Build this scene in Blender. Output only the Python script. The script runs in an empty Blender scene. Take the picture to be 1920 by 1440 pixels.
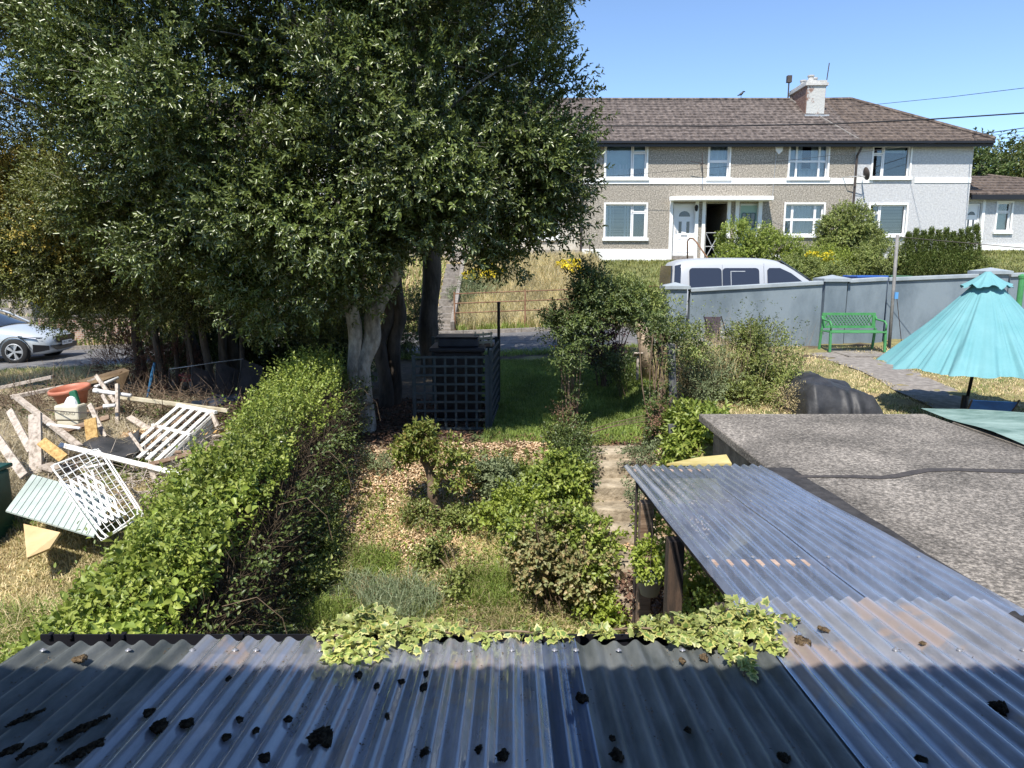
import bpy, math, random
import numpy as np
from mathutils import Vector, Matrix
rad = math.radians
R = np.random.default_rng(11)
random.seed(5)
SC = bpy.context.scene
COL = SC.collection
# ------------------------------------------------------------ camera, sky, sun
CAMZ, PITCH, F = 3.6, rad(9.4), 1331.0
cd = bpy.data.cameras.new("camera"); cam = bpy.data.objects.new("camera", cd); COL.objects.link(cam)
cam.location = (0, 0, CAMZ); cam.rotation_euler = (rad(90) - PITCH, 0, 0)
cd.sensor_width = 36.0; cd.lens = 36.0 * F / 1920.0; cd.clip_start = 0.05; cd.clip_end = 2000
SC.camera = cam
SUN_EL, SUN_AZ = rad(56), rad(20)      # azimuth: to the left of straight behind the camera
sdir = Vector((-math.sin(SUN_AZ) * math.cos(SUN_EL), -math.cos(SUN_AZ) * math.cos(SUN_EL), math.sin(SUN_EL)))
w = bpy.data.worlds.new("World"); SC.world = w; w.use_nodes = True
wn = w.node_tree; bg = wn.nodes["Background"]
sky = wn.nodes.new("ShaderNodeTexSky"); sky.sky_type = 'NISHITA'; sky.sun_disc = False
sky.sun_elevation = SUN_EL; sky.sun_rotation = math.atan2(sdir.x, sdir.y)
sky.air_density = 1.0; sky.dust_density = 0.0; sky.ozone_density = 4.0; sky.altitude = 1500
wn.links.new(sky.outputs[0], bg.inputs[0]); bg.inputs[1].default_value = 0.136
sl = bpy.data.lights.new("sun", 'SUN'); sl.energy = 4.1; sl.angle = rad(0.5); sl.color = (1.0, 0.95, 0.86)
so = bpy.data.objects.new("sun", sl); COL.objects.link(so)
so.rotation_euler = sdir.to_track_quat('Z', 'Y').to_euler()
SC.view_settings.view_transform = 'Standard'; SC.view_settings.look = 'None'
SC.view_settings.gamma = 1; SC.view_settings.exposure = 0.76
SC.cycles.max_bounces = 8; SC.cycles.transparent_max_bounces = 16
SC.cycles.diffuse_bounces = 3; SC.cycles.use_denoising = True
SC.cycles.sample_clamp_indirect = 6

def dray(px, py):
    u, v = (px - 960) / F, (720 - py) / F
    c, s = math.cos(PITCH), math.sin(PITCH)
    return (u, c + v * s, -s + v * c)
def atY(px, py, Y):
    d = dray(px, py); t = Y / d[1]
    return Vector((d[0] * t, Y, CAMZ + d[2] * t))
def atZ(px, py, Z):
    d = dray(px, py); t = (Z - CAMZ) / d[2]
    return Vector((d[0] * t, d[1] * t, Z))

# ------------------------------------------------------------ helpers
def nrm(a):
    return a / np.maximum(np.linalg.norm(a, axis=-1, keepdims=True), 1e-9)
def worldloc(o):
    v = Vector((0, 0, 0))
    while o is not None:
        v += o.location; o = o.parent
    return v
def tag(o, label=None, cat=None, group=None, kind=None):
    if label: o['label'] = label
    if cat: o['category'] = cat
    if group: o['group'] = group
    if kind: o['kind'] = kind
    return o
def thing(name, label, cat, loc=(0, 0, 0), group=None):
    o = bpy.data.objects.new(name, None); COL.objects.link(o); o.location = loc
    o.empty_display_size = 0.1
    return tag(o, label, cat, group)
def copy_tree(o, parent=None):
    c = o.copy(); COL.objects.link(c)
    if parent is not None: c.parent = parent
    for ch in list(o.children): copy_tree(ch, c)
    return c
def npmesh(name, V, F_, mat, parent=None, smooth=False):
    """V (n,3), F_ (m,k) same-size faces, world coordinates"""
    me = bpy.data.meshes.new(name)
    V = np.asarray(V, np.float32); F_ = np.asarray(F_, np.int32)
    if parent is not None:
        V = V - np.array(worldloc(parent), np.float32)
    k = F_.shape[1]
    me.vertices.add(len(V)); me.vertices.foreach_set('co', V.ravel())
    me.loops.add(F_.size); me.loops.foreach_set('vertex_index', F_.ravel())
    me.polygons.add(len(F_)); me.polygons.foreach_set('loop_start', np.arange(0, F_.size, k, dtype=np.int32))
    me.polygons.foreach_set('loop_total', np.full(len(F_), k, np.int32))
    if smooth: me.polygons.foreach_set('use_smooth', np.ones(len(F_), bool))
    me.update(calc_edges=True)
    me.materials.append(mat)
    o = bpy.data.objects.new(name, me); COL.objects.link(o)
    if parent is not None: o.parent = parent
    return o

class MB:
    def __init__(s): s.v = []; s.f = []
    def add(s, vs, fs):
        b = len(s.v); s.v += [tuple(v) for v in vs]; s.f += [tuple(b + i for i in f) for f in fs]; return s
    def box(s, c, size, rot=None):
        hx, hy, hz = size[0] / 2, size[1] / 2, size[2] / 2
        vs = [Vector((x * hx, y * hy, z * hz)) for x in (-1, 1) for y in (-1, 1) for z in (-1, 1)]
        if rot is not None: vs = [rot @ v for v in vs]
        c = Vector(c)
        return s.add([v + c for v in vs], [(0, 1, 3, 2), (4, 6, 7, 5), (0, 4, 5, 1), (2, 3, 7, 6), (0, 2, 6, 4), (1, 5, 7, 3)])
    def bb(s, x0, x1, y0, y1, z0, z1):
        return s.box(((x0 + x1) / 2, (y0 + y1) / 2, (z0 + z1) / 2), (x1 - x0, y1 - y0, z1 - z0))
    def bar(s, a, b, w, h, up=(0, 0, 1)):
        a, b = Vector(a), Vector(b); d = b - a; L = d.length
        if L < 1e-6: return s
        x = d / L; up = Vector(up)
        if abs(x.dot(up)) > .98: up = Vector((0, 1, 0))
        y = up.cross(x).normalized(); z = x.cross(y)
        return s.box((a + b) / 2, (L, w, h), Matrix((x, y, z)).transposed())
    def tube(s, pts, r, n=8, cap=True):
        pts = [Vector(p) for p in pts]
        rs = r if isinstance(r, (list, tuple)) else [r] * len(pts)
        b = len(s.v); prev = None
        for i, p in enumerate(pts):
            t = (pts[min(i + 1, len(pts) - 1)] - pts[max(i - 1, 0)]).normalized()
            if prev is None:
                a = Vector((0, 0, 1)) if abs(t.z) < .9 else Vector((1, 0, 0))
                u = t.cross(a).normalized()
            else:
                u = (prev - t * prev.dot(t)).normalized()
            prev = u; v = t.cross(u)
            for k in range(n):
                an = 2 * math.pi * k / n
                s.v.append(tuple(p + (u * math.cos(an) + v * math.sin(an)) * rs[i]))
        for i in range(len(pts) - 1):
            for k in range(n):
                s.f.append((b + i * n + k, b + i * n + (k + 1) % n, b + (i + 1) * n + (k + 1) % n, b + (i + 1) * n + k))
        if cap:
            s.f.append(tuple(b + k for k in range(n))[::-1]); e = b + (len(pts) - 1) * n
            s.f.append(tuple(e + k for k in range(n)))
        return s
    def lathe(s, c, prof, n=24, sx=1, sy=1, rot=None):
        c = Vector(c); b = len(s.v)
        for (r, z) in prof:
            for k in range(n):
                an = 2 * math.pi * k / n
                v = Vector((r * math.cos(an) * sx, r * math.sin(an) * sy, z))
                if rot is not None: v = rot @ v
                s.v.append(tuple(c + v))
        for i in range(len(prof) - 1):
            for k in range(n):
                s.f.append((b + i * n + k, b + i * n + (k + 1) % n, b + (i + 1) * n + (k + 1) % n, b + (i + 1) * n + k))
        return s
    def prism(s, poly, vec):
        n = len(poly); poly = [Vector(p) for p in poly]; vec = Vector(vec)
        return s.add(poly + [p + vec for p in poly], [tuple(range(n))[::-1], tuple(range(n, 2 * n))] +
                     [(i, (i + 1) % n, (i + 1) % n + n, i + n) for i in range(n)])
    def quad(s, a, b, c, d): return s.add([a, b, c, d], [(0, 1, 2, 3)])
    def build(s, name, mat, parent=None, smooth=False, bevel=0, sub=0, solid=0):
        me = bpy.data.meshes.new(name)
        off = worldloc(parent) if parent is not None else Vector((0, 0, 0))
        me.from_pydata([tuple(Vector(v) - off) for v in s.v], [], s.f)
        if smooth:
            for p in me.polygons: p.use_smooth = True
        me.materials.append(mat)
        import bmesh
        bm = bmesh.new(); bm.from_mesh(me)
        bmesh.ops.recalc_face_normals(bm, faces=bm.faces); bm.to_mesh(me); bm.free()
        o = bpy.data.objects.new(name, me); COL.objects.link(o)
        if parent is not None: o.parent = parent
        if solid:
            m = o.modifiers.new('s', 'SOLIDIFY'); m.thickness = solid; m.offset = 0
        if bevel:
            m = o.modifiers.new('b', 'BEVEL'); m.width = bevel; m.segments = 2; m.limit_method = 'ANGLE'
        if sub:
            m = o.modifiers.new('u', 'SUBSURF'); m.levels = sub; m.render_levels = sub
        return o

# ------------------------------------------------------------ materials
def M(name, c1, c2=None, scale=6, rough=.75, bump=0, bscale=None, stretch=None, metal=0, spec=.4, c3=None, lo=.35, hi=.65, detail=8, coord='Object'):
    m = bpy.data.materials.new(name); m.use_nodes = True; nt = m.node_tree; N, L = nt.nodes, nt.links
    p = N['Principled BSDF']; p.inputs['Roughness'].default_value = rough; p.inputs['Metallic'].default_value = metal
    p.inputs['Specular IOR Level'].default_value = spec
    p.inputs['Base Color'].default_value = (*c1, 1)
    tc = N.new('ShaderNodeTexCoord'); mp = N.new('ShaderNodeMapping'); L.new(tc.outputs[coord], mp.inputs[0])
    if stretch: mp.inputs['Scale'].default_value = stretch
    if c2:
        n = N.new('ShaderNodeTexNoise'); n.inputs['Scale'].default_value = scale; n.inputs['Detail'].default_value = detail
        n.inputs['Roughness'].default_value = .65
        L.new(mp.outputs[0], n.inputs['Vector'])
        cr = N.new('ShaderNodeValToRGB'); e = cr.color_ramp.elements
        e[0].position = lo; e[0].color = (*c1, 1); e[1].position = hi; e[1].color = (*c2, 1)
        if c3:
            x = cr.color_ramp.elements.new((lo + hi) / 2); x.color = (*c3, 1)
        L.new(n.outputs['Fac'], cr.inputs[0]); L.new(cr.outputs[0], p.inputs['Base Color'])
    if bump:
        n2 = N.new('ShaderNodeTexNoise'); n2.inputs['Scale'].default_value = bscale or scale * 4; n2.inputs['Detail'].default_value = 6
        L.new(mp.outputs[0], n2.inputs['Vector'])
        b = N.new('ShaderNodeBump'); b.inputs['Strength'].default_value = 1; b.inputs['Distance'].default_value = bump
        L.new(n2.outputs['Fac'], b.inputs['Height']); L.new(b.outputs[0], p.inputs['Normal'])
    return m
def LEAF(name, cols, rough=.45, trans=.25, spec=.5, tcol=None, coat=0):
    m = bpy.data.materials.new(name); m.use_nodes = True; nt = m.node_tree; N, L = nt.nodes, nt.links
    p = N['Principled BSDF']; p.inputs['Roughness'].default_value = rough; p.inputs['Specular IOR Level'].default_value = spec
    g = N.new('ShaderNodeNewGeometry'); cr = N.new('ShaderNodeValToRGB'); cr.color_ramp.interpolation = 'LINEAR'
    e = cr.color_ramp.elements
    while len(e) < len(cols): e.new(.5)
    for i, c in enumerate(cols):
        e[i].position = i / (len(cols) - 1); e[i].color = (*c, 1)
    L.new(g.outputs['Random Per Island'], cr.inputs[0])
    # large-scale drift of tone
    n = N.new('ShaderNodeTexNoise'); n.inputs['Scale'].default_value = 1.3; n.inputs['Detail'].default_value = 2
    tc = N.new('ShaderNodeTexCoord'); L.new(tc.outputs['Object'], n.inputs['Vector'])
    mr = N.new('ShaderNodeMapRange'); mr.inputs[1].default_value = .3; mr.inputs[2].default_value = .7
    mr.inputs[3].default_value = .7; mr.inputs[4].default_value = 1.3; L.new(n.outputs['Fac'], mr.inputs[0])
    mx = N.new('ShaderNodeVectorMath'); mx.operation = 'SCALE'
    L.new(cr.outputs[0], mx.inputs[0]); L.new(mr.outputs[0], mx.inputs['Scale'])
    L.new(mx.outputs[0], p.inputs['Base Color'])
    if trans:
        t = N.new('ShaderNodeBsdfTranslucent'); ms = N.new('ShaderNodeMixShader'); ms.inputs[0].default_value = trans
        L.new(mx.outputs[0], t.inputs[0])
        out = N['Material Output']; L.new(p.outputs[0], ms.inputs[1]); L.new(t.outputs[0], ms.inputs[2]); L.new(ms.outputs[0], out.inputs[0])
    return m

def glassmat(name, tint=(.02, .025, .03), rough=.05):
    m = bpy.data.materials.new(name); m.use_nodes = True; p = m.node_tree.nodes['Principled BSDF']
    p.inputs['Base Color'].default_value = (*tint, 1); p.inputs['Roughness'].default_value = rough
    p.inputs['Specular IOR Level'].default_value = .8
    return m

# ------------------------------------------------------------ foliage builders
def leafcloud(name, P, D, N_, L, W, mat, parent, oval=False, fold=.25, droop=.15):
    P, D, N_ = np.asarray(P), nrm(np.asarray(D)), np.asarray(N_)
    S = nrm(np.cross(D, N_)); N_ = np.cross(S, D)
    n = len(P); L = np.broadcast_to(L, (n,))[:, None]; W = np.broadcast_to(W, (n,))[:, None]
    up = N_ * W * fold; dr = -N_ * L * droop
    if oval:
        v = np.stack([P, P + D * L * .28 + S * W * .46 + up, P + D * L * .65 + S * W * .38 + up + dr * .4, P + D * L + dr,
                      P + D * L * .65 - S * W * .38 + up + dr * .4, P + D * L * .28 - S * W * .46 + up], 1).reshape(-1, 3)
        b = np.arange(n)[:, None] * 6
        f = np.concatenate([b + [0, 1, 2, 3], b + [3, 4, 5, 0]], 0)
    else:
        v = np.stack([P, P + D * L * .45 + S * W * .5 + up, P + D * L + dr, P + D * L * .45 - S * W * .5 + up], 1).reshape(-1, 3)
        b = np.arange(n)[:, None] * 4
        f = np.concatenate([b + [0, 1, 2], b + [2, 3, 0]], 0)
    return npmesh(name, v, f, mat, parent)
def rdir(n): return nrm(R.normal(size=(n, 3)))
def sprays(name, C, D, nl, tl, L, W, mat, parent, oval=False, spread=.9, rnd=.25, fold=.25):
    """C,D: twig bases and directions; nl leaves along each twig"""
    n = len(C); D = nrm(D); A = nrm(np.cross(D, rdir(n))); B = np.cross(D, A)
    tl = np.broadcast_to(tl, (n,))
    Ps, Ds, Ns = [], [], []
    for k in range(nl):
        t = (k + .6) / nl; an = k * 2.4 + R.uniform(0, .8, n)
        side = A * np.cos(an)[:, None] + B * np.sin(an)[:, None]
        Ps.append(C + D * (t * tl)[:, None] + R.normal(size=(n, 3)) * .01)
        sp = spread * (1.15 - .6 * t)
        Ds.append(nrm(D * .75 + side * sp + R.normal(size=(n, 3)) * rnd))
        Ns.append(nrm(D * .6 - side * .4 + np.array([0, 0, .7]) + R.normal(size=(n, 3)) * rnd))
    P, D2, N2 = np.concatenate(Ps), np.concatenate(Ds), np.concatenate(Ns)
    s = R.uniform(.7, 1.2, len(P))
    return leafcloud(name, P, D2, N2, L * s, W * s, mat, parent, oval, fold)
def blobpts(blobs, n_cl, per, cr, shell=(.72, 1.02), up=.25, cut=None, lump=.12, bough=0):
    """clumped twig bases over ellipsoids; blobs rows (cx,cy,cz,rx,ry,rz)"""
    bl = np.array(blobs, float); area = (bl[:, 3] * bl[:, 4] + bl[:, 4] * bl[:, 5] + bl[:, 3] * bl[:, 5])
    idx = R.choice(len(bl), n_cl, p=area / area.sum())
    d = rdir(n_cl); rr = R.uniform(shell[0], shell[1], n_cl) * (1 + lump * np.sin(d[:, 0] * 7 + idx) * np.cos(d[:, 2] * 6 + idx * 2))
    c = bl[idx, :3] + d * bl[idx, 3:] * rr[:, None]
    if bough:      # gather the clumps on boughs so that dark gaps open between them
        nb = max(4, n_cl // 11); own = R.integers(0, nb, n_cl); idx = idx[own]; d0 = d[own]; c0 = c[own]
        o_ = rdir(n_cl) * (R.uniform(0, 1, n_cl) ** .6)[:, None] * bough * np.array([1, 1, .62]); c = c0 + o_; d = nrm(d0 + nrm(o_) * .5)
    # drop clumps buried deep inside another blob
    keep = np.ones(n_cl, bool)
    for j in range(len(bl)):
        q = np.linalg.norm((c - bl[j, :3]) / bl[j, 3:], axis=1)
        keep &= ~((q < .6) & (idx != j))
    if cut is not None: keep &= cut(c)
    c, d, idx = c[keep], d[keep], idx[keep]
    dd = nrm(d / bl[idx, 3:]) 
    C = np.repeat(c, per, 0); O = np.repeat(dd, per, 0)
    off = rdir(len(C)) * (R.uniform(0, 1, len(C)) ** .5)[:, None] * cr
    D = nrm(O * .9 + nrm(off) * .6 + np.array([0, 0, up]))
    return C + off, D
def curve_path(a, b, bend, n=6):
    a, b, bend = Vector(a), Vector(b), Vector(bend)
    return [a.lerp(b, t) + bend * math.sin(math.pi * t) for t in [i / n for i in range(n + 1)]]
def blades(name, P, H, Wd, lean, mat, parent=None, rows=2):
    """tapered bent grass blades at points P"""
    n = len(P); P = np.asarray(P); a = R.uniform(0, 2 * np.pi, n); l = R.uniform(0, 2 * np.pi, n)
    S = np.stack([np.cos(a), np.sin(a), 0 * a], 1) * np.broadcast_to(Wd, (n,))[:, None] * .5
    Lz = np.broadcast_to(H, (n,)) * R.uniform(.6, 1.25, n); ln = np.broadcast_to(lean, (n,)) * R.uniform(.2, 1.3, n)
    O = np.stack([np.cos(l), np.sin(l), 0 * l], 1) * (Lz * ln)[:, None]; Z = np.array([0, 0, 1.0]) * Lz[:, None]
    v = np.stack([P - S, P + S, P + S * .75 + O * .35 + Z * .6, P - S * .75 + O * .35 + Z * .6, P + O + Z * (1 - .3 * ln[:, None])], 1).reshape(-1, 3)
    b = np.arange(n)[:, None] * 5
    f = np.concatenate([b + [0, 1, 2], b + [0, 2, 3], b + [3, 2, 4]], 0)
    return npmesh(name, v, f, mat, parent)

# ------------------------------------------------------------ ground heights
def sstep(a, b, x):
    t = np.clip((x - a) / (b - a), 0, 1); return t * t * (3 - 2 * t)
def zroad(x): return 1.6 + .04 * np.clip(x, -30, 16)
def nz(x, y, s=1.0, seed=0.0):
    return (np.sin(x * 1.7 * s + seed) * np.cos(y * 2.1 * s + seed * 2) + .6 * np.sin(x * 4.3 * s + y * 3.1 * s + seed) + .4 * np.cos(y * 7.9 * s - x * 6.3 * s + seed)) / 2
def gz(x, y):
    x = np.asarray(x, float); y = np.asarray(y, float); zr = zroad(x)
    c = np.interp(y, [0, 6.3, 6.9, 9.1, 9.8, 14, 16.6], [0, 0, .18, 1.12, 1.25, 1.42, 1.55]) ; c = c + (zr - .03 - 1.57) * sstep(13, 17, y)
    r = np.interp(y, [0, 7.6, 8.2, 11, 15.3, 16.1, 16.8], [0, 1.2, 1.5, 1.64, 1.8, 1.84, 1.8]); r = r + (zr - .03 - 1.8) * sstep(15.4, 16.8, y)
    l = np.interp(y, [0, 4.6, 5.6, 6.6, 8, 10, 12.5, 16.6], [.45, .5, .75, 1.05, 1.24, 1.32, 1.15, 1.2]); l = l + (zr - .03 - 1.2) * sstep(12.5, 17, y)
    z = c + (r - c) * sstep(1.75, 2.3, x) + 0
    z = z + (l - z) * sstep(-2.3, -3.0, x)
    z = np.where(y > 16.9, zr - .03, z)
    base = 3.85 + .4 * sstep(15, 18, x)
    far = zr + (base - .12 - zr) * sstep(22.2, 29.4, y)
    z = np.where(y > 22.0, far, z)
    z = np.where(y > 29.4, base - .08, z)
    bump = .02 * nz(x, y, 2.2) + .012 * nz(x, y, 6, 2)
    road = (y > 16.8) & (y < 22.1)
    z = z + np.where(road | (y > 29.3), 0, bump)
    z = z + sstep(60, 300, y) * 14 
    return z
# ------------------------------------------------------------ ground sheet
xs = np.concatenate([np.linspace(-400, -26, 24), np.arange(-25, 24, .14), np.linspace(24.5, 400, 24)])
ys = np.concatenate([np.linspace(-60, -.5, 8), np.arange(0, 32, .12), np.linspace(32.5, 60, 12), np.linspace(70, 900, 24)])
GX, GY = np.meshgrid(xs, ys); GZ = gz(GX, GY)
nx_, ny_ = len(xs), len(ys)
i0 = (np.arange(ny_ - 1)[:, None] * nx_ + np.arange(nx_ - 1)[None, :]).ravel()
gm = bpy.data.materials.new('ground_soil_and_grass'); gm.use_nodes = True
_n, _l = gm.node_tree.nodes, gm.node_tree.links; _p = _n['Principled BSDF']; _p.inputs['Roughness'].default_value = .95
_a = _n.new('ShaderNodeVertexColor'); _a.layer_name = 'tone'
_t = _n.new('ShaderNodeTexCoord'); _no = _n.new('ShaderNodeTexNoise'); _no.inputs['Scale'].default_value = 9; _no.inputs['Detail'].default_value = 10; _no.inputs['Roughness'].default_value = .8
_l.new(_t.outputs['Object'], _no.inputs['Vector'])
_mr = _n.new('ShaderNodeMapRange'); _mr.inputs[1].default_value = .3; _mr.inputs[2].default_value = .7; _mr.inputs[3].default_value = .45; _mr.inputs[4].default_value = 1.5
_l.new(_no.outputs['Fac'], _mr.inputs[0])
_vm = _n.new('ShaderNodeVectorMath'); _vm.operation = 'SCALE'; _l.new(_a.outputs['Color'], _vm.inputs[0]); _l.new(_mr.outputs[0], _vm.inputs['Scale'])
_l.new(_vm.outputs[0], _p.inputs['Base Color'])
_b = _n.new('ShaderNodeBump'); _b.inputs['Distance'].default_value = .03; _l.new(_no.outputs['Fac'], _b.inputs['Height']); _l.new(_b.outputs[0], _p.inputs['Normal'])
ground = npmesh('ground', np.stack([GX.ravel(), GY.ravel(), GZ.ravel()], 1), np.stack([i0, i0 + 1, i0 + 1 + nx_, i0 + nx_], 1), gm, None, True)
tag(ground, kind='structure')
SOIL = np.array([.085, .06, .04]); STRAW = np.array([.36, .27, .14]); GREEN = np.array([.075, .11, .03]); DRYG = np.array([.24, .21, .085]); MULCH = np.array([.34, .25, .15]); PATH = np.array([.22, .16, .10])
def region_mask(x, y):
    n1 = nz(x, y, 1.1, 1.3); n2 = nz(x, y, 2.7, 4.1)
    col = np.empty(x.shape + (3,)); col[:] = SOIL
    def mix(c, m):
        nonlocal col
        m = np.clip(m, 0, 1)[..., None]; col = col * (1 - m) + c * m
    mix(DRYG, sstep(-.2, .4, n1 + .2))
    # our garden bed: mulch upper-left, straw elsewhere
    bed = (x > -2.6) & (x < 1.0) & (y > 6) & (y < 9.4)
    mix(MULCH, bed * sstep(-.5, .2, n1 + .5)); 
    mix(STRAW, bed * sstep(.1, .5, n2) * .8)
    mix(PATH, ((x > 1.0) & (x < 2.0) & (y < 9.2)) * 1.0)
    # lawn behind the enclosure
    lawn = (x > -.9) & (x < 2.3) & (y > 9.6) & (y < 15.6)
    mix(GREEN, lawn * 1.0)
    mix(SOIL, ((x < -.5) & (x > -9) & (y > 9.3) & (y < 16.5)) * .9)
    rl = (x > 2.6) & (y > 8) & (y < 14.2)
    mix(DRYG * 1.1, rl * 1.0); mix(STRAW * .95, rl * sstep(.0, .5, n1)); mix(GREEN * 1.3, rl * sstep(.1, .6, nz(x, y, 1.9, 9)) * .8)
    lf = (x < -3) & (y < 16.8)
    mix(DRYG, lf * (y < 8) * 1.0); mix(STRAW, lf * sstep(-.2, .4, n2) * (x < -4) * .8)
    fb = (y > 22)
    mix(DRYG, fb * 1.0); mix(STRAW * 1.1, fb * (x > -4) * (x < 3.2) * 1.0); mix(GREEN * 1.2, fb * sstep(.2, .6, n1) * .7)
    mix(np.array([.14, .16, .055]), (y > 22) * (x > 3) * .8)
    mix(np.array([.05, .075, .03]), (y > 45) * 1.0)
    return col
tone = np.concatenate([region_mask(GX, GY).reshape(-1, 3), np.ones((GX.size, 1))], 1).astype(np.float32)
ca = ground.data.color_attributes.new('tone', 'FLOAT_COLOR', 'POINT'); ca.data.foreach_set('color', tone.ravel())
# worn concrete path across the right lawn
m_conc = M('worn_concrete', (.16, .14, .125), (.36, .325, .29), 9, .9, .01, 60, c3=(.24, .215, .19), lo=.3, hi=.7)
pth = [(6.75, 15.0), (6.8, 13.8), (6.85, 12.8), (6.75, 12.0), (6.6, 11.2), (6.5, 10.2), (6.4, 9.2), (6.3, 8.2)]
V = []; Fc = []
for i, (x, y) in enumerate(pth):
    for k, o in enumerate((-.5, 0, .5)):
        V.append((x + o + .05 * math.sin(i * 3 + k), y + .1 * o, float(gz(x + o, y)) + .014))
for i in range(len(pth) - 1):
    for k in range(2): Fc.append((i * 3 + k, i * 3 + k + 1, i * 3 + k + 4, i * 3 + k + 3))
tag(npmesh('path', V, Fc, m_conc), kind='structure')
# road
xr = np.arange(-60, 60, 1.0); yr = np.array([17.0, 17.15, 19.4, 21.75, 21.95]); RX, RY = np.meshgrid(xr, yr)
RZ = zroad(RX) + np.array([-.06, .0, .02, .0, -.04])[:, None]
j0 = (np.arange(len(yr) - 1)[:, None] * len(xr) + np.arange(len(xr) - 1)[None, :]).ravel()
m_road = M('old_asphalt', (.10, .098, .10), (.19, .185, .18), 3.5, .9, .006, 90, c3=(.145, .14, .14))
tag(npmesh('road', np.stack([RX.ravel(), RY.ravel(), RZ.ravel()], 1), np.stack([j0, j0 + 1, j0 + 1 + len(xr), j0 + len(xr)], 1), m_road), kind='structure')
# kerb + narrow footpath along the far side of the road
k = MB()
for x in np.arange(-60, 60, .9):
    z0, z1 = float(zroad(x)), float(zroad(x + .89))
    k.add([(x, 21.9, z0 - .1), (x + .89, 21.9, z1 - .1), (x + .89, 22.1, z1 - .1), (x, 22.1, z0 - .1), (x, 21.9, z0 + .1), (x + .89, 21.9, z1 + .1), (x + .89, 22.1, z1 + .1), (x, 22.1, z0 + .1)],
          [(0, 3, 2, 1), (4, 5, 6, 7), (0, 1, 5, 4), (1, 2, 6, 5), (2, 3, 7, 6), (3, 0, 4, 7)])
tag(k.build('kerb', m_conc), kind='structure')

# ------------------------------------------------------------ houses
HY = 31.0
def pebble(name, a, b, c):
    m = M(name, a, b, 19, .95, .02, 45, c3=c, lo=.34, hi=.64, detail=12)
    return m
m_peb = pebble('brown_pebbledash', (.14, .122, .10), (.56, .50, .415), (.30, .268, .225))
m_pebw = M('white_pebbledash', (.40, .40, .41), (.62, .62, .62), 14, .9, .03, 40, lo=.3, hi=.65)
m_cream = M('cream_render', (.42, .38, .32), (.60, .55, .47), 2.5, .9, .01, 30)
m_white = M('white_paint', (.62, .62, .60), (.82, .82, .80), 1.6, .55, lo=.15, hi=.45)
m_upvc = M('white_window_frame', (.80, .80, .80), None, rough=.35)
m_gut = M('black_gutter', (.012, .012, .016), None, rough=.4)
m_glass = glassmat('window_glass', (.03, .035, .045))
m_curt = M('white_curtain', (.55, .58, .62), (.78, .80, .83), 2.2, .8, stretch=(6, 1, .3))
m_blind = M('grey_slatted_blind', (.10, .10, .10), (.35, .35, .33), 1.0, .6, stretch=(.01, .01, 22), lo=.45, hi=.55, detail=0)
m_paleblind = M('pale_blue_blind', (.45, .55, .56), (.55, .66, .66), 1, .7)
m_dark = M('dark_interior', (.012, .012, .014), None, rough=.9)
m_brick = M('old_chimney_brick', (.13, .065, .045), (.30, .20, .16), 6, .9, .01, 30, stretch=(1, 1, 4))
def tilemat(name, c1, c2, c3):
    m = M(name, c1, c2, 5.5, .9, .0, 60, c3=c3, stretch=(1.0, 1, 1.0), lo=.36, hi=.66, detail=12)
    nt = m.node_tree; N, L = nt.nodes, nt.links; p = N['Principled BSDF']
    tc = N.new('ShaderNodeTexCoord'); wv = N.new('ShaderNodeTexWave'); wv.wave_type = 'BANDS'; wv.bands_direction = 'X'
    wv.inputs['Scale'].default_value = 1.05; wv.inputs['Distortion'].default_value = .4
    L.new(tc.outputs['Object'], wv.inputs['Vector'])
    b = N.new('ShaderNodeBump'); b.inputs['Distance'].default_value = .05; b.inputs['Strength'].default_value = 1; L.new(wv.outputs['Fac'], b.inputs['Height']); L.new(b.outputs[0], p.inputs['Normal'])
    return m
m_tile = tilemat('weathered_brown_roof_tiles', (.055, .044, .040), (.23, .19, .168), (.125, .10, .088))
m_tile2 = tilemat('brown_roof_tiles', (.06, .045, .038), (.20, .155, .125), (.12, .092, .076))
m_pipe = M('dark_downpipe', (.03, .025, .025), (.08, .06, .05), 3, .6)
m_galv = M('galvanised_metal', (.35, .36, .37), (.5, .5, .5), 8, .5, metal=.5)
def X31(px): return atY(px, 380, HY).x
def Z31(py): return atY(1300, py, HY).z

def facade(parent, x0, x1, z0, z1, holes, mat, y=HY, th=.28, name='wall', reveal=None):
    """wall sheet at y (front) with real openings, reveals 0.16 m deep, solid ends/back"""
    xs_ = sorted({x0, x1} | {v for h in holes for v in h[:2]}); zs_ = sorted({z0, z1} | {v for h in holes for v in h[2:4]})
    b = MB()
    for i in range(len(xs_) - 1):
        for j in range(len(zs_) - 1):
            cx, cz = (xs_[i] + xs_[i + 1]) / 2, (zs_[j] + zs_[j + 1]) / 2
            if any(h[0] < cx < h[1] and h[2] < cz < h[3] for h in holes): continue
            b.quad((xs_[i], y, zs_[j]), (xs_[i + 1], y, zs_[j]), (xs_[i + 1], y, zs_[j + 1]), (xs_[i], y, zs_[j + 1]))
    o = b.build(name, mat, parent)
    for h in holes:
        r = MB(); a, c, d, e = h[:4]; yb = y + .2
        for q in (((a, y, d), (a, yb, d), (a, yb, e), (a, y, e)), ((c, y, d), (c, y, e), (c, yb, e), (c, yb, d)),
                  ((a, y, e), (a, yb, e), (c, yb, e), (c, y, e)), ((a, y, d), (c, y, d), (c, yb, d), (a, yb, d))):
            r.quad(*q)
        r.build('reveal', m_white, parent)
    return o
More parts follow.
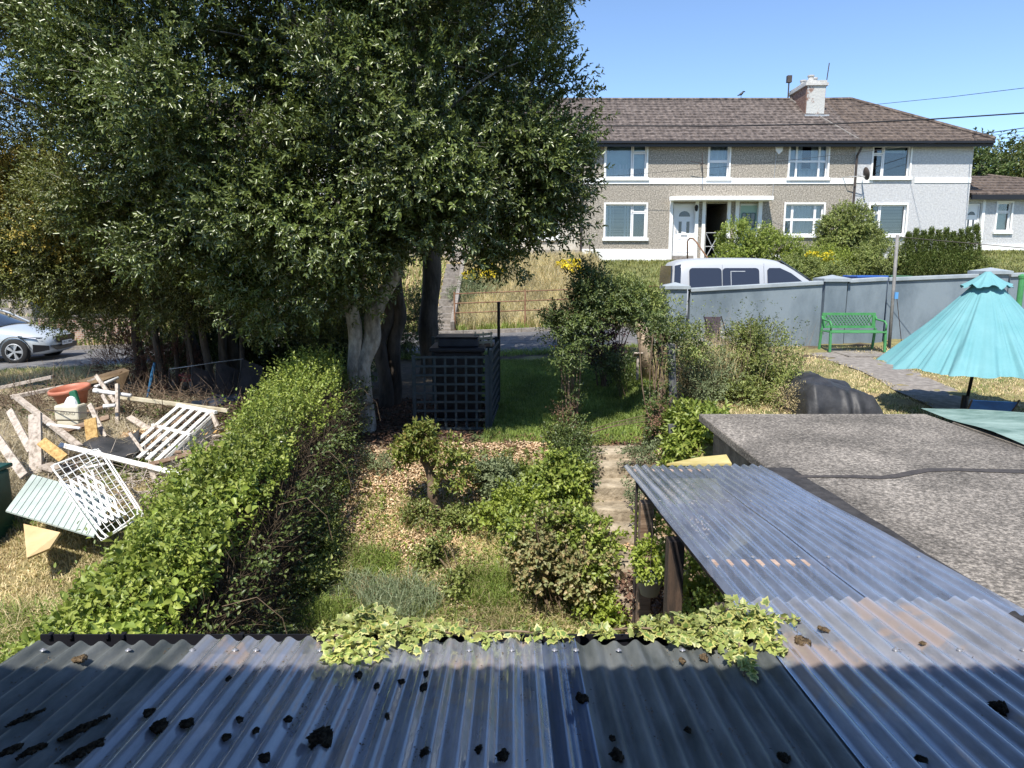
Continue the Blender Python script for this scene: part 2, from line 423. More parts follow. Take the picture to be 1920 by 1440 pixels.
def window(parent, px0, px1, py0, py1, panes, back, y=HY, surround=.07, sill=True, bartw=.05):
    """panes: list of (fx0,fx1,fz0,fz1) in fractions of the opening (z from bottom)"""
    a, b_ = atY(px0, (py0 + py1) / 2, y).x, atY(px1, (py0 + py1) / 2, y).x
    zt, zb = atY((px0 + px1) / 2, py0, y).z, atY((px0 + px1) / 2, py1, y).z
    W, H = b_ - a, zt - zb
    fr = MB(); yf = y + .10
    for (fx0, fx1, fz0, fz1) in panes:
        x0, x1, z0, z1 = a + fx0 * W, a + fx1 * W, zb + fz0 * H, zb + fz1 * H; t = bartw
        fr.bb(x0, x0 + t, yf, yf + .06, z0, z1); fr.bb(x1 - t, x1, yf, yf + .06, z0, z1)
        fr.bb(x0 + t, x1 - t, yf + .002, yf + .058, z0, z0 + t); fr.bb(x0 + t, x1 - t, yf + .002, yf + .058, z1 - t, z1)
    wf = fr.build('window', m_upvc, parent)
    g = MB()
    for (fx0, fx1, fz0, fz1) in panes:
        g.bb(a + fx0 * W + .02, a + fx1 * W - .02, yf + .03, yf + .036, zb + fz0 * H + .02, zb + fz1 * H - .02)
    g.build('pane', m_glassclear, wf)
    bk = MB()
    for it in back:
        mm, fx0, fx1, fz0, fz1 = it
        bk = MB(); n = max(2, int((fx1 - fx0) * W / .04)); V = []; F2 = []
        for i in range(n + 1):
            x = a + (fx0 + (fx1 - fx0) * i / n) * W; yy = y + .28 + (.02 * math.sin(i * 1.9) if mm is m_curt else 0)
            V += [(x, yy, zb + fz0 * H), (x, yy, zb + fz1 * H)]
        F2 = [(2 * i, 2 * i + 2, 2 * i + 3, 2 * i + 1) for i in range(n)]
        bk.add(V, F2); bk.build('blind' if mm is not m_curt else 'curtain', mm, wf)
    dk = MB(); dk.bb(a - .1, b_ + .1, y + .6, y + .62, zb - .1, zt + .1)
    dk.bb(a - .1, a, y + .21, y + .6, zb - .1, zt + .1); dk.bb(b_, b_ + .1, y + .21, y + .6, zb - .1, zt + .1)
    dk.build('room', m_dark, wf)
    if surround:
        s = MB(); q = surround; yy = y - .035
        s.bb(a - q, a, yy, y + .02, zb, zt); s.bb(b_, b_ + q, yy, y + .02, zb, zt); s.bb(a - q, b_ + q, yy, y + .02, zt, zt + q)
        s.build('window_surround', m_white, parent)
    if sill:
        s = MB(); s.bb(a - .12, b_ + .12, y - .10, y + .1, zb - .13, zb - .002); s.build('window_sill', m_white, parent, bevel=.01)
    return (a, b_, zb, zt)
def hole(px0, px1, py0, py1, y=HY):
    return (atY(px0, (py0 + py1) / 2, y).x, atY(px1, (py0 + py1) / 2, y).x, atY((px0 + px1) / 2, py1, y).z, atY((px0 + px1) / 2, py0, y).z)
def see_glass(name, refl=.5):
    m = bpy.data.materials.new(name); m.use_nodes = True; N, L = m.node_tree.nodes, m.node_tree.links
    N.remove(N['Principled BSDF']); t = N.new('ShaderNodeBsdfTransparent'); t.inputs[0].default_value = (.82, .86, .86, 1)
    g = N.new('ShaderNodeBsdfGlossy'); g.inputs['Roughness'].default_value = .02
    fr = N.new('ShaderNodeFresnel'); fr.inputs[0].default_value = 1.5
    ad = N.new('ShaderNodeMath'); ad.operation = 'ADD'; ad.inputs[1].default_value = .06; L.new(fr.outputs[0], ad.inputs[0])
    ms = N.new('ShaderNodeMixShader'); L.new(ad.outputs[0], ms.inputs[0]); L.new(t.outputs[0], ms.inputs[1]); L.new(g.outputs[0], ms.inputs[2])
    L.new(ms.outputs[0], N['Material Output'].inputs[0]); return m
m_glassclear = see_glass('clear_glass')
def courses(parent, xl, xr, y0, z0, y1, z1, n, mat, hipR=0.0, hipL=0.0, name='roof'):
    """tiled slope: n overlapping courses from eave (y0,z0) to ridge (y1,z1); hipR/hipL = how far the ends run in at the ridge"""
    b = MB(); st = .065
    for i in range(n):
        f0, f1 = i / n, (i + 1) / n; k = .35 if i < n - 1 else 0
        fa, fb = f0, min(1, f1 + .02)
        ya, za = y0 + (y1 - y0) * fa, z0 + (z1 - z0) * fa; yb, zb = y0 + (y1 - y0) * fb, z0 + (z1 - z0) * fb
        L0, L1 = xl + hipL * fa, xl + hipL * fb; r0, r1 = xr - hipR * fa, xr - hipR * fb
        segs = 40
        for s in range(segs):
            u0, u1 = s / segs, (s + 1) / segs
            w = lambda u: .012 * math.sin(u * 9 + i * 1.7) * math.sin(u * 23)
            A = (L0 + (r0 - L0) * u0, ya - .01, za + st + w(u0)); B = (L0 + (r0 - L0) * u1, ya - .01, za + st + w(u1))
            Cc = (L1 + (r1 - L1) * u1, yb, zb + w(u1) * .5 + .005); D = (L1 + (r1 - L1) * u0, yb, zb + w(u0) * .5 + .005)
            b.quad(A, B, Cc, D); b.quad((A[0], A[1], A[2] - st), (B[0], B[1], B[2] - st), B, A)
    return b.build(name, mat, parent)
ZE, ZR, YR = 8.72, 11.2, 34.6
YE = 30.55
base_z = 3.75
def upvc_door(parent, x0, x1, z0, z1, y, mat=None, fan=True):
    d = MB(); d.bb(x0, x1, y, y + .05, z0, z1); o = d.build('door', mat or m_upvc, parent, bevel=.005)
    fr = MB(); t = .05
    fr.bb(x0 - t, x0, y - .03, y + .06, z0, z1 + t); fr.bb(x1, x1 + t, y - .03, y + .06, z0, z1 + t); fr.bb(x0, x1, y - .03, y + .06, z1, z1 + t)
    fr.build('door_frame', m_upvc, o)
    W, H = x1 - x0, z1 - z0
    if fan:
        g = MB(); c = ((x0 + x1) / 2, y - .006, z0 + H * .78)
        arc = [(c[0] + W * .29 * math.cos(a), c[1], c[2] + W * .27 * math.sin(a)) for a in np.linspace(0, math.pi, 12)]
        g.prism(arc, (0, .008, 0))
        for q in (.22, .62): g.bb(x0 + W * q, x0 + W * (q + .15), y - .006, y + .002, z0 + H * .45, z0 + H * .68)
        g.build('door_glass', m_glass, o)
        pn = MB()
        for q in (.18, .58):
            for (a, c2) in ((.06, .34),):
                X0, X1, Z0_, Z1_ = x0 + W * q, x0 + W * (q + .25), z0 + H * a, z0 + H * c2
                for e in ((X0, X1, Z0_, Z0_ + .025), (X0, X1, Z1_ - .025, Z1_), (X0, X0 + .025, Z0_ + .03, Z1_ - .03), (X1 - .025, X1, Z0_ + .03, Z1_ - .03)):
                    pn.bb(e[0], e[1], y - .012, y + .001, e[2], e[3])
        pn.build('panel_moulding', m_upvc, o)
        lb = MB(); lb.bb(x0 + W * .35, x0 + W * .68, y - .012, y + .001, z0 + H * .385, z0 + H * .415); lb.build('letter_box', m_galv, o)
    h = MB(); h.bb(x0 + .06, x0 + .09, y - .05, y + .001, z0 + H * .46, z0 + H * .53); h.build('door_handle', m_galv, o)
    return o
def gutter(parent, x0, x1, y, z):
    g = MB(); g.bb(x0, x1, y - .05, y + .06, z - .10, z + .0); g.build('gutter', m_gut, parent, bevel=.01)
    s = MB(); s.bb(x0, x1, y + .061, HY + .02, z - .11, z - .09); s.bb(x0, x1, y + .08, y + .1, z - .22, z - .113); s.build('soffit', m_gut, parent)
def body(parent, x0, x1, mat, back=38.2, zt=ZE):
    b = MB(); y = HY + .63
    b.bb(x0, x1, back - .3, back, base_z - .3, zt); b.bb(x0, x0 + .1, HY + .02, back - .3, base_z - .3, zt); b.bb(x1 - .1, x1, HY + .02, back - .3, base_z - .3, zt)
    b.build('side_wall', mat, parent)

# --- cream house at the left of the terrace, mostly behind the trees
xa, xb, xc, xd = X31(300), X31(620), X31(1092), X31(1442)
xe, xf = X31(1597), X31(1816)
h0 = thing('terraced_house', 'far white terraced house glimpsed behind the multi-stemmed trees at the left', 'house', ((xa + xb) / 2, HY, base_z))
hs = [hole(380, 440, 330, 380), hole(380, 440, 440, 490), hole(500, 560, 330, 380), hole(500, 560, 440, 490)]
facade(h0, xa, xb, base_z - .3, ZE - .1, hs, m_pebw); body(h0, xa, xb, m_pebw)
for q in ((380, 440, 330, 380), (380, 440, 440, 490), (500, 560, 330, 380), (500, 560, 440, 490)): window(h0, *q, [(0, .6, 0, 1), (.6, 1, 0, 1)], [(m_curt, 0, .3, 0, 1)])
courses(h0, xa - .3, xb, YE, ZE, YR, ZR, 15, m_tile); gutter(h0, xa - .3, xb, YE, ZE)
MB().quad((xa, YR, ZR), (xb, YR, ZR), (xb, 38.6, ZE), (xa, 38.6, ZE)).build('rear_roof', m_tile, h0)
h1 = thing('terraced_house', 'cream rendered terraced house half hidden behind the big glossy tree', 'house', ((xb + xc) / 2, HY, base_z))
hs = [hole(1000, 1046, 271, 333), hole(985, 1046, 384, 446), hole(700, 775, 271, 333), hole(700, 775, 384, 446)]
facade(h1, xb, xc, base_z + .55, ZE - .1, hs, m_cream); body(h1, xb + .01, xc - .01, m_cream)
for q in ((1000, 1046, 271, 333), (985, 1046, 384, 446), (700, 775, 271, 333), (700, 775, 384, 446)): window(h1, *q, [(0, .6, 0, 1), (.6, 1, 0, 1)], [(m_curt, 0, .3, 0, 1)])
MB().bb(xb, xc - .02, HY - .06, HY + .02, base_z - .3, base_z + .548).build('plinth', M('grey_cement_plinth', (.22, .20, .18), (.34, .31, .28), 4, .9), h1)
courses(h1, xb, xc, YE, ZE, YR, ZR, 15, m_tile); gutter(h1, xb, xc, YE, ZE)
MB().quad((xb, YR, ZR), (xc, YR, ZR), (xc, 38.6, ZE), (xb, 38.6, ZE)).build('rear_roof', m_tile, h1)
MB().tube([(xc - .05, HY - .09, base_z), (xc - .05, HY - .09, ZE - .1)], .045).build('downpipe', m_pipe, h1)

# --- brown pebbledash house with the porch
h2 = thing('terraced_house', 'brown pebbledash terraced house with white front door beside a dark passage', 'house', ((xc + xd) / 2, HY, base_z))
zb_ = Z31(492)
pd1, pd2, pas = hole(1262, 1304, 381, 484), hole(1386, 1422, 381, 484), hole(1323, 1364, 381, 492)
hs = [hole(1136, 1212, 271, 333), hole(1135, 1211, 383, 446), hole(1330, 1367, 271, 333), pd1, pas]
facade(h2, xc, xd - .0, zb_, ZE - .1, hs + [pd2], m_peb)
PA = [(0, .66, 0, 1), (.67, 1, .77, 1), (.67, 1, 0, .76)]
window(h2, 1136, 1212, 271, 333, PA, [(m_paleblind, 0, 1, .3, 1), (m_curt, 0, .6, 0, .42)])
window(h2, 1135, 1211, 383, 446, PA, [(m_curt, 0, .22, 0, 1), (m_curt, .45, .66, 0, 1), (m_blind, 0, .66, .0, 1)])
window(h2, 1330, 1367, 271, 333, [(0, 1, .5, 1), (0, 1, 0, .5)], [(m_curt, 0, 1, 0, 1)])
# white door, porch jambs, canopy
upvc_door(h2, pd1[0] + .08, pd1[0] + .92, pd1[2] + .12, pd1[3] - .08, HY + .16)
d2 = upvc_door(h2, pd2[0] + .05, pd2[1] - .05, pd2[2] + .12, pd2[3] - .08, HY + .16, M('pale_green_door_paint', (.32, .47, .40), None, rough=.5), fan=False)
d2['label'] = 'pale green front door with a small paned window'
gl = MB(); cx = (pd2[0] + pd2[1]) / 2; gl.bb(cx - .28, cx + .28, HY + .145, HY + .158, pd2[3] - 1.0, pd2[3] - .4); gl.build('door_glass', m_glass, d2)
gb = MB()
for q in (-.28, -.1, .1, .28): gb.bb(cx + q - .012, cx + q + .012, HY + .13, HY + .144, pd2[3] - 1.0, pd2[3] - .4)
for q in (1.0, .7, .4): gb.bb(cx - .28, cx + .28, HY + .131, HY + .143, pd2[3] - q - .012, pd2[3] - q + .012)
gb.build('glazing_bar', M('dark_green_bars', (.05, .12, .1), None), d2)
MB().bb(pd1[0] - .1, pd1[1] + .1, HY + .215, HY + .24, pd1[2], pd1[3] + .1).bb(pd2[0] - .1, pd2[1] + .1, HY + .215, HY + .24, pd2[2], pd2[3] + .1).build('porch_wall', m_white, h2)
zt_ = pd1[3] + .12
for (p0, p1) in ((1256, 1262), (1304, 1310), (1317, 1323), (1364, 1370), (1379, 1386), (1422, 1429)):
    MB().bb(X31(p0), X31(p1), HY - .08, HY + .03, zb_, zt_).build('door_jamb', m_white, h2)
cn = MB(); x0, x1 = X31(1249), X31(1440)
pts = [(x0 + .25, HY + .01), (x0 + .05, HY - .35), (x0 + .3, HY - .62), (x0 + .9, HY - .68), (x1, HY - .68), (x1, HY + .01)]
cn.prism([(x, y, Z31(378) - .0) for x, y in pts], (0, 0, .17)); cn.build('porch_canopy', m_white, h2, bevel=.02)
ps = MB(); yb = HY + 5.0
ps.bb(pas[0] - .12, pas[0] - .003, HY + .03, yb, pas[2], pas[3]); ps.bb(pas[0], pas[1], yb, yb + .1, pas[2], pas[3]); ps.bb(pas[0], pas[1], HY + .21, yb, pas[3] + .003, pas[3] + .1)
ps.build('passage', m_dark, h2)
MB().bb(pas[1] + .003, pas[1] + .12, HY + .03, yb, pas[2], pas[3]).build('passage_wall', m_peb, h2)
# side gate in the passage
gt = MB(); gx0, gx1, gy = pas[0] + .03, pas[0] + .62, HY + .1
gz0, gz1 = pas[2] + .1, pas[2] + 1.25
for a, b in (((gx0, gz0), (gx1, gz0)), ((gx0, gz1), (gx1, gz1)), ((gx0, gz0), (gx0, gz1)), ((gx1, gz0), (gx1, gz1)), ((gx0, gz0), (gx1, gz1)), ((gx0, gz1), (gx1, gz0)), ((gx0, (gz0 + gz1) / 2), (gx1, (gz0 + gz1) / 2)), ((gx1, gz1), (gx1 + .6, gz1)), ((gx1, gz0 + .7), (gx1 + .6, gz0 + .7))):
    gt.tube([(a[0], gy, a[1]), (b[0], gy, b[1])], .018, 6)
gt.build('passage_gate', m_galv, h2)
st = MB(); st.bb(X31(1256), X31(1325), HY - .75, HY - .01, zb_ - .3, zb_ + .12); st.bb(X31(1262), X31(1300), HY - .4, HY - .02, zb_ + .12, zb_ + .26); st.build('doorstep', m_conc, h2)
MB().bb(xc + .0, X31(1256), HY - .05, HY + .02, zb_ - .4, Z31(467)).build('plinth', m_white, h2)
MB().bb(xc, X31(1328) , HY - .04, HY + .02, Z31(345), Z31(334)).bb(X31(1369), xd, HY - .04, HY + .02, Z31(345), Z31(334)).bb(X31(1328), X31(1369), HY - .038, HY + .02, Z31(345), Z31(338)).build('string_course', m_white, h2)
courses(h2, xc, xd, YE, ZE, YR, ZR, 15, m_tile); gutter(h2, xc, xd, YE, ZE); body(h2, xc + .01, xd - .01, m_peb)
MB().quad((xc, YR, ZR), (xd, YR, ZR), (xd, 38.6, ZE), (xc, 38.6, ZE)).build('rear_roof', m_tile, h2)
lamp = MB(); q = atY(1306, 388, HY - .1); lamp.lathe(q, [(.0, .1), (.06, .06), (.08, 0), (.06, -.14), (.02, -.18)], 8); lamp.build('porch_lamp', m_gut, h2)
a_ = MB(); p0 = atY(1317, 330, HY - .35); p1 = atY(1317, 286, HY - .35); a_.tube([(p0.x, HY, p0.z + .5), (p0.x, HY - .35, p0.z + .5)], .02, 6); a_.tube([p0, p1], .018, 6)
a_.tube([(p1.x - .5, HY - .35, p1.z - .35), (p1.x + .1, HY - .35, p1.z - .45)], .015, 6)
a_.build('aerial_bracket', m_pipe, h2)
MB().tube([(X31(1447), HY - .03, Z31(378)), (X31(1450), HY - .03, ZE - .2)], .012, 6).build('cable', m_galv, h2)

# --- middle pebbledash house with chimney
h3 = thing('terraced_house', 'narrow brown pebbledash house between the porch and the white house, tall white chimney above', 'house', ((xd + xe) / 2, HY, base_z))
hs = [hole(1481, 1552, 271, 333), hole(1472, 1543, 383, 440)]
facade(h3, xd, xe, base_z - .3, ZE - .1, hs, m_peb); body(h3, xd + .01, xe - .01, m_peb)
PB = [(0, .2, .5, 1), (0, .2, 0, .5), (.2, .8, .5, 1), (.2, .8, 0, .5), (.8, 1, .5, 1), (.8, 1, 0, .5)]
window(h3, 1481, 1552, 271, 333, PB, [(m_curt, 0, .38, 0, 1), (m_curt, .62, 1, 0, 1), (m_curt, .3, .7, 0, .3)], bartw=.04)
window(h3, 1472, 1543, 383, 440, PB, [(m_curt, 0, 1, 0, 1)], bartw=.05)
MB().bb(xd, X31(1479), HY - .04, HY + .02, Z31(345), Z31(334)).bb(X31(1554), xe, HY - .04, HY + .02, Z31(345), Z31(334)).bb(X31(1479), X31(1554), HY - .038, HY + .02, Z31(345), Z31(340)).build('string_course', m_white, h3)
MB().bb(xd, xe, HY - .05, HY + .02, base_z - .3, base_z + .4).build('plinth', m_white, h3)
courses(h3, xd, xe, YE, ZE, YR, ZR, 15, m_tile); gutter(h3, xd, xe, YE, ZE)
MB().quad((xd, YR, ZR), (xe, YR, ZR), (xe, 38.6, ZE), (xd, 38.6, ZE)).build('rear_roof', m_tile, h3)
MB().tube([(xe + .03, HY - .1, base_z), (xe + .03, HY - .1, ZE - .55), (xe + .14, HY - .3, ZE - .15)], .05).build('downpipe', m_pipe, h3)
q = atY(1461, 281, HY - .06); al = MB(); al.prism([(q.x - .16, HY - .1, q.z + .14), (q.x + .16, HY - .1, q.z + .14), (q.x + .13, HY - .1, q.z - .05), (q.x, HY - .1, q.z - .18), (q.x - .13, HY - .1, q.z - .05)], (0, .1, 0)); al.build('alarm_box', m_upvc, h3, bevel=.01)
cx0, cx1 = atY(1512, 175, 33).x, atY(1548, 175, 33).x; cy0, cy1 = 33.0, 34.95
ch = MB(); ch.bb(cx0, cx1, cy0, cy1, 9.9, 11.45); cho = ch.build('chimney', m_brick, h3)
m_capw = M('grubby_white_render', (.36, .35, .33), (.56, .55, .53), 6, .85)
m_chw = M('peeling_white_chimney_paint', (.22, .13, .10), (.46, .46, .44), 3.2, .8, .02, 12, lo=.36, hi=.44)
MB().bb(cx0 + .03, cx1 - .02, cy0 - .03, cy0 - .003, 9.9, 11.448).build('painted_front', m_chw, cho)
MB().bb(cx0 - .08, cx1 + .08, cy0 - .1, cy1 + .08, 11.452, 11.58).bb(cx0 - .02, cx1 + .02, cy0 - .06, cy1 + .02, 11.583, 11.68).build('chimney_cap', m_capw, cho, bevel=.01)
for i in range(4):
    MB().lathe(((cx0 + cx1) / 2 + (.18 if i % 2 else -.15), cy0 + .3 + i * .42, 11.68), [(.13, 0), (.115, .2), (.15, .22), (.15, .28), (.1, .28)], 14).build('chimney_pot', m_capw, cho, smooth=False)
MB().bb(cx0 - .1, cx1 + .12, cy0 - .25, cy0 - .04, 10.08, 10.2).build('flashing', m_galv, cho)
MB().bar((cx0 - .12, YR - .05, ZR + .03), (xe - .1, YE + .05, ZE + .08), .07, .05).build('roof_seam', m_conc, h3)
t0 = atY(1480, 142, 34.6); MB().tube([(t0.x, 34.6, 11.1), (t0.x, 34.6, t0.z)], .03, 6).bb(t0.x - .1, t0.x + .1, 34.5, 34.7, t0.z - .3, t0.z).build('roof_aerial', m_pipe, h3)
t1 = atY(1555, 118, 34.6); MB().tube([(t1.x - .15, 34.6, 11.1), (t1.x, 34.6, t1.z)], .022, 6).build('chimney_aerial', m_pipe, h3)

# --- white house at the end of the terrace
h4 = thing('terraced_house', 'white pebbledash end house with hipped brown roof', 'house', ((xe + xf) / 2, HY, base_z))
hs = [hole(1637, 1706, 273, 332), hole(1630, 1698, 384, 440)]
facade(h4, xe, xf, base_z - .3, ZE - .1, hs, m_pebw); body(h4, xe + .01, xf - .0, m_pebw)
window(h4, 1637, 1706, 273, 332, [(0, .29, .74, 1), (0, .29, 0, .73), (.3, 1, 0, 1)], [(m_paleblind, .33, .95, .8, 1)])
window(h4, 1630, 1698, 384, 440, [(0, .29, .74, 1), (0, .29, 0, .73), (.3, 1, 0, 1)], [(m_blind, .3, 1, 0, 1)])
MB().bb(xe, X31(1633), HY - .03, HY + .02, Z31(343), Z31(333)).bb(X31(1711), xf, HY - .03, HY + .02, Z31(343), Z31(333)).build('string_course', m_white, h4)
xo = xf + .55
rx = atY(1595, 187, YR).x; hip = xo - rx
courses(h4, xe, xo, YE, ZE, YR, ZR, 15, m_tile2, hipR=hip); gutter(h4, xe, xo, YE, ZE)
MB().add([(rx, YR, ZR + .03), (xo, YE, ZE + .03), (xo, 38.6, ZE)], [(0, 1, 2)]).add([(xe, YR, ZR), (rx, YR, ZR), (xo, 38.6, ZE), (xe, 38.6, ZE)], [(0, 1, 2, 3)]).build('rear_roof', m_tile2, h4)
MB().tube([(rx, YR, ZR + .05), (xo, YE, ZE + .08)], .085, 8).tube([(xe, YR, ZR + .03), (rx, YR, ZR + .05)], .085, 8).build('ridge_tiles', m_tile2, h4)
MB().tube([(xa, YR, ZR + .03), (xe, YR, ZR + .03)], .08, 8).build('ridge_tiles', m_tile, h3)
q = atY(1622, 326, HY - .45)
ds = MB(); ds.lathe((q.x, q.y, q.z), [(0, -.02), (.16, 0), (.27, .05), (.27, .06), (.16, .012), (0, -.01)], 20, rot=Matrix.Rotation(rad(78), 3, 'Y') @ Matrix.Rotation(rad(0), 3, 'X'))
ds.build('satellite_dish', m_pipe, h4, smooth=True)
MB().tube([(q.x - .75, HY, q.z - .1), (q.x - .6, HY - .35, q.z - .1), (q.x, HY - .45, q.z - .1)], .018, 6).tube([(q.x, HY - .45, q.z - .15), (q.x - .35, HY - .5, q.z - .05)], .012, 6).build('dish_bracket', m_galv, h4)
MB().tube([(xf + .12, HY + .35, 7.0), (xf + .12, HY + .35, ZE - .1)], .06).build('downpipe', M('grey_downpipe', (.3, .3, .28), None), h4)

# --- low annex / bungalow at the right
AY = 31.5; az0, azt = 3.95, 6.62; ax1 = 27.0
h5 = thing('bungalow', 'low white pebbledash bungalow with white door right of the end house', 'house', (20, AY, az0))
axl = atY(1811, 400, AY).x + .02
hs = [hole(1809, 1838, 380, 470, AY), hole(1869, 1895, 380, 433, AY)]
facade(h5, axl - .3, ax1, az0 + .0, azt - .1, hs, m_pebw, y=AY)
window(h5, 1869, 1895, 380, 433, [(0, 1, .68, 1), (0, 1, 0, .67)], [(m_paleblind, 0, 1, 0, .66)], y=AY)
dd = hs[0]; upvc_door(h5, dd[0] + .05, dd[1] - .08, dd[2], dd[3] - .08, AY + .14)
MB().bb(dd[0] - .1, dd[0] - .002, AY - .04, AY + .02, az0, dd[3] + .1).bb(dd[1] + .002, dd[1] + .12, AY - .04, AY + .02, az0, dd[3] + .1).bb(dd[0] - .1, dd[1] + .12, AY - .038, AY + .02, dd[3] + .102, dd[3] + .2).build('door_jamb', m_white, h5)
MB().bb(dd[1] + .13, ax1, AY - .05, AY + .02, az0, az0 + .6).build('plinth', m_white, h5)
b = MB(); b.bb(axl - .3, ax1, 38, 38.2, az0, azt); b.bb(ax1 - .2, ax1, AY + .02, 38, az0, azt); b.bb(dd[0] - .1, dd[1] + .1, AY + .215, AY + .24, dd[2], dd[3] + .1); b.build('side_wall', m_pebw, h5)
courses(h5, axl - .05, ax1 + .4, AY - .3, azt, 33.9, 7.72, 7, m_tile2, hipR=ax1 + .4 - atY(1850, 338, 33.9).x)
MB().add([(axl - .05, 33.9, 7.72), (atY(1850, 338, 33.9).x, 33.9, 7.72), (ax1 + .4, 37, azt), (axl - .05, 37, azt)], [(0, 1, 2, 3)]).build('rear_roof', m_tile2, h5)
MB().tube([(atY(1850, 338, 33.9).x, 33.9, 7.75), (ax1 + .4, AY - .3, azt + .06)], .07, 6).build('ridge_tiles', m_tile2, h5)
MB().bb(axl - .05, ax1 + .4, AY - .38, AY - .27, azt - .2, azt + .0).build('gutter', m_gut, h5)

b_ = atY(1389, 184, YR); bird = MB()
bird.tube([(b_.x - .16, YR, ZR + .20), (b_.x - .08, YR, ZR + .23), (b_.x, YR, ZR + .27), (b_.x + .07, YR, ZR + .33), (b_.x + .10, YR, ZR + .38), (b_.x + .15, YR, ZR + .38), (b_.x + .20, YR, ZR + .37)], [.015, .03, .06, .045, .035, .03, .006], 8)
for dx in (-.01, .02): bird.tube([(b_.x + dx, YR - .02 + dx, ZR + .08), (b_.x + dx, YR, ZR + .26)], .006, 5)
tag(bird.build('bird', m_gut, smooth=True), 'black bird perched on the terrace ridge above the porch house', 'bird')
# ------------------------------------------------------------ foreground extension roof
def RZf(y): return 2.22 - (y - 2.44) * .0857
PIT = .0762
def sheetmat(name, tint, haze, hz, rough=.12, transl=.35, ior=1.5, brown=0):
    m = bpy.data.materials.new(name); m.use_nodes = True; N, L = m.node_tree.nodes, m.node_tree.links
    N.remove(N['Principled BSDF']); t = N.new('ShaderNodeBsdfTransparent'); t.inputs[0].default_value = (*tint, 1)
    d = N.new('ShaderNodeBsdfDiffuse'); d.inputs[0].default_value = (*haze, 1)
    tl = N.new('ShaderNodeBsdfTranslucent'); tl.inputs[0].default_value = (*haze, 1)
    md = N.new('ShaderNodeMixShader'); md.inputs[0].default_value = transl; L.new(d.outputs[0], md.inputs[1]); L.new(tl.outputs[0], md.inputs[2])
    tc = N.new('ShaderNodeTexCoord'); mp = N.new('ShaderNodeMapping'); mp.inputs['Scale'].default_value = (3, .6, 1); L.new(tc.outputs['Object'], mp.inputs[0])
    n = N.new('ShaderNodeTexNoise'); n.inputs['Scale'].default_value = 3.5; n.inputs['Detail'].default_value = 8; n.inputs['Roughness'].default_value = .7; L.new(mp.outputs[0], n.inputs['Vector'])
    mr = N.new('ShaderNodeMapRange'); mr.inputs[1].default_value = .38; mr.inputs[2].default_value = .72; mr.inputs[3].default_value = hz * .75; mr.inputs[4].default_value = min(.9, hz * 1.45)
    L.new(n.outputs['Fac'], mr.inputs[0])
    m1 = N.new('ShaderNodeMixShader'); L.new(mr.outputs[0], m1.inputs[0]); L.new(t.outputs[0], m1.inputs[1]); L.new(md.outputs[0], m1.inputs[2])
    if brown:      # flaking brown residue stuck to the sheet in ragged patches
        nb = N.new('ShaderNodeTexNoise'); nb.inputs['Scale'].default_value = 2.1; nb.inputs['Detail'].default_value = 9; nb.inputs['Roughness'].default_value = .62; nb.inputs['Distortion'].default_value = .5
        mb_ = N.new('ShaderNodeMapping'); mb_.inputs['Scale'].default_value = (1.5, .8, 1); mb_.inputs['Location'].default_value = (1.7, .4, 0); L.new(tc.outputs['Object'], mb_.inputs[0]); L.new(mb_.outputs[0], nb.inputs['Vector'])
        rb_ = N.new('ShaderNodeMapRange'); rb_.inputs[1].default_value = .555; rb_.inputs[2].default_value = .60; rb_.inputs[4].default_value = .55; L.new(nb.outputs['Fac'], rb_.inputs[0])
        db = N.new('ShaderNodeBsdfDiffuse'); db.inputs[0].default_value = (.38, .28, .22, 1); m0 = N.new('ShaderNodeMixShader'); L.new(rb_.outputs[0], m0.inputs[0]); L.new(m1.outputs[0], m0.inputs[1]); L.new(db.outputs[0], m0.inputs[2]); m1 = m0
    g = N.new('ShaderNodeBsdfGlossy'); g.inputs['Roughness'].default_value = rough; g.inputs[0].default_value = (.9, .95, 1, 1)
    fr = N.new('ShaderNodeFresnel'); fr.inputs[0].default_value = ior
    ml = N.new('ShaderNodeMath'); ml.operation = 'MULTIPLY'; ml.inputs[1].default_value = 1.7; ml.use_clamp = True; L.new(fr.outputs[0], ml.inputs[0])
    m2 = N.new('ShaderNodeMixShader'); L.new(ml.outputs[0], m2.inputs[0]); L.new(m1.outputs[0], m2.inputs[1]); L.new(g.outputs[0], m2.inputs[2])
    n3 = N.new('ShaderNodeTexNoise'); n3.inputs['Scale'].default_value = 5; n3.inputs['Detail'].default_value = 3; L.new(tc.outputs['Object'], n3.inputs['Vector'])
    b = N.new('ShaderNodeBump'); b.inputs['Distance'].default_value = .0025; L.new(n3.outputs['Fac'], b.inputs['Height']); L.new(b.outputs[0], g.inputs['Normal']); L.new(b.outputs[0], fr.inputs['Normal'])
    L.new(m2.outputs[0], N['Material Output'].inputs[0]); return m
m_clear = sheetmat('clear_corrugated_plastic', (.74, .79, .88), (.60, .62, .70), .50, .10, brown=1)
m_bluep = sheetmat('blue_hazed_corrugated_plastic', (.60, .68, .82), (.48, .56, .76), .42, .10)
m_smoke = sheetmat('bluish_opaque_corrugated_plastic', (.25, .30, .42), (.17, .21, .32), .75, .14)
m_dksheet = M('dark_green_grey_corrugated_sheet', (.055, .064, .064), (.15, .158, .155), 3, .45, .002, 30, spec=.28, stretch=(3, .7, 1))
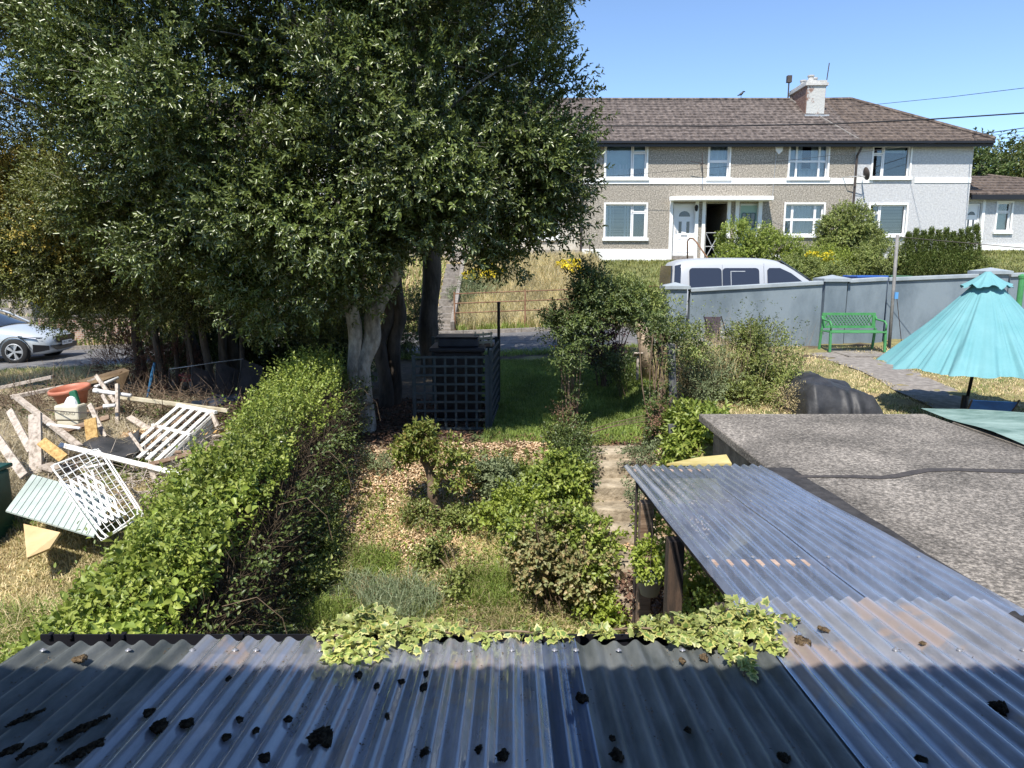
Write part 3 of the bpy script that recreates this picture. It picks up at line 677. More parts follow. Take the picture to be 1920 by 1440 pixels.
def corrug(name, x0, x1, y0, y1, mat, parent, dz=0.0, amp=.0115, spp=10, ny=7, zf=RZf, sag=.004):
    n = max(2, int(round((x1 - x0) / PIT * spp))); X = np.linspace(x0, x1, n + 1); Y = np.linspace(y0, y1, ny)
    XX, YY = np.meshgrid(X, Y); ZZ = zf(YY) + amp * np.cos(XX / PIT * 2 * np.pi) + dz + sag * np.sin(XX * 3.1 + YY * 2.2) + sag * .6 * np.sin(YY * 5 + XX * 9)
    # curled edges
    ZZ += .003 * np.cos(XX * 40) * (YY > y1 - .05)
    a = (np.arange(ny - 1)[:, None] * (n + 1) + np.arange(n)[None, :]).ravel()
    return npmesh(name, np.stack([XX.ravel(), YY.ravel(), ZZ.ravel()], 1), np.stack([a, a + 1, a + n + 2, a + n + 1], 1), mat, parent, True)
m_wood = M('weathered_timber', (.14, .085, .055), (.34, .24, .17), 3, .85, .004, 40, stretch=(1, 12, 12), c3=(.22, .15, .10))
m_pink = M('pale_pinkish_timber', (.30, .20, .15), (.52, .38, .30), 3, .8, .003, 40, stretch=(1, 9, 9))  # pale pinkish timber of the eaves beam and purlins
m_dkwood = M('dark_stained_timber', (.028, .022, .018), (.10, .065, .045), 4, .85, .004, 40, stretch=(8, 8, 1))
m_screw = M('screw_cap', (.30, .30, .32), None, rough=.3, metal=.4)
pr = thing('patio_roof', 'corrugated patio roof of dark and clear plastic sheets in the foreground', 'roof', (0, 1.2, 2.3))
Y0 = .02
corrug('dark_sheet', -1.80, -1.115, Y0, 2.44, m_dksheet, pr)['label'] = 'dark grey corrugated sheet at the left end'
corrug('clear_sheet', -1.15, -.40, Y0, 2.475, m_clear, pr, .004)['label'] = 'clear sheet next to the left dark sheet'
corrug('clear_sheet', -.45, .11, Y0, 2.47, m_clear, pr, .0075)['label'] = 'clear sheet in the middle of the roof'
corrug('clear_sheet', .08, .235, Y0, 2.46, m_smoke, pr, .0035)['label'] = 'narrow bluish strip of sheet'
corrug('dark_sheet', .22, .98, Y0, 2.445, m_dksheet, pr, .0)['label'] = 'dark grey corrugated sheet right of the middle'
corrug('clear_sheet', .93, 2.03, Y0, 2.86, m_clear, pr, .0085)['label'] = 'long clear sheet overlapping the lean-to'
def sp(px, py):       # point of the roof plane under a pixel
    d = dray(px, py); t = (2.4291 - CAMZ) / (d[2] + .0857 * d[1]); return Vector((d[0] * t, d[1] * t, CAMZ + d[2] * t))
def washer(x, y, par, zf=RZf, dz=.012):
    z = zf(y) + .0095 * math.cos(x / PIT * 2 * math.pi) + dz; n = Matrix.Rotation(-.0857, 3, 'X')
    MB().lathe((x, y, z - .002), [(.0, .006), (.004, .006), (.005, .003), (.0095, .002), (.011, 0)], 12, rot=n).build('screw', m_screw, par, smooth=True)
for px in (85, 257, 369, 460, 485, 594, 669, 788, 900, 942, 1064, 1178, 1297, 1415, 1543, 1662, 1786, 1908, 1020):
    q = sp(px, 1228); washer(round(q.x / PIT) * PIT, q.y, pr)
def beam(x0, x1, y0, y1, top, bot, name, mat, par):
    return MB().add([(x0, y0, RZf(y0) - top), (x1, y0, RZf(y0) - top), (x1, y1, RZf(y1) - top), (x0, y1, RZf(y1) - top),
                     (x0, y0, RZf(y0) - bot), (x1, y0, RZf(y0) - bot), (x1, y1, RZf(y1) - bot), (x0, y1, RZf(y1) - bot)],
                    [(0, 1, 2, 3), (7, 6, 5, 4), (0, 4, 5, 1), (1, 5, 6, 2), (2, 6, 7, 3), (3, 7, 4, 0)]).build(name, mat, par)
beam(-1.78, 2.05, 2.27, 2.40, .022, .09, 'eaves_beam', m_pink, pr)
beam(-1.78, 2.05, .10, .2, .022, .12, 'wall_plate', m_wood, pr)
for x, wd in ((-1.72, .06), (-.90, .05), (-.27, .05), (.16, .05), (.95, .06), (1.98, .06)):
    beam(x, x + wd, .2, 2.268, .022, .12, 'rafter', m_wood, pr)
beam(-.22, .075, .5, 2.13, .02, .035, 'plywood_sheet', M('pale_shaded_plywood', (.20, .13, .09), (.75, .52, .38), 2.5, .8, lo=.3, hi=.5), pr)
beam(-.95, -.62, .3, 1.95, .02, .03, 'stained_board', M('peeling_brown_stain', (.03, .04, .06), (.85, .58, .40), 4.5, .8, lo=.46, hi=.54), pr)
beam(.98, 1.25, .3, 1.95, .02, .03, 'stained_board', M('peeling_grey_stain', (.03, .04, .05), (.70, .55, .42), 3.5, .8, lo=.46, hi=.56), pr)
beam(1.35, 1.95, .6, 2.10, .04, .055, 'plywood_sheet', m_wood, pr)
beam(-.80, -.36, .4, 1.90, .16, .175, 'old_board', M('peeling_painted_board', (.05, .055, .06), (.34, .26, .20), 5, .8, lo=.5, hi=.56), pr)
g = MB(); prof = [(2.455, -.055), (2.46, -.10), (2.50, -.12), (2.545, -.10), (2.55, -.04), (2.543, -.04), (2.538, -.095), (2.50, -.112), (2.467, -.095), (2.462, -.055)]
gz_ = RZf(2.46) + .02
g.prism([(-1.82, y, gz_ + z) for y, z in prof], (2.85, 0, 0)); g.build('gutter', m_gut, pr)
MB().bb(-1.83, -1.815, .0, 2.55, 2.02, 2.14).build('bargeboard', m_gut, pr)
for i, px in enumerate((72, 112, 182, 212, 440)):
    q = sp(px, 1199); MB().bb(q.x - .008, q.x + .008, 2.53, 2.555, gz_ - .05, gz_ - .034).build('gutter_clip', m_gut, pr)
for x in (-1.74, -.6, .45):
    MB().bb(x, x + .08, 2.29, 2.37, -.05, RZf(2.3) - .1).build('post', m_wood, pr, bevel=.004)
MB().bb(-1.80, .96, 2.36, 2.40, 0, RZf(2.4) - .12).build('front_boarding', m_dkwood, pr)
MB().bb(-1.80, -1.76, .0, 2.35, 0, RZf(2.4) - .12).build('side_boarding', m_dkwood, pr)
# floor slab under the patio roof
MB().bb(-2.2, 2.12, -.05, 4.2, -.2, .03).build('patio', m_conc).__setitem__('kind', 'structure')
# our own house: wall and eaves that throw the shadow over the near roof
m_rend = M('cream_rendered_wall', (.45, .42, .36), (.58, .54, .47), 2, .9)
hh = thing('house', 'rendered house whose upstairs window looks out over the patio roof', 'house', (0, -.4, 0))
def wallb(x0, x1, z0, z1): return (x0, x1, z0, z1)
wm = MB()
for (x0, x1, z0, z1) in ((-7, -.9, 0, 5.0), (.9, 7, 0, 5.0), (-.9, .9, 0, 3.0), (-.9, .9, 4.3, 5.0)): wm.bb(x0, x1, -.42, -.12, z0, z1)
wm.build('wall', m_rend, hh)
MB().bb(-7.2, 7.2, -.5, .30, 5.0, 5.06).build('soffit', m_white, hh)
MB().bb(-7.2, 7.2, .30, .38, 4.98, 5.2).build('gutter', m_gut, hh)
MB().add([(-7.2, .32, 5.22), (7.2, .32, 5.22), (7.2, -3.6, 7.9), (-7.2, -3.6, 7.9), (-7.2, .32, 5.1), (7.2, .32, 5.1), (7.2, -3.6, 7.78), (-7.2, -3.6, 7.78)],
         [(0, 1, 2, 3), (4, 7, 6, 5), (0, 4, 5, 1), (1, 5, 6, 2), (2, 6, 7, 3), (3, 7, 4, 0)]).build('roof', m_tile2, hh)

# dry grit and leaf crumbs gathered in the furrows of the sheets
nn_ = 2600; gx_ = R.integers(-23, 26, nn_) * PIT + PIT / 2 + R.normal(size=nn_) * .006; gy_ = R.uniform(1.4, 2.42, nn_); keep_ = (np.sin(gx_ * 31 + 2) + np.sin(gy_ * 9 + gx_ * 7) + R.normal(size=nn_) * .6) > .4; gx_, gy_ = gx_[keep_], gy_[keep_]
gd_ = rdir(len(gx_)); gd_[:, 2] *= .2
tag(leafcloud('roof_grit', np.stack([gx_, gy_, RZf(gy_) - .0115 + .010], 1), gd_, np.array([0, 0, 1.]) + rdir(len(gx_)) * .4, R.uniform(.004, .013, len(gx_)), R.uniform(.002, .006, len(gx_)), M('brown_grit', (.04, .03, .02), (.2, .15, .1), 60, 1.0), None), kind='stuff')
# moss clumps lying on the roof sheets
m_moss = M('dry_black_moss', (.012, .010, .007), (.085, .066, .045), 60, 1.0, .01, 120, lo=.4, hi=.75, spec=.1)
def moss(px, py, w, h, label, rot=0.0, dzf=.012, light=False):
    q = sp(px, py); dep = q.y * .987 + (CAMZ - q.z) * .163; wx = w * .74 * dep / F; wy = h * .74 * dep / F * 1.45
    t = thing('moss_clump', label, 'moss', (q.x, q.y, RZf(q.y) + dzf), 'moss clumps fallen on the patio roof')
    # lumpy cluster of small lumps
    n = 420; d = rdir(n); rr = 1 + .22 * np.sin(d[:, 0] * 5 + px) + .18 * np.cos(d[:, 1] * 8 + py)
    sc = np.array([wx * .5, wy * .5, min(wx, wy) * .26])
    c, s = math.cos(rot), math.sin(rot); P = d * rr[:, None] * sc * (R.uniform(.45, 1, n) ** .5)[:, None]; P[:, 2] = np.abs(P[:, 2]) * .8
    P = np.stack([P[:, 0] * c - P[:, 1] * s, P[:, 0] * s + P[:, 1] * c, P[:, 2]], 1) + np.array([q.x, q.y, RZf(q.y) + dzf])
    sz = max(.002, min(wx, wy) * .11); tet = np.array([[1, 1, 1], [1, -1, -1], [-1, 1, -1], [-1, -1, 1]]) * sz
    rot_ = rdir(n); V = (P[:, None, :] + tet[None] * R.uniform(.5, 1.4, (n, 1, 1)) * (1 + .5 * rot_[:, None, :])).reshape(-1, 3)
    b = np.arange(n)[:, None] * 4
    f = np.concatenate([b + [0, 1, 2], b + [0, 3, 1], b + [0, 2, 3], b + [1, 3, 2]], 0)
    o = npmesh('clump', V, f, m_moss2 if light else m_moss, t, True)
    return t
m_moss2 = M('sunlit_brown_moss', (.07, .05, .03), (.22, .16, .10), 60, 1.0, .01, 120, spec=.1)  # paler moss copy; sunlight is put into its colour
for args in [
    (603, 1393, 48, 48, 'largest black moss clump, in the middle of the left clear sheet', .3),
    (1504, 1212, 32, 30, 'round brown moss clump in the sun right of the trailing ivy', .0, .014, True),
    (1090, 1317, 26, 24, 'moss clump at the left edge of the right dark sheet', .2),
    (1157, 1424, 26, 30, 'moss clump low on the right dark sheet, just left of its middle', .2),
    (1467, 1428, 24, 20, 'moss clump at the bottom edge right end of the right dark sheet', .2),
    (1289, 1376, 14, 14, 'small moss clump alone in the middle of the right dark sheet', .0),
    (1873, 1334, 36, 26, 'flat moss clump lying at the far right of the clear sheet', -.5),
    (1725, 1431, 26, 14, 'moss clump at the bottom edge of the right clear sheet', -.4),
    (943, 1425, 26, 26, 'moss clump at the bottom of the pale plywood strip', .0),
    (899, 1414, 18, 22, 'moss clump just left of the one at the bottom of the plywood strip', .0),
    (799, 1422, 24, 34, 'tall moss clump at the bottom edge left of the plywood strip', .2),
    (723, 1353, 18, 22, 'oval moss clump right of the seam between the two clear sheets', .1),
    (793, 1296, 17, 26, 'elongated moss clump just under the ivy on the middle clear sheet', -.3),
    (798, 1270, 14, 14, 'moss clump touching the ivy on the middle clear sheet', 0),
    (752, 1285, 15, 12, 'moss clump left of the elongated one near the ivy', .4),
    (706, 1293, 12, 15, 'moss clump right on the seam below the ivy', 0),
    (673, 1272, 16, 18, 'moss clump under the left trailing ivy strand', .2),
    (541, 1356, 18, 15, 'moss clump upper right of two small ones on the left clear sheet', .4),
    (480, 1377, 14, 14, 'small moss clump between two others on the left clear sheet', 0),
    (424, 1390, 18, 16, 'small moss clump lower left on the left clear sheet', .3),
    (449, 1357, 14, 16, 'moss clump above the two lower ones on the left clear sheet', .5),
    (429, 1280, 14, 14, 'moss clump high on the left clear sheet', .2),
    (495, 1430, 26, 22, 'moss clump at the bottom edge of the left clear sheet', .3),
    (351, 1364, 26, 20, 'moss clump right of a larger one by the dark sheet seam', .3),
    (301, 1370, 32, 30, 'moss clump beside the seam of the left dark sheet', .5),
    (280, 1344, 24, 18, 'moss clump right at the seam of the left dark sheet', .5),
    (152, 1375, 26, 74, 'long moss streak in a furrow of the left dark sheet, middle of three', -.62),
    (160, 1415, 28, 70, 'long moss streak low beside the seam on the left dark sheet', -.62),
    (45, 1355, 20, 56, 'long moss streak furthest left on the left dark sheet', -.62),
    (20, 1415, 24, 40, 'moss streak in the lower left corner of the left dark sheet', -.62),
    (62, 1415, 22, 44, 'moss streak just right of the lower left corner one', -.62),
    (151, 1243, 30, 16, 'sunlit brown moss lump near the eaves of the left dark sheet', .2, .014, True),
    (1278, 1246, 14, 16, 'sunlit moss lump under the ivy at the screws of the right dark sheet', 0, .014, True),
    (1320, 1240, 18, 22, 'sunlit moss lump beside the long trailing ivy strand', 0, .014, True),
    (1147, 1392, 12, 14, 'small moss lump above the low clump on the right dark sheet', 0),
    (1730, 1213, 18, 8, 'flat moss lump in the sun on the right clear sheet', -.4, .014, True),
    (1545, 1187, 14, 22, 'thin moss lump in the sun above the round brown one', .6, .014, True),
]: moss(*args)

# ------------------------------------------------------------ lean-to with blue sheets
lt = thing('lean_to', 'lean-to of blue hazy corrugated sheets on timber posts beside the flat concrete roof', 'lean-to', (1.5, 4.2, 2.1))
corrug('corrugated_sheet', .955, 1.56, 2.72, 5.88, m_bluep, lt, -.004, ny=14)
corrug('corrugated_sheet', 1.53, 2.12, 2.72, 5.87, m_bluep, lt, -.0005, ny=14)
for y, w_ in ((5.70, .07), (4.52, .07), (3.36, .08)):
    beam(1.0, 2.1, y, y + w_, .0145, .08, 'purlin', m_pink, lt)
beam(1.06, 1.13, 2.75, 5.85, .081, .17, 'rafter', m_dkwood, lt); beam(2.02, 2.09, 2.75, 5.85, .081, .17, 'rafter', m_dkwood, lt)
for row in (5.72, 4.56, 3.40):
    for i in range(6): washer(round((1.0 + i * .21) / PIT) * PIT, row, lt, dz=.006)
for y in (4.3, 5.27, 3.2):
    MB().bb(.99, 1.09, y - .05, y + .05, -.05, RZf(y) - .172).build('post', m_dkwood if y == 4.3 else m_wood, lt, bevel=.005)
MB().tube([(1.0, 5.42, -.05), (.985, 5.40, RZf(5.4) - .02)], .012, 6).build('metal_rod', m_pipe, lt)
# ------------------------------------------------------------ flat roofed outbuilding
fb = thing('outbuilding', 'low outbuilding with a flat weathered concrete roof at the right', 'outbuilding', (3.5, 5.2, 0))
m_slab = M('weathered_concrete_roof', (.075, .066, .056), (.41, .365, .315), 44, .95, .010, 90, c3=(.185, .165, .143), lo=.36, hi=.64, detail=15)
_nt = m_slab.node_tree; _pb = _nt.nodes['Principled BSDF']
_old = _pb.inputs['Base Color'].links[0].from_socket
_n2 = _nt.nodes.new('ShaderNodeTexNoise'); _n2.inputs['Scale'].default_value = 1.1; _n2.inputs['Detail'].default_value = 5; _nt.links.new(_nt.nodes['Texture Coordinate'].outputs['Object'], _n2.inputs['Vector'])
_m2 = _nt.nodes.new('ShaderNodeMapRange'); _m2.inputs[1].default_value = .35; _m2.inputs[2].default_value = .65; _m2.inputs[3].default_value = .62; _m2.inputs[4].default_value = 1.25; _nt.links.new(_n2.outputs['Fac'], _m2.inputs[0])
_vs = _nt.nodes.new('ShaderNodeVectorMath'); _vs.operation = 'SCALE'; _nt.links.new(_old, _vs.inputs[0]); _nt.links.new(_m2.outputs[0], _vs.inputs['Scale']); _nt.links.new(_vs.outputs[0], _pb.inputs['Base Color'])
MB().bb(2.16, 4.78, 1.0, 8.04, 1.83, 1.92).build('concrete_roof', m_slab, fb, bevel=.012)
m_block = M('rough_block_wall', (.13, .11, .09), (.3, .26, .21), 5, .95, .01, 30)
MB().bb(2.3, 8.5, 1.0, 7.9, -.1, 1.828).build('wall', m_block, fb)
m_felt = M('black_roofing_felt', (.018, .017, .018), (.06, .056, .056), 8, .9, .004, 50)
fl = MB(); V = []
for i, y in enumerate(np.arange(1.2, 5.95, .2)):
    V += [(2.13, y, 1.905), (2.14, y, 1.926), (float(np.interp(y, [2.5, 5.9], [2.55, 2.35])) + .008 * math.sin(i * 1.7), y, 1.9245)]
k = len(V) // 3; fl.add(V, [f for i in range(k - 1) for f in ((i * 3, i * 3 + 3, i * 3 + 4, i * 3 + 1), (i * 3 + 1, i * 3 + 4, i * 3 + 5, i * 3 + 2))]); fl.build('felt_strip', m_felt, fb)
tp = [(1480, 893, 5), (1540, 893, 4), (1600, 893, 5), (1650, 895, 6), (1680, 892, 8), (1710, 886, 9), (1740, 881, 7), (1790, 880, 5), (1850, 882, 6), (1930, 884, 7)]
V = []
for px, py, h in tp:
    a, b = atZ(px, py - h / 2, 1.925), atZ(px, py + h / 2, 1.925); V += [a, b]
MB().add(V, [(2 * i, 2 * i + 1, 2 * i + 3, 2 * i + 2) for i in range(len(tp) - 1)]).build('tar_repair', M('tar_line', (.04, .036, .036), (.075, .066, .062), 20, .9), fb)
m_green = M('green_mineral_felt', (.10, .17, .145), (.28, .38, .34), 2.2, .7, .006, 14, stretch=(1, 2.2, 1))
gx = np.linspace(4.80, 8.6, 24); gy = np.linspace(1.0, 8.15, 30); A_, B_ = np.meshgrid(gx, gy)
BB = np.where(B_ > 8.0, 8.18 - .0 * A_, B_) - sstep(5.2, 6.6, A_) * (B_ - 1) / 7.2 * .5
ZZ = 1.955 + .010 * np.sin(A_ * 4 + B_ * 2) + .012 * np.sin(B_ * 5 - A_ * 3) - .0 * A_
i1 = (np.arange(29)[:, None] * 24 + np.arange(23)[None, :]).ravel()
npmesh('green_felt', np.stack([A_.ravel(), BB.ravel(), ZZ.ravel()], 1), np.stack([i1, i1 + 1, i1 + 25, i1 + 24], 1), m_green, fb, True)
MB().bb(4.79, 8.6, 1.0, 7.55, 1.83, 1.93).build('felt_deck', m_block, fb)
# yellow board leaning behind the lean-to
yb = MB(); a, b, c, d = atY(1250, 869, 6.15), atY(1372, 869, 6.1), atY(1362, 852, 6.4), atY(1310, 857, 6.5)
yb.prism([a, b, c, d], (0, 0, -.02)); tag(yb.build('yellow_board', M('yellow_painted_board', (.50, .40, .14), (.62, .52, .24), 6, .7)), 'yellow board lying flat just behind the far end of the lean-to', 'board')

# hanging basket under the lean-to
hb = thing('hanging_basket', 'grey plastic hanging pot of variegated leaves beside the lean-to posts', 'plant pot', (1.02, 4.95, 1.2))
MB().lathe((1.02, 4.95, 1.2), [(0, 0), (.065, 0), (.095, .12), (.105, .125), (.106, .15), (.094, .15), (.06, .03)], 24).build('pot', M('grey_plastic', (.20, .21, .22), (.28, .29, .3), 5, .6), hb, smooth=True)
for an in (0.3, 2.4, 4.5): MB().tube([(1.02 + .1 * math.cos(an), 4.95 + .1 * math.sin(an), 1.35), (1.03, 4.95, 1.86)], .0025, 5).build('wire', m_pipe, hb)

# ------------------------------------------------------------ debris in the left yard
def plank(a, b, w, t, mat, label, name='plank', up=(0, 0, 1), group='loose planks in the debris heap'):
    o = MB().bar(a, b, w, t, up).build(name, mat, bevel=.003); return tag(o, label, 'plank', group)
m_grey = M('bleached_timber', (.22, .18, .14), (.56, .49, .42), 3, .85, .003, 40, stretch=(6, 6, 6), c3=(.47, .40, .34))
m_osb = M('orange_chipboard', (.30, .17, .05), (.62, .42, .17), 24, .8, .004, 60)
m_chipw = M('chipped_white_timber', (.36, .30, .25), (.78, .76, .72), 7, .7, .003, 50, lo=.36, hi=.46)
P = lambda x, y, Y: atY(x, y, Y * 1.08)
plank(P(-12, 812, 7.0), P(46, 893, 6.5), .085, .03, m_grey, 'bleached plank leaning at the left edge behind the green bin', up=(.3, -1, .4))
plank(P(66, 776, 7.3), P(68, 888, 7.0), .14, .035, m_grey, 'wide bleached plank standing nearly upright in the left heap', up=(0, -1, .3))
plank(P(28, 742, 8.6), P(150, 838, 7.6), .07, .05, m_grey, 'long bleached beam running diagonally down to the black sheet')
plank(P(18, 770, 7.9), P(58, 845, 7.2), .08, .03, m_grey, 'thin bleached plank left of the upright wide plank', up=(.3, -1, .3))
plank(P(78, 828, 7.1), P(120, 860, 6.9), .11, .03, m_osb, 'short orange chipboard offcut beside the upright plank', up=(0, -1, 1))
plank(P(169, 785, 7.9), P(174, 830, 7.8), .15, .02, m_osb, 'orange chipboard piece standing upright behind the black sheet', up=(0, -1, .2))
plank(P(168, 758, 8.2), P(197, 820, 7.9), .06, .025, m_grey, 'narrow bleached plank leaning right of the bread bin', up=(0, -1, .3))
plank(P(116, 810, 8.0), P(205, 782, 8.1), .07, .03, m_wood, 'brown plank lying across below the bread bin', up=(0, -1, 1))
plank(P(180, 704, 9.3), P(216, 754, 8.9), .05, .03, m_grey, 'narrow plank leaning right of the terracotta pot', up=(0, -1, .3))
plank(P(192, 740, 8.9), P(206, 765, 8.8), .045, .03, m_grey, 'short grey offcut below the leaning narrow plank', up=(0, -1, .3))
plank(P(220, 720, 9.0), P(221, 808, 8.7), .045, .045, m_grey, 'weathered square post standing upright in the heap', 'post', up=(0, -1, 0))
plank(P(224, 744, 9.2), P(428, 770, 8.8), .05, .05, M('yellowed_timber', (.42, .36, .24), (.66, .60, .46), 5, .8), 'long yellowish beam lying across the top of the white bench')
plank(P(-5, 728, 10.5), P(100, 706, 10.6), .12, .05, m_grey, 'weathered board on the grass verge left of the terracotta pot')
plank(P(20, 745, 9.6), P(120, 725, 10.0), .10, .05, m_grey, 'grey board under the one on the verge behind the pot')
plank(P(85, 880, 6.9), P(108, 872, 7.1), .16, .03, m_grey, 'short pale board under the top corner of the wire rack', up=(0, -1, 1))
plank(P(215, 842, 7.7), P(262, 888, 7.4), .03, .025, m_grey, 'thin lath lying under the white bench beam', up=(0, -1, 1))
plank(P(243, 812, 7.8), P(292, 880, 7.5), .035, .025, m_grey, 'thin lath crossing another below the bench', up=(0, -1, 1))
plank(P(255, 886, 7.5), P(283, 868, 7.6), .03, .02, m_grey, 'short lath propped beside the bench leg', up=(0, -1, 1))
# white slatted bench lying on its side
wb = thing('garden_bench', 'chipped white slatted garden bench lying tipped over in the heap', 'bench', (-3.9, 8.2, 1.2))
E0, E1 = P(302, 866, 7.35), P(398, 776, 8.5); A0, A1 = P(226, 852, 7.6), P(333, 762, 8.9); B0, B1 = P(310, 893, 7.42), P(402, 818, 8.45)
for i in range(5):
    t = (i + .1) / 4.6; w_ = .062
    MB().bar(A0.lerp(E0, t), A1.lerp(E1, t), w_, .02, (E0 - A0).cross(E1 - E0).normalized()).build('slat', m_chipw, wb, bevel=.002)
for i in range(5):
    t = (i + .3) / 4.6
    MB().bar(E0.lerp(B0, t), E1.lerp(B1, t), .035, .018, Vector((.6, -.8, .1))).build('slat', m_chipw, wb, bevel=.002)
MB().bar(A0.lerp(A1, .55) + Vector((-.02, 0, .02)), E0.lerp(E1, .5) + Vector((.03, 0, .02)), .035, .03).build('rail', m_chipw, wb, bevel=.002)
MB().bar(A1 + Vector((0, 0, .02)), E1 + Vector((.05, 0, .02)), .05, .04).build('rail', m_chipw, wb, bevel=.002)
MB().bar(P(113, 835, 7.5), P(346, 892, 7.05), .06, .045, (0, -1, 1)).build('front_rail', m_chipw, wb, bevel=.004)
MB().bar(P(222, 905, 7.15), P(318, 926, 7.0), .045, .04, (0, -1, 1)).build('rail', m_chipw, wb, bevel=.004)
MB().bar(P(284, 876, 7.2), P(298, 922, 7.1), .06, .05, (0, -1, 0)).build('leg', m_grey, wb, bevel=.004)
MB().bar(P(332, 888, 7.1), P(336, 915, 7.05), .04, .04, (0, -1, 0)).build('leg', m_chipw, wb, bevel=.004)
MB().bar(P(397, 775, 8.5), P(408, 800, 8.4), .05, .04, (0, -1, 0)).build('leg', m_grey, wb, bevel=.004)
MB().bar(P(346, 826, 7.95), P(356, 846, 7.9), .03, .03, (0, -1, 0)).build('leg', m_chipw, wb, bevel=.004)
# pale green boarded panel
m_pgreen = M('pale_green_boards', (.36, .42, .385), (.50, .56, .52), 4, .7)
pg = thing('boarded_panel', 'pale green panel of narrow grooved boards propped beside the green bin', 'panel', P(100, 960, 6.3))
a, b, d = P(10, 957, 5.75), P(60, 889, 6.3), P(176, 1006, 5.55); u = (b - a); v = (d - a); nn = u.cross(v).normalized(); nn = nn if nn.z > 0 else -nn
for i in range(1): pass
pm = MB()
for i in range(15):
    t0, t1 = i / 15 + .004, (i + 1) / 15 - .004; q = [a + v * t0, a + v * t1, a + v * t1 + u, a + v * t0 + u]; pm.prism(q, nn * -.012)
pm.prism([a + nn * -.0125, a + v - nn * .0125, a + v + u - nn * .0125, a + u - nn * .0125], nn * -.004); pm.build('board_face', m_pgreen, pg)
# wire rack + lattice piece
def gridframe(c, nu, nv, r, rf, name, mat, par, edge=True):
    a, b, cc, d = c; m = MB(); L4 = lambda s, t: (a.lerp(b, s)).lerp(d.lerp(cc, s), t)
    for i in range(nu + 1): m.tube([L4(i / nu, 0), L4(i / nu, 1)], r, 5)
    for j in range(nv + 1): m.tube([L4(0, j / nv), L4(1, j / nv)], r, 5)
    m.build(name + '_mesh', mat, par)
    if edge:
        f = MB(); pts = [L4(.06, 0), L4(.94, 0), L4(1, .05), L4(1, .95), L4(.94, 1), L4(.06, 1), L4(0, .95), L4(0, .05), L4(.06, 0)]
        f.tube(pts, rf, 6, cap=False); f.build(name + '_frame', mat, par)
m_wwire = M('chipped_white_wire', (.42, .24, .18), (.80, .80, .78), 9, .5, lo=.34, hi=.42)
wr = thing('wire_rack', 'white coated wire rack with rusty edges leaning on the pale green panel', 'rack', P(190, 930, 6.2))
gridframe([P(95, 874, 6.2), P(184, 841, 6.6), P(262, 962, 5.7), P(199, 1008, 5.35)], 7, 12, .003, .009, 'wire', m_wwire, wr)
gridframe([P(110, 900, 6.25), P(196, 850, 6.6), P(270, 966, 5.72), P(190, 1014, 5.38)], 2, 2, .0025, .007, 'under', m_wwire, wr)
lp = thing('plastic_lattice', 'white plastic lattice lying under the wire rack', 'lattice', P(180, 950, 6.2))
c4 = [P(118, 905, 6.1), P(172, 882, 6.25), P(236, 965, 5.6), P(188, 985, 5.45)]
L4 = lambda s, t: (c4[0].lerp(c4[1], s)).lerp(c4[3].lerp(c4[2], s), t)
lm = MB()
for i in range(-3, 4):
    for (s0, t0, s1, t1) in (((i / 4), 0, (i + 3) / 4, 1), ((i + 3) / 4, 0, i / 4, 1)):
        # clip to 0..1 in s
        ts = [0.0, 1.0]; ds = s1 - s0
        lo_, hi_ = sorted([(0 - s0) / ds, (1 - s0) / ds]); lo_, hi_ = max(lo_, 0), min(hi_, 1)
        if hi_ - lo_ > .05: lm.bar(L4(s0 + ds * lo_, lo_), L4(s0 + ds * hi_, hi_), .017, .006, (0, -.5, 1))
lm.build('lattice_strips', m_upvc, lp)
# yellow ply board
q = [P(44, 982, 5.75), P(113, 998, 5.6), P(93, 1028, 5.45), P(50, 1046, 5.3)]
tag(MB().prism(q, (0, .02, -.02)).build('plywood_board', M('pale_plywood', (.52, .36, .17), (.66, .48, .26), 3, .7)), 'pale yellow plywood offcut in the grass under the green panel', 'board')
# green plastic bin
gb_ = thing('storage_bin', 'dark green plastic bin at the left edge of the picture', 'bin', (-5.0, 6.1, .55))
m_gbin = M('dark_green_plastic', (.008, .05, .042), (.015, .075, .06), 4, .4)
c = P(2, 930, 6.3); c.z = P(2, 905, 5.74).z - .12; MB().bb(c.x - .35, c.x + .2, 6.2, 6.7, .55, c.z + .12).build('body', m_gbin, gb_, bevel=.03)
MB().bb(c.x - .37, c.x + .22, 6.18, 6.72, c.z + .125, c.z + .165).build('lid', m_gbin, gb_, bevel=.012)
# terracotta pot
tp_ = thing('terracotta_pot', 'wide terracotta coloured plastic pot standing empty on the debris heap', 'plant pot', P(138, 752, 9.0))
c = P(138, 757, 9.0); ro = Matrix.Rotation(rad(-6), 3, 'Y') @ Matrix.Rotation(rad(6), 3, 'X')
MB().lathe(c, [(0, -.02), (.155, -.02), (.185, .08), (.195, .085), (.21, .16), (.24, .175), (.262, .185), (.265, .225), (.25, .24), (.235, .235), (.225, .19), (.17, .0), (0, .0)], 36, rot=ro).build('pot', M('terracotta_plastic', (.42, .145, .085), (.50, .19, .12), 6, .5), tp_, smooth=True)
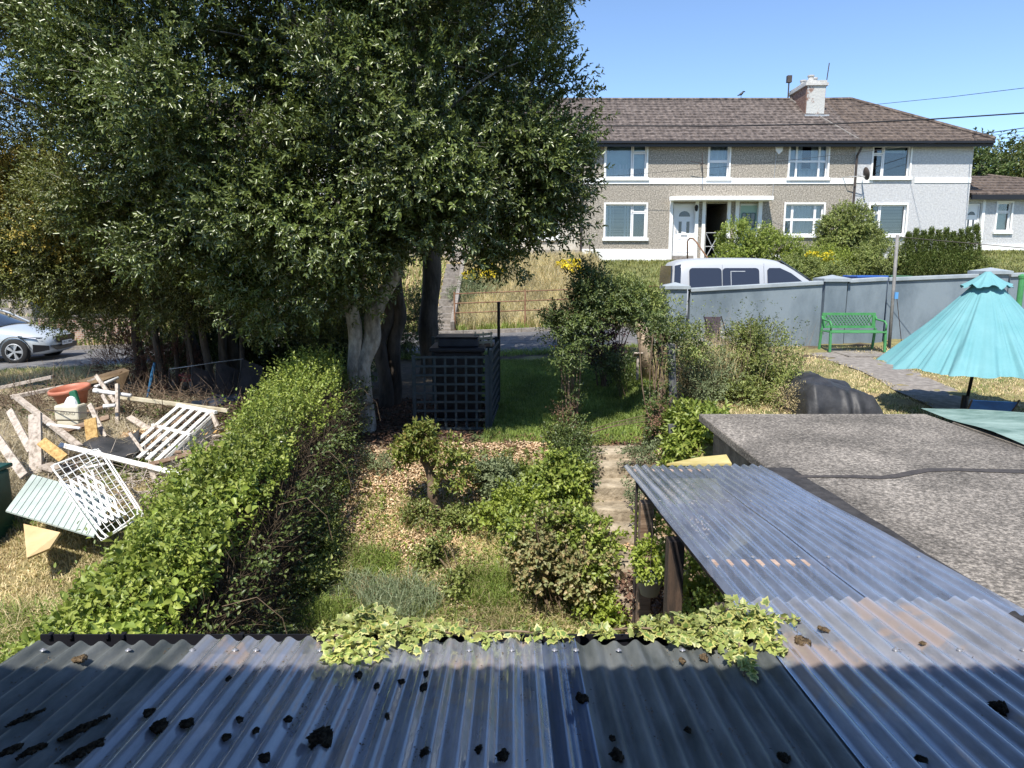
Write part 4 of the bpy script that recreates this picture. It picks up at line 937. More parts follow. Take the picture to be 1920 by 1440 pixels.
# bread bin with BREAD lettering
bb_ = thing('bread_bin', 'cream enamel bread bin lettered BREAD stuffed with rubbish below the terracotta pot', 'bread bin', P(133, 775, 8.3))
c = P(133, 772, 8.25); m_crm = M('cream_enamel', (.62, .57, .43), (.70, .65, .52), 4, .35)
MB().box(c, (.31, .2, .20)).build('body', m_crm, bb_, bevel=.025)
MB().box(c + Vector((0, 0, -.15)), (.27, .18, .09)).build('base', m_crm, bb_, bevel=.01)
def text(s, loc, size, mat, par, rot, name='lettering', ext=.001):
    cu = bpy.data.curves.new(name, 'FONT'); cu.body = s; cu.size = size; cu.extrude = ext; cu.align_x = 'CENTER'; cu.align_y = 'CENTER'
    o = bpy.data.objects.new(name, cu); COL.objects.link(o)
    dg = bpy.context.evaluated_depsgraph_get(); me = bpy.data.meshes.new_from_object(o.evaluated_get(dg)); bpy.data.objects.remove(o)
    me.materials.clear(); me.materials.append(mat)
    o = bpy.data.objects.new(name, me); COL.objects.link(o); o.parent = par; o.rotation_euler = rot; o.location = Vector(loc) - worldloc(par); return o
text('BREAD', c + Vector((.02, -.103, .0)), .062, M('faded_grey_lettering', (.36, .33, .26), None), bb_, (rad(90), 0, 0))
MB().lathe(c + Vector((.03, 0, .09)), [(0, .12), (.05, .1), (.08, .05), (.1, 0)], 9).build('crumpled_bag', m_curt, bb_)
MB().bar(c + Vector((.09, 0, .08)), c + Vector((.03, .03, .27)), .09, .06, (0, -1, 0)).build('green_carton', M('green_card', (.01, .10, .05), (.02, .14, .07), 5, .6), bb_, bevel=.02)
for i in range(18):
    x_, y_ = -6.6 + 3.0 * random.random(), 7.4 + 2.2 * random.random(); an = random.random() * 3.14; l_ = .2 + .35 * random.random(); zz_ = float(gz(x_, y_)) + .05 + .12 * random.random()
    a = Vector((x_ - math.cos(an) * l_, y_ - math.sin(an) * l_, zz_)); b = Vector((x_ + math.cos(an) * l_, y_ + math.sin(an) * l_, zz_ + random.uniform(-.1, .22)))
    mm_, nm_ = random.choice([(m_grey, 'bleached grey'), (m_grey, 'bleached grey'), (m_wood, 'brown'), (m_chipw, 'flaking white'), (m_osb, 'orange chipboard')])
    wh_ = ('left', 'middle', 'right')[min(2, int((x_ + 6.6) / 1.01))] + ' ' + ('front', 'centre', 'back')[min(2, int((y_ - 7.4) / .74))]
    tag(MB().bar(a, b, random.uniform(.03, .09), random.uniform(.015, .03), (random.uniform(-.3, .3), -.4, 1)).build('broken_lath', mm_, bevel=.002), ('long ' if l_ > .38 else 'short ') + nm_ + ' broken lath at the ' + wh_ + ' of the debris heap', 'lath', 'broken laths strewn in the debris heap')
# black plastic mat
n_ = 16; Vv = []
for i in range(n_ + 1):
    for j in range(7):
        s, t = i / n_, j / 6
        a = P(152, 834, 7.7).lerp(P(262, 806, 8.2), s); b = P(205, 870, 7.3).lerp(P(258, 842, 7.6), s)
        q = a.lerp(b, t); q.z += .05 * math.sin(s * 6.5) * (1 - t) + .02 * math.sin(t * 5)
        Vv.append(q)
tag(MB().add(Vv, [(i * 7 + j, (i + 1) * 7 + j, (i + 1) * 7 + j + 1, i * 7 + j + 1) for i in range(n_) for j in range(6)]).build('rubber_mat', M('black_rubber', (.03, .032, .036), (.06, .06, .065), 5, .5), smooth=True, solid=.006), 'curved black rubber mat sagging over the heap left of the white bench', 'mat')
n_ = 12; Vv = []
for i in range(n_ + 1):
    for j in range(5):
        s, t = i / n_, j / 4; q = P(345, 757, 9.6).lerp(P(450, 737, 10.2), s).lerp(P(365, 770, 9.3).lerp(P(455, 752, 9.7), s), t); q.z += .09 * math.sin(s * math.pi) * math.sin(t * math.pi) + .02 * math.sin(s * 15); Vv.append(q)
tag(MB().add(Vv, [(i * 5 + j, (i + 1) * 5 + j, (i + 1) * 5 + j + 1, i * 5 + j + 1) for i in range(n_) for j in range(4)]).build('tarpaulin', M('dark_blue_tarp', (.012, .018, .03), (.03, .04, .06), 5, .35), smooth=True, solid=.006), 'dark tarpaulin bundled in front of the tipped shelving unit', 'tarpaulin')
# brown board with hand hole, tipped
bq = thing('drawer_board', 'dark brown board with a cut hand hole tipped up behind the terracotta pot', 'board', P(190, 715, 10.0))
m_brown = M('dark_brown_board', (.09, .055, .03), (.20, .14, .08), 3, .7)
MB().prism([P(143, 714, 9.8), P(232, 690, 10.2), P(243, 695, 10.2), P(226, 738, 9.9), P(214, 706, 9.95), P(170, 722, 9.75)], (.0, .03, -.01)).build('board_face', m_brown, bq)
MB().prism([P(164, 713, 9.73), P(182, 706, 9.78), P(180, 711, 9.77), P(166, 716, 9.73)], (0, -.01, 0)).build('hand_hole', m_grey, bq)
# white downpipes / pipes
for i, (a, b, r_, lab) in enumerate([((178, 726, 9.2), (222, 708, 9.5), .02, 'white plastic pipe sticking up right of the terracotta pot'), ((176, 732, 9.0), (246, 742, 9.0), .028, 'white plastic pipe lying flat right of the terracotta pot'), ((195, 762, 8.7), (216, 760, 8.7), .025, 'short white pipe end below the upright square post'), ((90, 796, 8.0), (150, 803, 7.8), .018, 'thin white pipe under the bread bin')]):
    t = thing('plastic_pipe', lab, 'pipe', P(*a), 'white pipes in the debris heap'); MB().tube([P(*a), P(*b)], r_, 10).build('pipe', m_upvc, t, smooth=True)
    MB().tube([P(*a), P(*a).lerp(P(*b), .15)], r_ * 1.25, 10).build('collar', m_upvc, t, smooth=True)
tag(MB().tube(curve_path(P(88, 768, 8.2), P(170, 774, 7.9), (0, 0, -.01), 8), .006, 6).build('hose', m_pipe), 'thin dark hose lying across the front of the bread bin', 'hose')
# shelving unit on its side, three dark shelves
su = thing('shelving_unit', 'metal shelving unit lying on its side with three dark shelves under the trees', 'shelving', P(390, 740, 10.8))
f_ = [(P(318, 692, 11.0), P(318, 745, 11.0)), (P(361, 687, 10.8), P(359, 748, 10.6)), (P(407, 680, 10.9), P(402, 740, 10.7)), (P(455, 674, 11.0), P(444, 738, 10.8))]
for a, b in f_: MB().tube([a, b], .014, 6).build('upright', m_pipe, su)
MB().tube([P(318, 692, 11.0), P(361, 686, 10.8), P(407, 679, 10.9), P(456, 673, 11.0)], .008, 6).build('rail', m_galv, su)
m_shelf = M('dusty_dark_shelf', (.06, .05, .05), (.13, .105, .10), 3, .7)
for (a, b), dx, lab in zip(f_[1:], (26, 28, 30), ('left', 'middle', 'right')):
    a2 = a + Vector((.24, .25, -.16)); b2 = b + Vector((.24, .25, .0))
    MB().prism([a, b, b2, a2], (.015, .0, .0)).build('shelf', m_shelf, su)
rs = thing('folding_stool', 'small red slatted stool among the shelves of the tipped unit', 'stool', P(349, 745, 11.2))
m_red = M('faded_red_paint', (.40, .06, .05), (.55, .12, .09), 6, .6)
MB().box(P(349, 704, 11.2), (.17, .2, .02), Matrix.Rotation(.3, 3, 'Y')).build('seat', m_red, rs); MB().box(P(350, 713, 11.2), (.2, .02, .05)).build('apron', m_red, rs)
for dx in (-.07, .07): MB().bar(P(349, 713, 11.2) + Vector((dx, 0, 0)), P(349, 748, 11.2) + Vector((dx * 1.2, 0, 0)), .02, .02).build('leg', m_galv, rs)
tag(MB().tube([P(290, 680, 10.4), P(286, 700, 10.4), P(276, 745, 10.2)], [.02, .03, .012], 7).build('blue_tool', M('blue_plastic', (.01, .07, .16), (.02, .10, .2), 4, .5)), 'blue handled garden tool standing in the brush left of the shelving unit', 'tool')
P = atY
# ------------------------------------------------------------ boundary wall with pillars
m_bwall = M('blue_grey_painted_wall', (.115, .15, .18), (.205, .25, .285), 1.3, .8, .004, 20, lo=.32, hi=.6, stretch=(1, 1, .5))
m_cope = M('pale_grey_coping', (.26, .30, .33), (.36, .40, .43), 3, .8)
bw = thing('boundary_wall', 'blue grey painted garden wall with capped pillars', 'wall', (8, 16, 1.8))
def wsec(px0, px1, y0, y1, Y):
    a, b = P(px0, y0, Y), P(px1, y1, Y)
    MB().add([(a.x, Y, 1.3), (b.x, Y, 1.3), (b.x, Y + .2, 1.3), (a.x, Y + .2, 1.3), (a.x, Y, a.z - .08), (b.x, Y, b.z - .08), (b.x, Y + .2, b.z - .08), (a.x, Y + .2, a.z - .08)],
             [(0, 3, 2, 1), (4, 5, 6, 7), (0, 1, 5, 4), (1, 2, 6, 5), (2, 3, 7, 6), (3, 0, 4, 7)]).build('wall_panel', m_bwall, bw)
    MB().bar((a.x, Y + .1, a.z - .035), (b.x, Y + .1, b.z - .035), .30, .085).build('coping', m_cope, bw, bevel=.012)
def pillar(px0, px1, ytop, Y):
    a, b = P(px0, ytop, Y), P(px1, ytop, Y); w_ = b.x - a.x
    MB().bb(a.x, b.x, Y, Y + w_, 1.3, a.z - .12).build('pillar', m_bwall, bw)
    c0 = MB(); z = a.z; o = .06
    c0.bb(a.x - o, b.x + o, Y - o, Y + w_ + o, z - .118, z - .05)
    c0.add([(a.x - o, Y - o, z - .05), (b.x + o, Y - o, z - .05), (b.x + o, Y + w_ + o, z - .05), (a.x - o, Y + w_ + o, z - .05), ((a.x + b.x) / 2, Y + w_ / 2, z + .03)], [(0, 1, 4), (1, 2, 4), (2, 3, 4), (3, 0, 4)])
    c0.build('pillar_cap', m_cope, bw)
pillar(1251, 1289, 532, 15.85); wsec(1295, 1543, 541, 527, 15.85); pillar(1549, 1590, 518, 16.05); wsec(1591, 1664, 524, 520, 16.12); wsec(1666, 1840, 521, 514, 16.4); pillar(1850, 1893, 504, 16.2); wsec(1894, 2300, 513, 500, 16.3)

# ------------------------------------------------------------ vehicles
def loft(stations, name, mat, par, X0, Y0, Z0, yaw, mirror=True, zs=1, closed=True):
    """stations: (x, [(halfwidth, z) ...bottom to top]) ; makes a closed body symmetric about its long axis"""
    c, s = math.cos(yaw), math.sin(yaw); m = MB(); rows = []
    for x, pr_ in stations:
        ring = [(x, -w_, z) for w_, z in pr_] + [(x, w_, z) for w_, z in pr_[::-1]]
        rows.append(len(m.v)); m.v += [(X0 + x_ * c - y_ * s, Y0 + x_ * s + y_ * c, Z0 + z_) for x_, y_, z_ in ring]
    n = len(stations[0][1]) * 2
    for i in range(len(rows) - 1):
        for k in range(n):
            m.f.append((rows[i] + k, rows[i] + (k + 1) % n, rows[i + 1] + (k + 1) % n, rows[i + 1] + k))
    m.f.append(tuple(rows[0] + k for k in range(n))); m.f.append(tuple(rows[-1] + k for k in range(n))[::-1])
    o = m.build(name, mat, par, smooth=True, sub=1); return o
def local(X0, Y0, Z0, yaw):
    c, s = math.cos(yaw), math.sin(yaw)
    return lambda x, y, z: Vector((X0 + x * c - y * s, Y0 + x * s + y * c, Z0 + z))
m_silver = M('silver_car_paint', (.52, .56, .60), None, rough=.25, metal=.15, spec=.7)
m_vanw = M('white_van_paint', (.42, .44, .47), None, rough=.3, spec=.6)
m_tyre = M('tyre_rubber', (.018, .018, .018), None, rough=.85)
m_blk = M('black_trim', (.012, .012, .014), None, rough=.45)
def wheel(par, c, r, yaw, side=-1):
    ro = Matrix.Rotation(yaw, 3, 'Z') @ Matrix.Rotation(rad(90), 3, 'X')
    o = MB().lathe(c, [(r * .66, -.1), (r * .93, -.105), (r, -.07), (r, .07), (r * .93, .105), (r * .66, .1)], 32, rot=ro).build('wheel', m_tyre, par, smooth=True)
    rm = MB(); rm.lathe(c, [(r * .60, .11), (r * .66, .102), (r * .66, .05), (r * .60, .04)], 28, rot=ro)
    for i in range(5):
        for d in (-.12, .12):
            a = i * 2 * math.pi / 5; p0 = ro @ Vector((r * .1 * math.cos(a), r * .1 * math.sin(a), .095)); p1 = ro @ Vector((r * .62 * math.cos(a + d), r * .62 * math.sin(a + d), .09))
            rm.bar(Vector(c) + p0, Vector(c) + p1, .035, .03, (0, 1, 0))
    rm.lathe(c, [(0, .11), (r * .14, .105), (r * .16, .07)], 16, rot=ro)
    rm.build('rim', m_galv, o)
    MB().lathe(c, [(0, .03), (r * .66, .03)], 20, rot=ro).build('hub', m_blk, o)
X0, Y0, yaw = -12.35, 19.55, rad(6); Z0 = float(zroad(-14.3)) + .02
car = thing('parked_car', 'silver car parked on the road behind the leafy branch at the left edge', 'car', (X0 - 2, Y0, Z0)); LC = local(X0, Y0, Z0, yaw)
S = []
for x, zb0, zt0, w0 in ((0, .34, .60, .50), (-.06, .26, .70, .70), (-.25, .2, .78, .83), (-.6, .2, .86, .90), (-1.1, .2, .93, .915), (-1.45, .2, .98, .92), (-2.2, .2, .99, .92), (-3.2, .2, 1.0, .91), (-4.0, .22, 1.0, .88), (-4.35, .3, .95, .78), (-4.45, .4, .8, .6)):
    S.append((x, [(w0 * .86, zb0), (w0 * .97, zb0 + .06), (w0, (zb0 + zt0) * .5), (w0 * .985, zt0 - .10), (w0 * .90, zt0 - .015), (w0 * .5, zt0 + .025), (w0 * .12, zt0 + .035)]))
loft(S, 'body', m_silver, car, X0, Y0, Z0, yaw)
G = []
for x, zt0, w0 in ((-1.25, 1.0, .66), (-1.4, 1.06, .70), (-1.8, 1.26, .68), (-2.2, 1.42, .63), (-3.0, 1.46, .62), (-3.7, 1.36, .60), (-4.25, 1.05, .6)):
    G.append((x, [(.84, .9), (w0 + .14, .98), (w0 + .05, (zt0 + 1) / 2), (w0, zt0 - .03), (w0 * .6, zt0), (w0 * .15, zt0 + .01)]))
loft(G, 'windows', m_glass, car, X0, Y0, Z0, yaw)
MB().prism([LC(-2.12, -.56, 1.425), LC(-2.12, .56, 1.425), LC(-3.75, .55, 1.37), LC(-3.0, .6, 1.475), LC(-3.0, -.6, 1.475), LC(-3.75, -.55, 1.37)][:2] + [LC(-3.75, .55, 1.38), LC(-3.75, -.55, 1.38)], (0, 0, .05)).build('roof_panel', m_silver, car)
for s_ in (-1, 1): MB().tube([LC(-1.3, s_ * .82, .99), LC(-1.75, s_ * .735, 1.25), LC(-2.2, s_ * .66, 1.44)], .03, 6).build('windscreen_pillar', m_silver, car)
for x in (-.82, -3.5):
    for s_ in (-1, 1): wheel(car, LC(x, s_ * .86, .335), .335, yaw if s_ < 0 else yaw + math.pi)
for x in (-.82, -3.5):
    MB().add([LC(x + .40 * math.cos(a) * q, -.925, .335 + .40 * math.sin(a) * q) for q in (.96, 1) for a in np.linspace(-.2, math.pi + .2, 18)], [(i, i + 1, i + 19, i + 18) for i in range(17)]).build('wheel_arch', m_blk, car, solid=.02)
MB().prism([LC(-.28, -.80, .70), LC(-.72, -.915, .76), LC(-.7, -.915, .70), LC(-.2, -.76, .60), LC(-.10, -.62, .60), LC(-.12, -.62, .68)], (.012, -.015, 0)).build('headlight', m_glass, car)
MB().prism([LC(-.32, -.83, .69), LC(-.62, -.90, .735), LC(-.6, -.905, .72), LC(-.3, -.835, .66)], (.018, -.024, 0)).build('lamp_strip', M('headlamp_white', (.6, .62, .7), None, rough=.3), car)
MB().prism([LC(.0, -.5, .70), LC(.02, .5, .70), LC(.035, .42, .52), LC(.02, -.42, .52)], (.015, 0, 0)).build('grille', m_blk, car)
MB().prism([LC(-.04, -.72, .47), LC(-.04, .7, .47), LC(.02, .5, .34), LC(.02, -.5, .34)], (.03, -.01, 0)).prism([LC(-.38, -.89, .52), LC(-.05, -.73, .47), LC(-.05, -.73, .36), LC(-.38, -.9, .30)], (.01, -.02, 0)).build('bumper_intake', m_blk, car)
pl = MB().prism([LC(.045, -.26, .56), LC(.045, .26, .56), LC(.045, .26, .45), LC(.045, -.26, .45)], (.012, 0, 0)).build('number_plate', m_upvc, car)
text('191 C 17034', LC(.061, 0, .505), .085, m_blk, pl, (rad(90), 0, yaw + rad(90)))
# white people carrier behind the wall
vx0, vy0 = P(1262, 520, 19.3).x, 20.35; vz0 = float(zroad(7.0)) + .02
van = thing('parked_van', 'white van with dark side windows parked behind the blue grey wall', 'van', (vx0 + 2.5, vy0, vz0)); LV = local(vx0, vy0, vz0, 0)
S = []
for x, zt0, w0, wt in ((.0, 1.05, .86, .80), (.05, 1.75, .90, .70), (.25, 1.9, .94, .72), (1.2, 1.93, .96, .74), (2.4, 1.93, .96, .74), (2.9, 1.90, .96, .73), (3.35, 1.70, .96, .74), (3.8, 1.38, .95, .76), (4.05, 1.18, .95, .78), (4.5, 1.02, .93, .74), (4.9, .88, .85, .66), (5.0, .6, .7, .5)):
    mid = min(1.02, zt0 - .08)
    S.append((x, [(w0 * .9, .25), (w0, .35), (w0, .7), (w0, mid), (wt + (w0 - wt) * .12, zt0 - .07), (wt * .85, zt0 - .01), (wt * .3, zt0 + .015)]))
loft(S, 'body', m_vanw, van, vx0, vy0, vz0, 0)
m_vglass = glassmat('dark_van_glass', (.025, .028, .04), .08)
def vside(poly, name, mat, off=.012):   # panel on the leaning upper side, (x,z)
    q = []
    for x, z in poly:
        t = (z - 1.02) / (1.86 - 1.02); y = -(.965 + (.755 - .965) * max(t, 0)) - off; q.append(LV(x, y, z))
    return MB().prism(q, (0, .01, 0)).build(name, mat, van)
def rr(x0, x1, z0, z1, r=.09):
    o = []
    for cx_, cz_, a0 in ((x1 - r, z1 - r, 0), (x0 + r, z1 - r, 90), (x0 + r, z0 + r, 180), (x1 - r, z0 + r, 270)):
        o += [(cx_ + r * math.cos(rad(a0 + a)), cz_ + r * math.sin(rad(a0 + a))) for a in (0, 30, 60, 90)]
    return o
vside(rr(.48, 1.36, 1.08, 1.66), 'side_window', m_vglass); vside(rr(1.385, 2.38, 1.08, 1.66), 'side_window', m_vglass)
vside([(2.60, 1.10), (2.60, 1.60), (2.66, 1.66), (2.95, 1.66), (3.25, 1.52), (3.62, 1.24), (3.74, 1.10)], 'front_window', m_vglass)
vside([(1.60, 1.14), (1.60, 1.58), (2.0, 1.58), (2.0, 1.56), (1.62, 1.56), (1.62, 1.14)], 'window_trim', m_galv, .02)
MB().prism([LV(.02, -.80, 1.08), LV(.05, -.70, 1.72), LV(.05, .70, 1.72), LV(.02, .80, 1.08)], (-.03, 0, 0)).build('rear_window', m_vglass, van)
MB().prism([LV(.06, -.94, 1.08), LV(.09, -.80, 1.72), LV(.26, -.81, 1.76), LV(.22, -.97, 1.08)], (-.004, -.012, 0)).build('rear_quarter_glass', m_vglass, van)
MB().prism([LV(3.0, -.70, 1.84), LV(3.0, .70, 1.84), LV(4.02, .76, 1.19), LV(4.02, -.76, 1.19)], (.02, 0, .03)).build('windscreen', m_vglass, van)
MB().tube([LV(2.5, -.99, .4), LV(2.5, -.99, 1.05), LV(2.5, -.82, 1.78)], .006, 4).tube([LV(1.37, -.99, .4), LV(1.37, -.99, 1.05), LV(1.37, -.83, 1.75)], .006, 4).build('door_seam', m_galv, van)
for x in (.95, 4.1):
    for s_ in (-1, 1): wheel(van, LV(x, s_ * .88, .34), .34, 0 if s_ < 0 else math.pi)
MB().box(LV(3.72, -1.08, 1.12), (.12, .2, .16)).build('wing_mirror', m_blk, van, bevel=.03)

# ------------------------------------------------------------ green bench
m_gpaint = M('bright_green_paint', (.05, .22, .075), (.085, .29, .11), 5, .45)
BX0, BX1, BYf, BYb = P(1557, 650, 14.95).x, P(1660, 650, 14.95).x, 14.95, 15.45; bz = float(gz(6.9, 15.1)) + .02
be = thing('garden_bench', 'bright green metal bench with a perforated back against the blue grey wall', 'bench', ((BX0 + BX1) / 2, 15.2, bz))
H_ = .43
MB().bb(BX0, BX1, BYf, BYb - .05, bz + H_ - .03, bz + H_).build('seat', m_gpaint, be, bevel=.01)
bk = thing.__class__ and MB()
z0_, z1_ = bz + .47, bz + .80
bk.bb(BX0, BX1, BYb + .0, BYb + .03, z1_ - .05, z1_).bb(BX0, BX1, BYb - .02, BYb + .01, z0_, z0_ + .05).bb(BX0, BX0 + .07, BYb - .01, BYb + .02, z0_ + .051, z1_ - .051).bb(BX1 - .07, BX1, BYb - .01, BYb + .02, z0_ + .051, z1_ - .051)
nb_ = 15
for i in range(nb_):
    for sgn in (-1, 1):
        xa_ = BX0 + .07 + (BX1 - BX0 - .14) * (i + .5) / nb_; dx = .09 * sgn
        bk.bar((max(BX0 + .07, min(BX1 - .07, xa_ - dx)), BYb + .004 * sgn, z0_ + .05), (max(BX0 + .07, min(BX1 - .07, xa_ + dx)), BYb + .004 * sgn, z1_ - .05), .006, .03, (0, 1, 0))
bk.build('backrest', m_gpaint, be)
for x in (BX0, BX1):
    MB().bar((x, BYf + .02, bz), (x, BYf + .04, bz + .45), .045, .045).build('leg', m_gpaint, be); MB().bar((x, BYb + .05, bz), (x, BYb - .02, bz + .47), .045, .04).build('leg', M_ if False else m_gpaint, be)
    MB().tube([(x, BYf + .04, bz + .45), (x, BYf + .02, bz + .58), (x, BYf + .1, bz + .64), (x, BYb - .05, bz + .66), (x, BYb + .0, bz + .72)], .02, 8).build('armrest', m_gpaint, be, smooth=True)
MB().bb(BX0 + .1, BX1 - .1, 14.3, 15.75, bz - .12, bz - .0).build('concrete_pad', m_conc).__setitem__('kind', 'structure')

# clothes pole, line
ct, cb = P(1683, 440, 15.5), P(1667, 655, 15.5); cp = thing('clothes_pole', 'grey metal clothes line pole standing right of the green bench', 'pole', (cb.x, 15.5, cb.z))
MB().tube([(cb.x, 15.5, cb.z - .2), (ct.x, 15.5, ct.z)], .035, 10).build('pole', M('dull_grey_steel', (.16, .155, .15), (.26, .25, .24), 6, .6), cp, smooth=True)
MB().box((cb.x + .03, 15.46, 2.98), (.07, .05, .14)).build('cleat', M('blue_plastic_cleat', (.1, .3, .6), None), cp)
tag(MB().tube([(ct.x + .03, 15.48, ct.z - .05), (ct.x + 1.7, 14.0, 3.95), (ct.x + 3.4, 12.4, 3.72), (ct.x + 5.2, 10.8, 3.75)], .008, 5).build('clothes_line', m_pipe), 'thin clothes line running from the pole top down past the turquoise parasol', 'clothes line')
tag(MB().tube([(cb.x + .04, 15.45, 2.95), (cb.x + .28, 15.5, 1.85)], .008, 5).build('cord', m_pipe), 'slack cord hanging from the clothes pole cleat to the ground', 'cord')

# ------------------------------------------------------------ turquoise parasol
UX, UY = P(1843, 600, 9.6).x, 9.6; ua = P(1843, 512, 9.6).z; ur = 2.24; gb0 = float(gz(UX, UY))
um = thing('parasol', 'turquoise parasol hanging half closed behind the flat concrete roof', 'parasol', (UX, UY, gb0))
m_turq = M('turquoise_fabric', (.125, .315, .345), (.17, .37, .40), 2, .9, .002, 60)
def coneskirt(z0, z1, r0, r1, na, nr, amp, name, ph=0.0, scal=.03):
    V = []; F2 = []
    for i in range(nr + 1):
        t = i / nr
        for k in range(na):
            th = 2 * math.pi * k / na
            seam = abs(((th * 8 / (2 * math.pi)) % 1) - .5) * 2          # 1 at ribs, 0 mid panel
            fold = math.sin(th * 8 + ph) * .4 + .5 * math.sin(th * 19 + 1.3 + ph + t) + .45 * math.sin(th * 43 + 3 * t) * math.sin(th * 5 + 1) + .25 * math.sin(th * 67 - 4 * t) * math.sin(th * 3)
            r = (r0 + (r1 - r0) * (t ** 1.05)) * (1 + amp * t ** .6 * fold * .5 - .045 * (1 - seam) * t)
            z = z0 + (z1 - z0) * t - scal * (1 - seam) * t ** 3 * -1 + .012 * math.sin(th * 13) * t
            V.append((UX + r * math.cos(th), UY + r * math.sin(th), z))
    for i in range(nr):
        for k in range(na):
            F2.append((i * na + k, i * na + (k + 1) % na, (i + 1) * na + (k + 1) % na, (i + 1) * na + k))
    return npmesh(name, V, F2, m_turq, um, True)
coneskirt(ua - .13, ur, .14, 1.17, 320, 26, .13, 'canopy')
coneskirt(ua + .02, ua - .20, .03, .30, 160, 8, .10, 'vent_cap', 1.0, .05)
MB().tube([(UX - .13, UY, gb0), (UX - .02, UY, 2.5), (UX, UY, ua)], .022, 10).build('pole', m_blk, um, smooth=True)
for k in range(8):
    th = 2 * math.pi * k / 8 + math.pi / 8; MB().tube([(UX + .05 * math.cos(th), UY + .05 * math.sin(th), ua - .20), (UX + .85 * math.cos(th), UY + .85 * math.sin(th), ur + .16)], .008, 5).build('rib', m_blk, um)
MB().lathe((UX - .13, UY, gb0), [(0, 0), (.25, 0), (.24, .06), (.05, .09), (.04, .3)], 20).build('base', m_blk, um)
# low blue folding chair
c = P(1857, 765, 8.75); bc = thing('folding_chair', 'low blue fabric folding chair under the turquoise parasol', 'chair', (c.x, 8.9, 1.5))
m_bluef = M('royal_blue_fabric', (.008, .07, .22), (.015, .10, .30), 3, .7); z0 = float(gz(c.x, 8.9))
zt = P(1857, 748, 8.75).z
MB().prism([(c.x - .26, 8.8, z0 + .2), (c.x + .26, 8.8, z0 + .2), (c.x + .29, 8.68, zt - .03), (c.x - .29, 8.68, zt)], (0, .012, 0)).build('backrest', m_bluef, bc, bevel=.004)
MB().bb(c.x - .26, c.x + .26, 8.82, 9.25, z0 + .18, z0 + .2).build('seat', m_bluef, bc)
for x in (-.28, .28):
    MB().tube([(c.x + x, 8.95, z0), (c.x + x, 8.8, z0 + .2), (c.x + x * 1.05, 8.67, zt)], .012, 6).build('frame', m_blk, bc); MB().tube([(c.x + x, 9.25, z0), (c.x + x, 9.22, z0 + .2)], .012, 6).build('leg', m_blk, bc)
# dark folding chair by the wall
c = P(1343, 620, 14.2); z0 = float(gz(c.x, 14.2)); fc = thing('folding_chair', 'dark folding camping chair standing in front of the blue grey wall', 'chair', (c.x, 14.2, z0))
m_maroon = M('dark_plum_fabric', (.03, .025, .035), (.07, .05, .06), 5, .8); zt = P(1343, 595, 14.2).z
MB().prism([(c.x - .2, 14.25, zt - .42), (c.x + .1, 14.25, zt - .42), (c.x + .12, 14.35, zt), (c.x - .2, 14.35, zt)], (0, .02, 0)).build('backrest', m_maroon, fc)
MB().prism([(c.x - .2, 14.24, zt - .44), (c.x + .12, 14.24, zt - .44), (c.x + .3, 13.9, zt - .5), (c.x - .1, 13.8, zt - .5)], (0, 0, .02)).build('seat', m_maroon, fc)
for a, b in (((-.22, 14.36, zt + .01), (.0, 13.85, z0)), ((.13, 14.36, zt + .01), (.3, 13.9, z0)), ((-.1, 13.8, zt - .48), (-.25, 14.35, z0)), ((.3, 13.9, zt - .48), (.15, 14.35, z0))): MB().tube([(c.x + a[0], a[1], a[2]), (c.x + b[0], b[1], b[2])], .012, 6).build('leg', m_blk, fc)
MB().tube([(c.x + .1, 14.3, zt - .3), (c.x + .6, 14.1, zt - .35)], .016, 6).build('armrest', m_galv, fc)
# covered object
n1, n2 = 70, 44; V = []
cx0_, cx1_ = P(1474, 740, 9.9).x, P(1652, 740, 9.4).x
for i in range(n1 + 1):
    for j in range(n2 + 1):
        s, t = i / n1, j / n2; x = cx0_ + (cx1_ - cx0_) * s; y = 9.15 + 1.25 * t + .025 * math.sin(s * 24 + 2 * math.sin(s * 11)) * (1 - t)
        pf = np.interp(s, [0, .03, .12, .40, .55, .72, .88, .97, 1], [0, .34, .46, .50, .42, .38, .32, .17, 0]); ed = min(1, (1 - abs(2 * t - 1)) * 3.0)
        h = pf * ed ** .45
        wall_ = 1 - ed
        h = h * (1 + .03 * math.sin(s * 9 + t * 3) * math.sin(t * 5 + 1) + .05 * math.sin(s * 15 + 4 * math.sin(s * 6)) * wall_) + .006 * math.sin(s * 6 + t * 11)
        x += .03 * math.sin(t * 9) * (1 if s > .8 else .3)
        V.append((x, y + .05 * (s - .5), float(gz(x, y)) + max(h, 0)))
co = npmesh('covered_mower', V, [(i * (n2 + 1) + j, (i + 1) * (n2 + 1) + j, (i + 1) * (n2 + 1) + j + 1, i * (n2 + 1) + j + 1) for i in range(n1) for j in range(n2)], M('black_weatherproof_cover', (.022, .022, .024), (.05, .05, .053), 4, .55, .015, 7), None, True)
tag(co, 'bulky object under a creased black weatherproof cover on the lawn edge', 'cover')
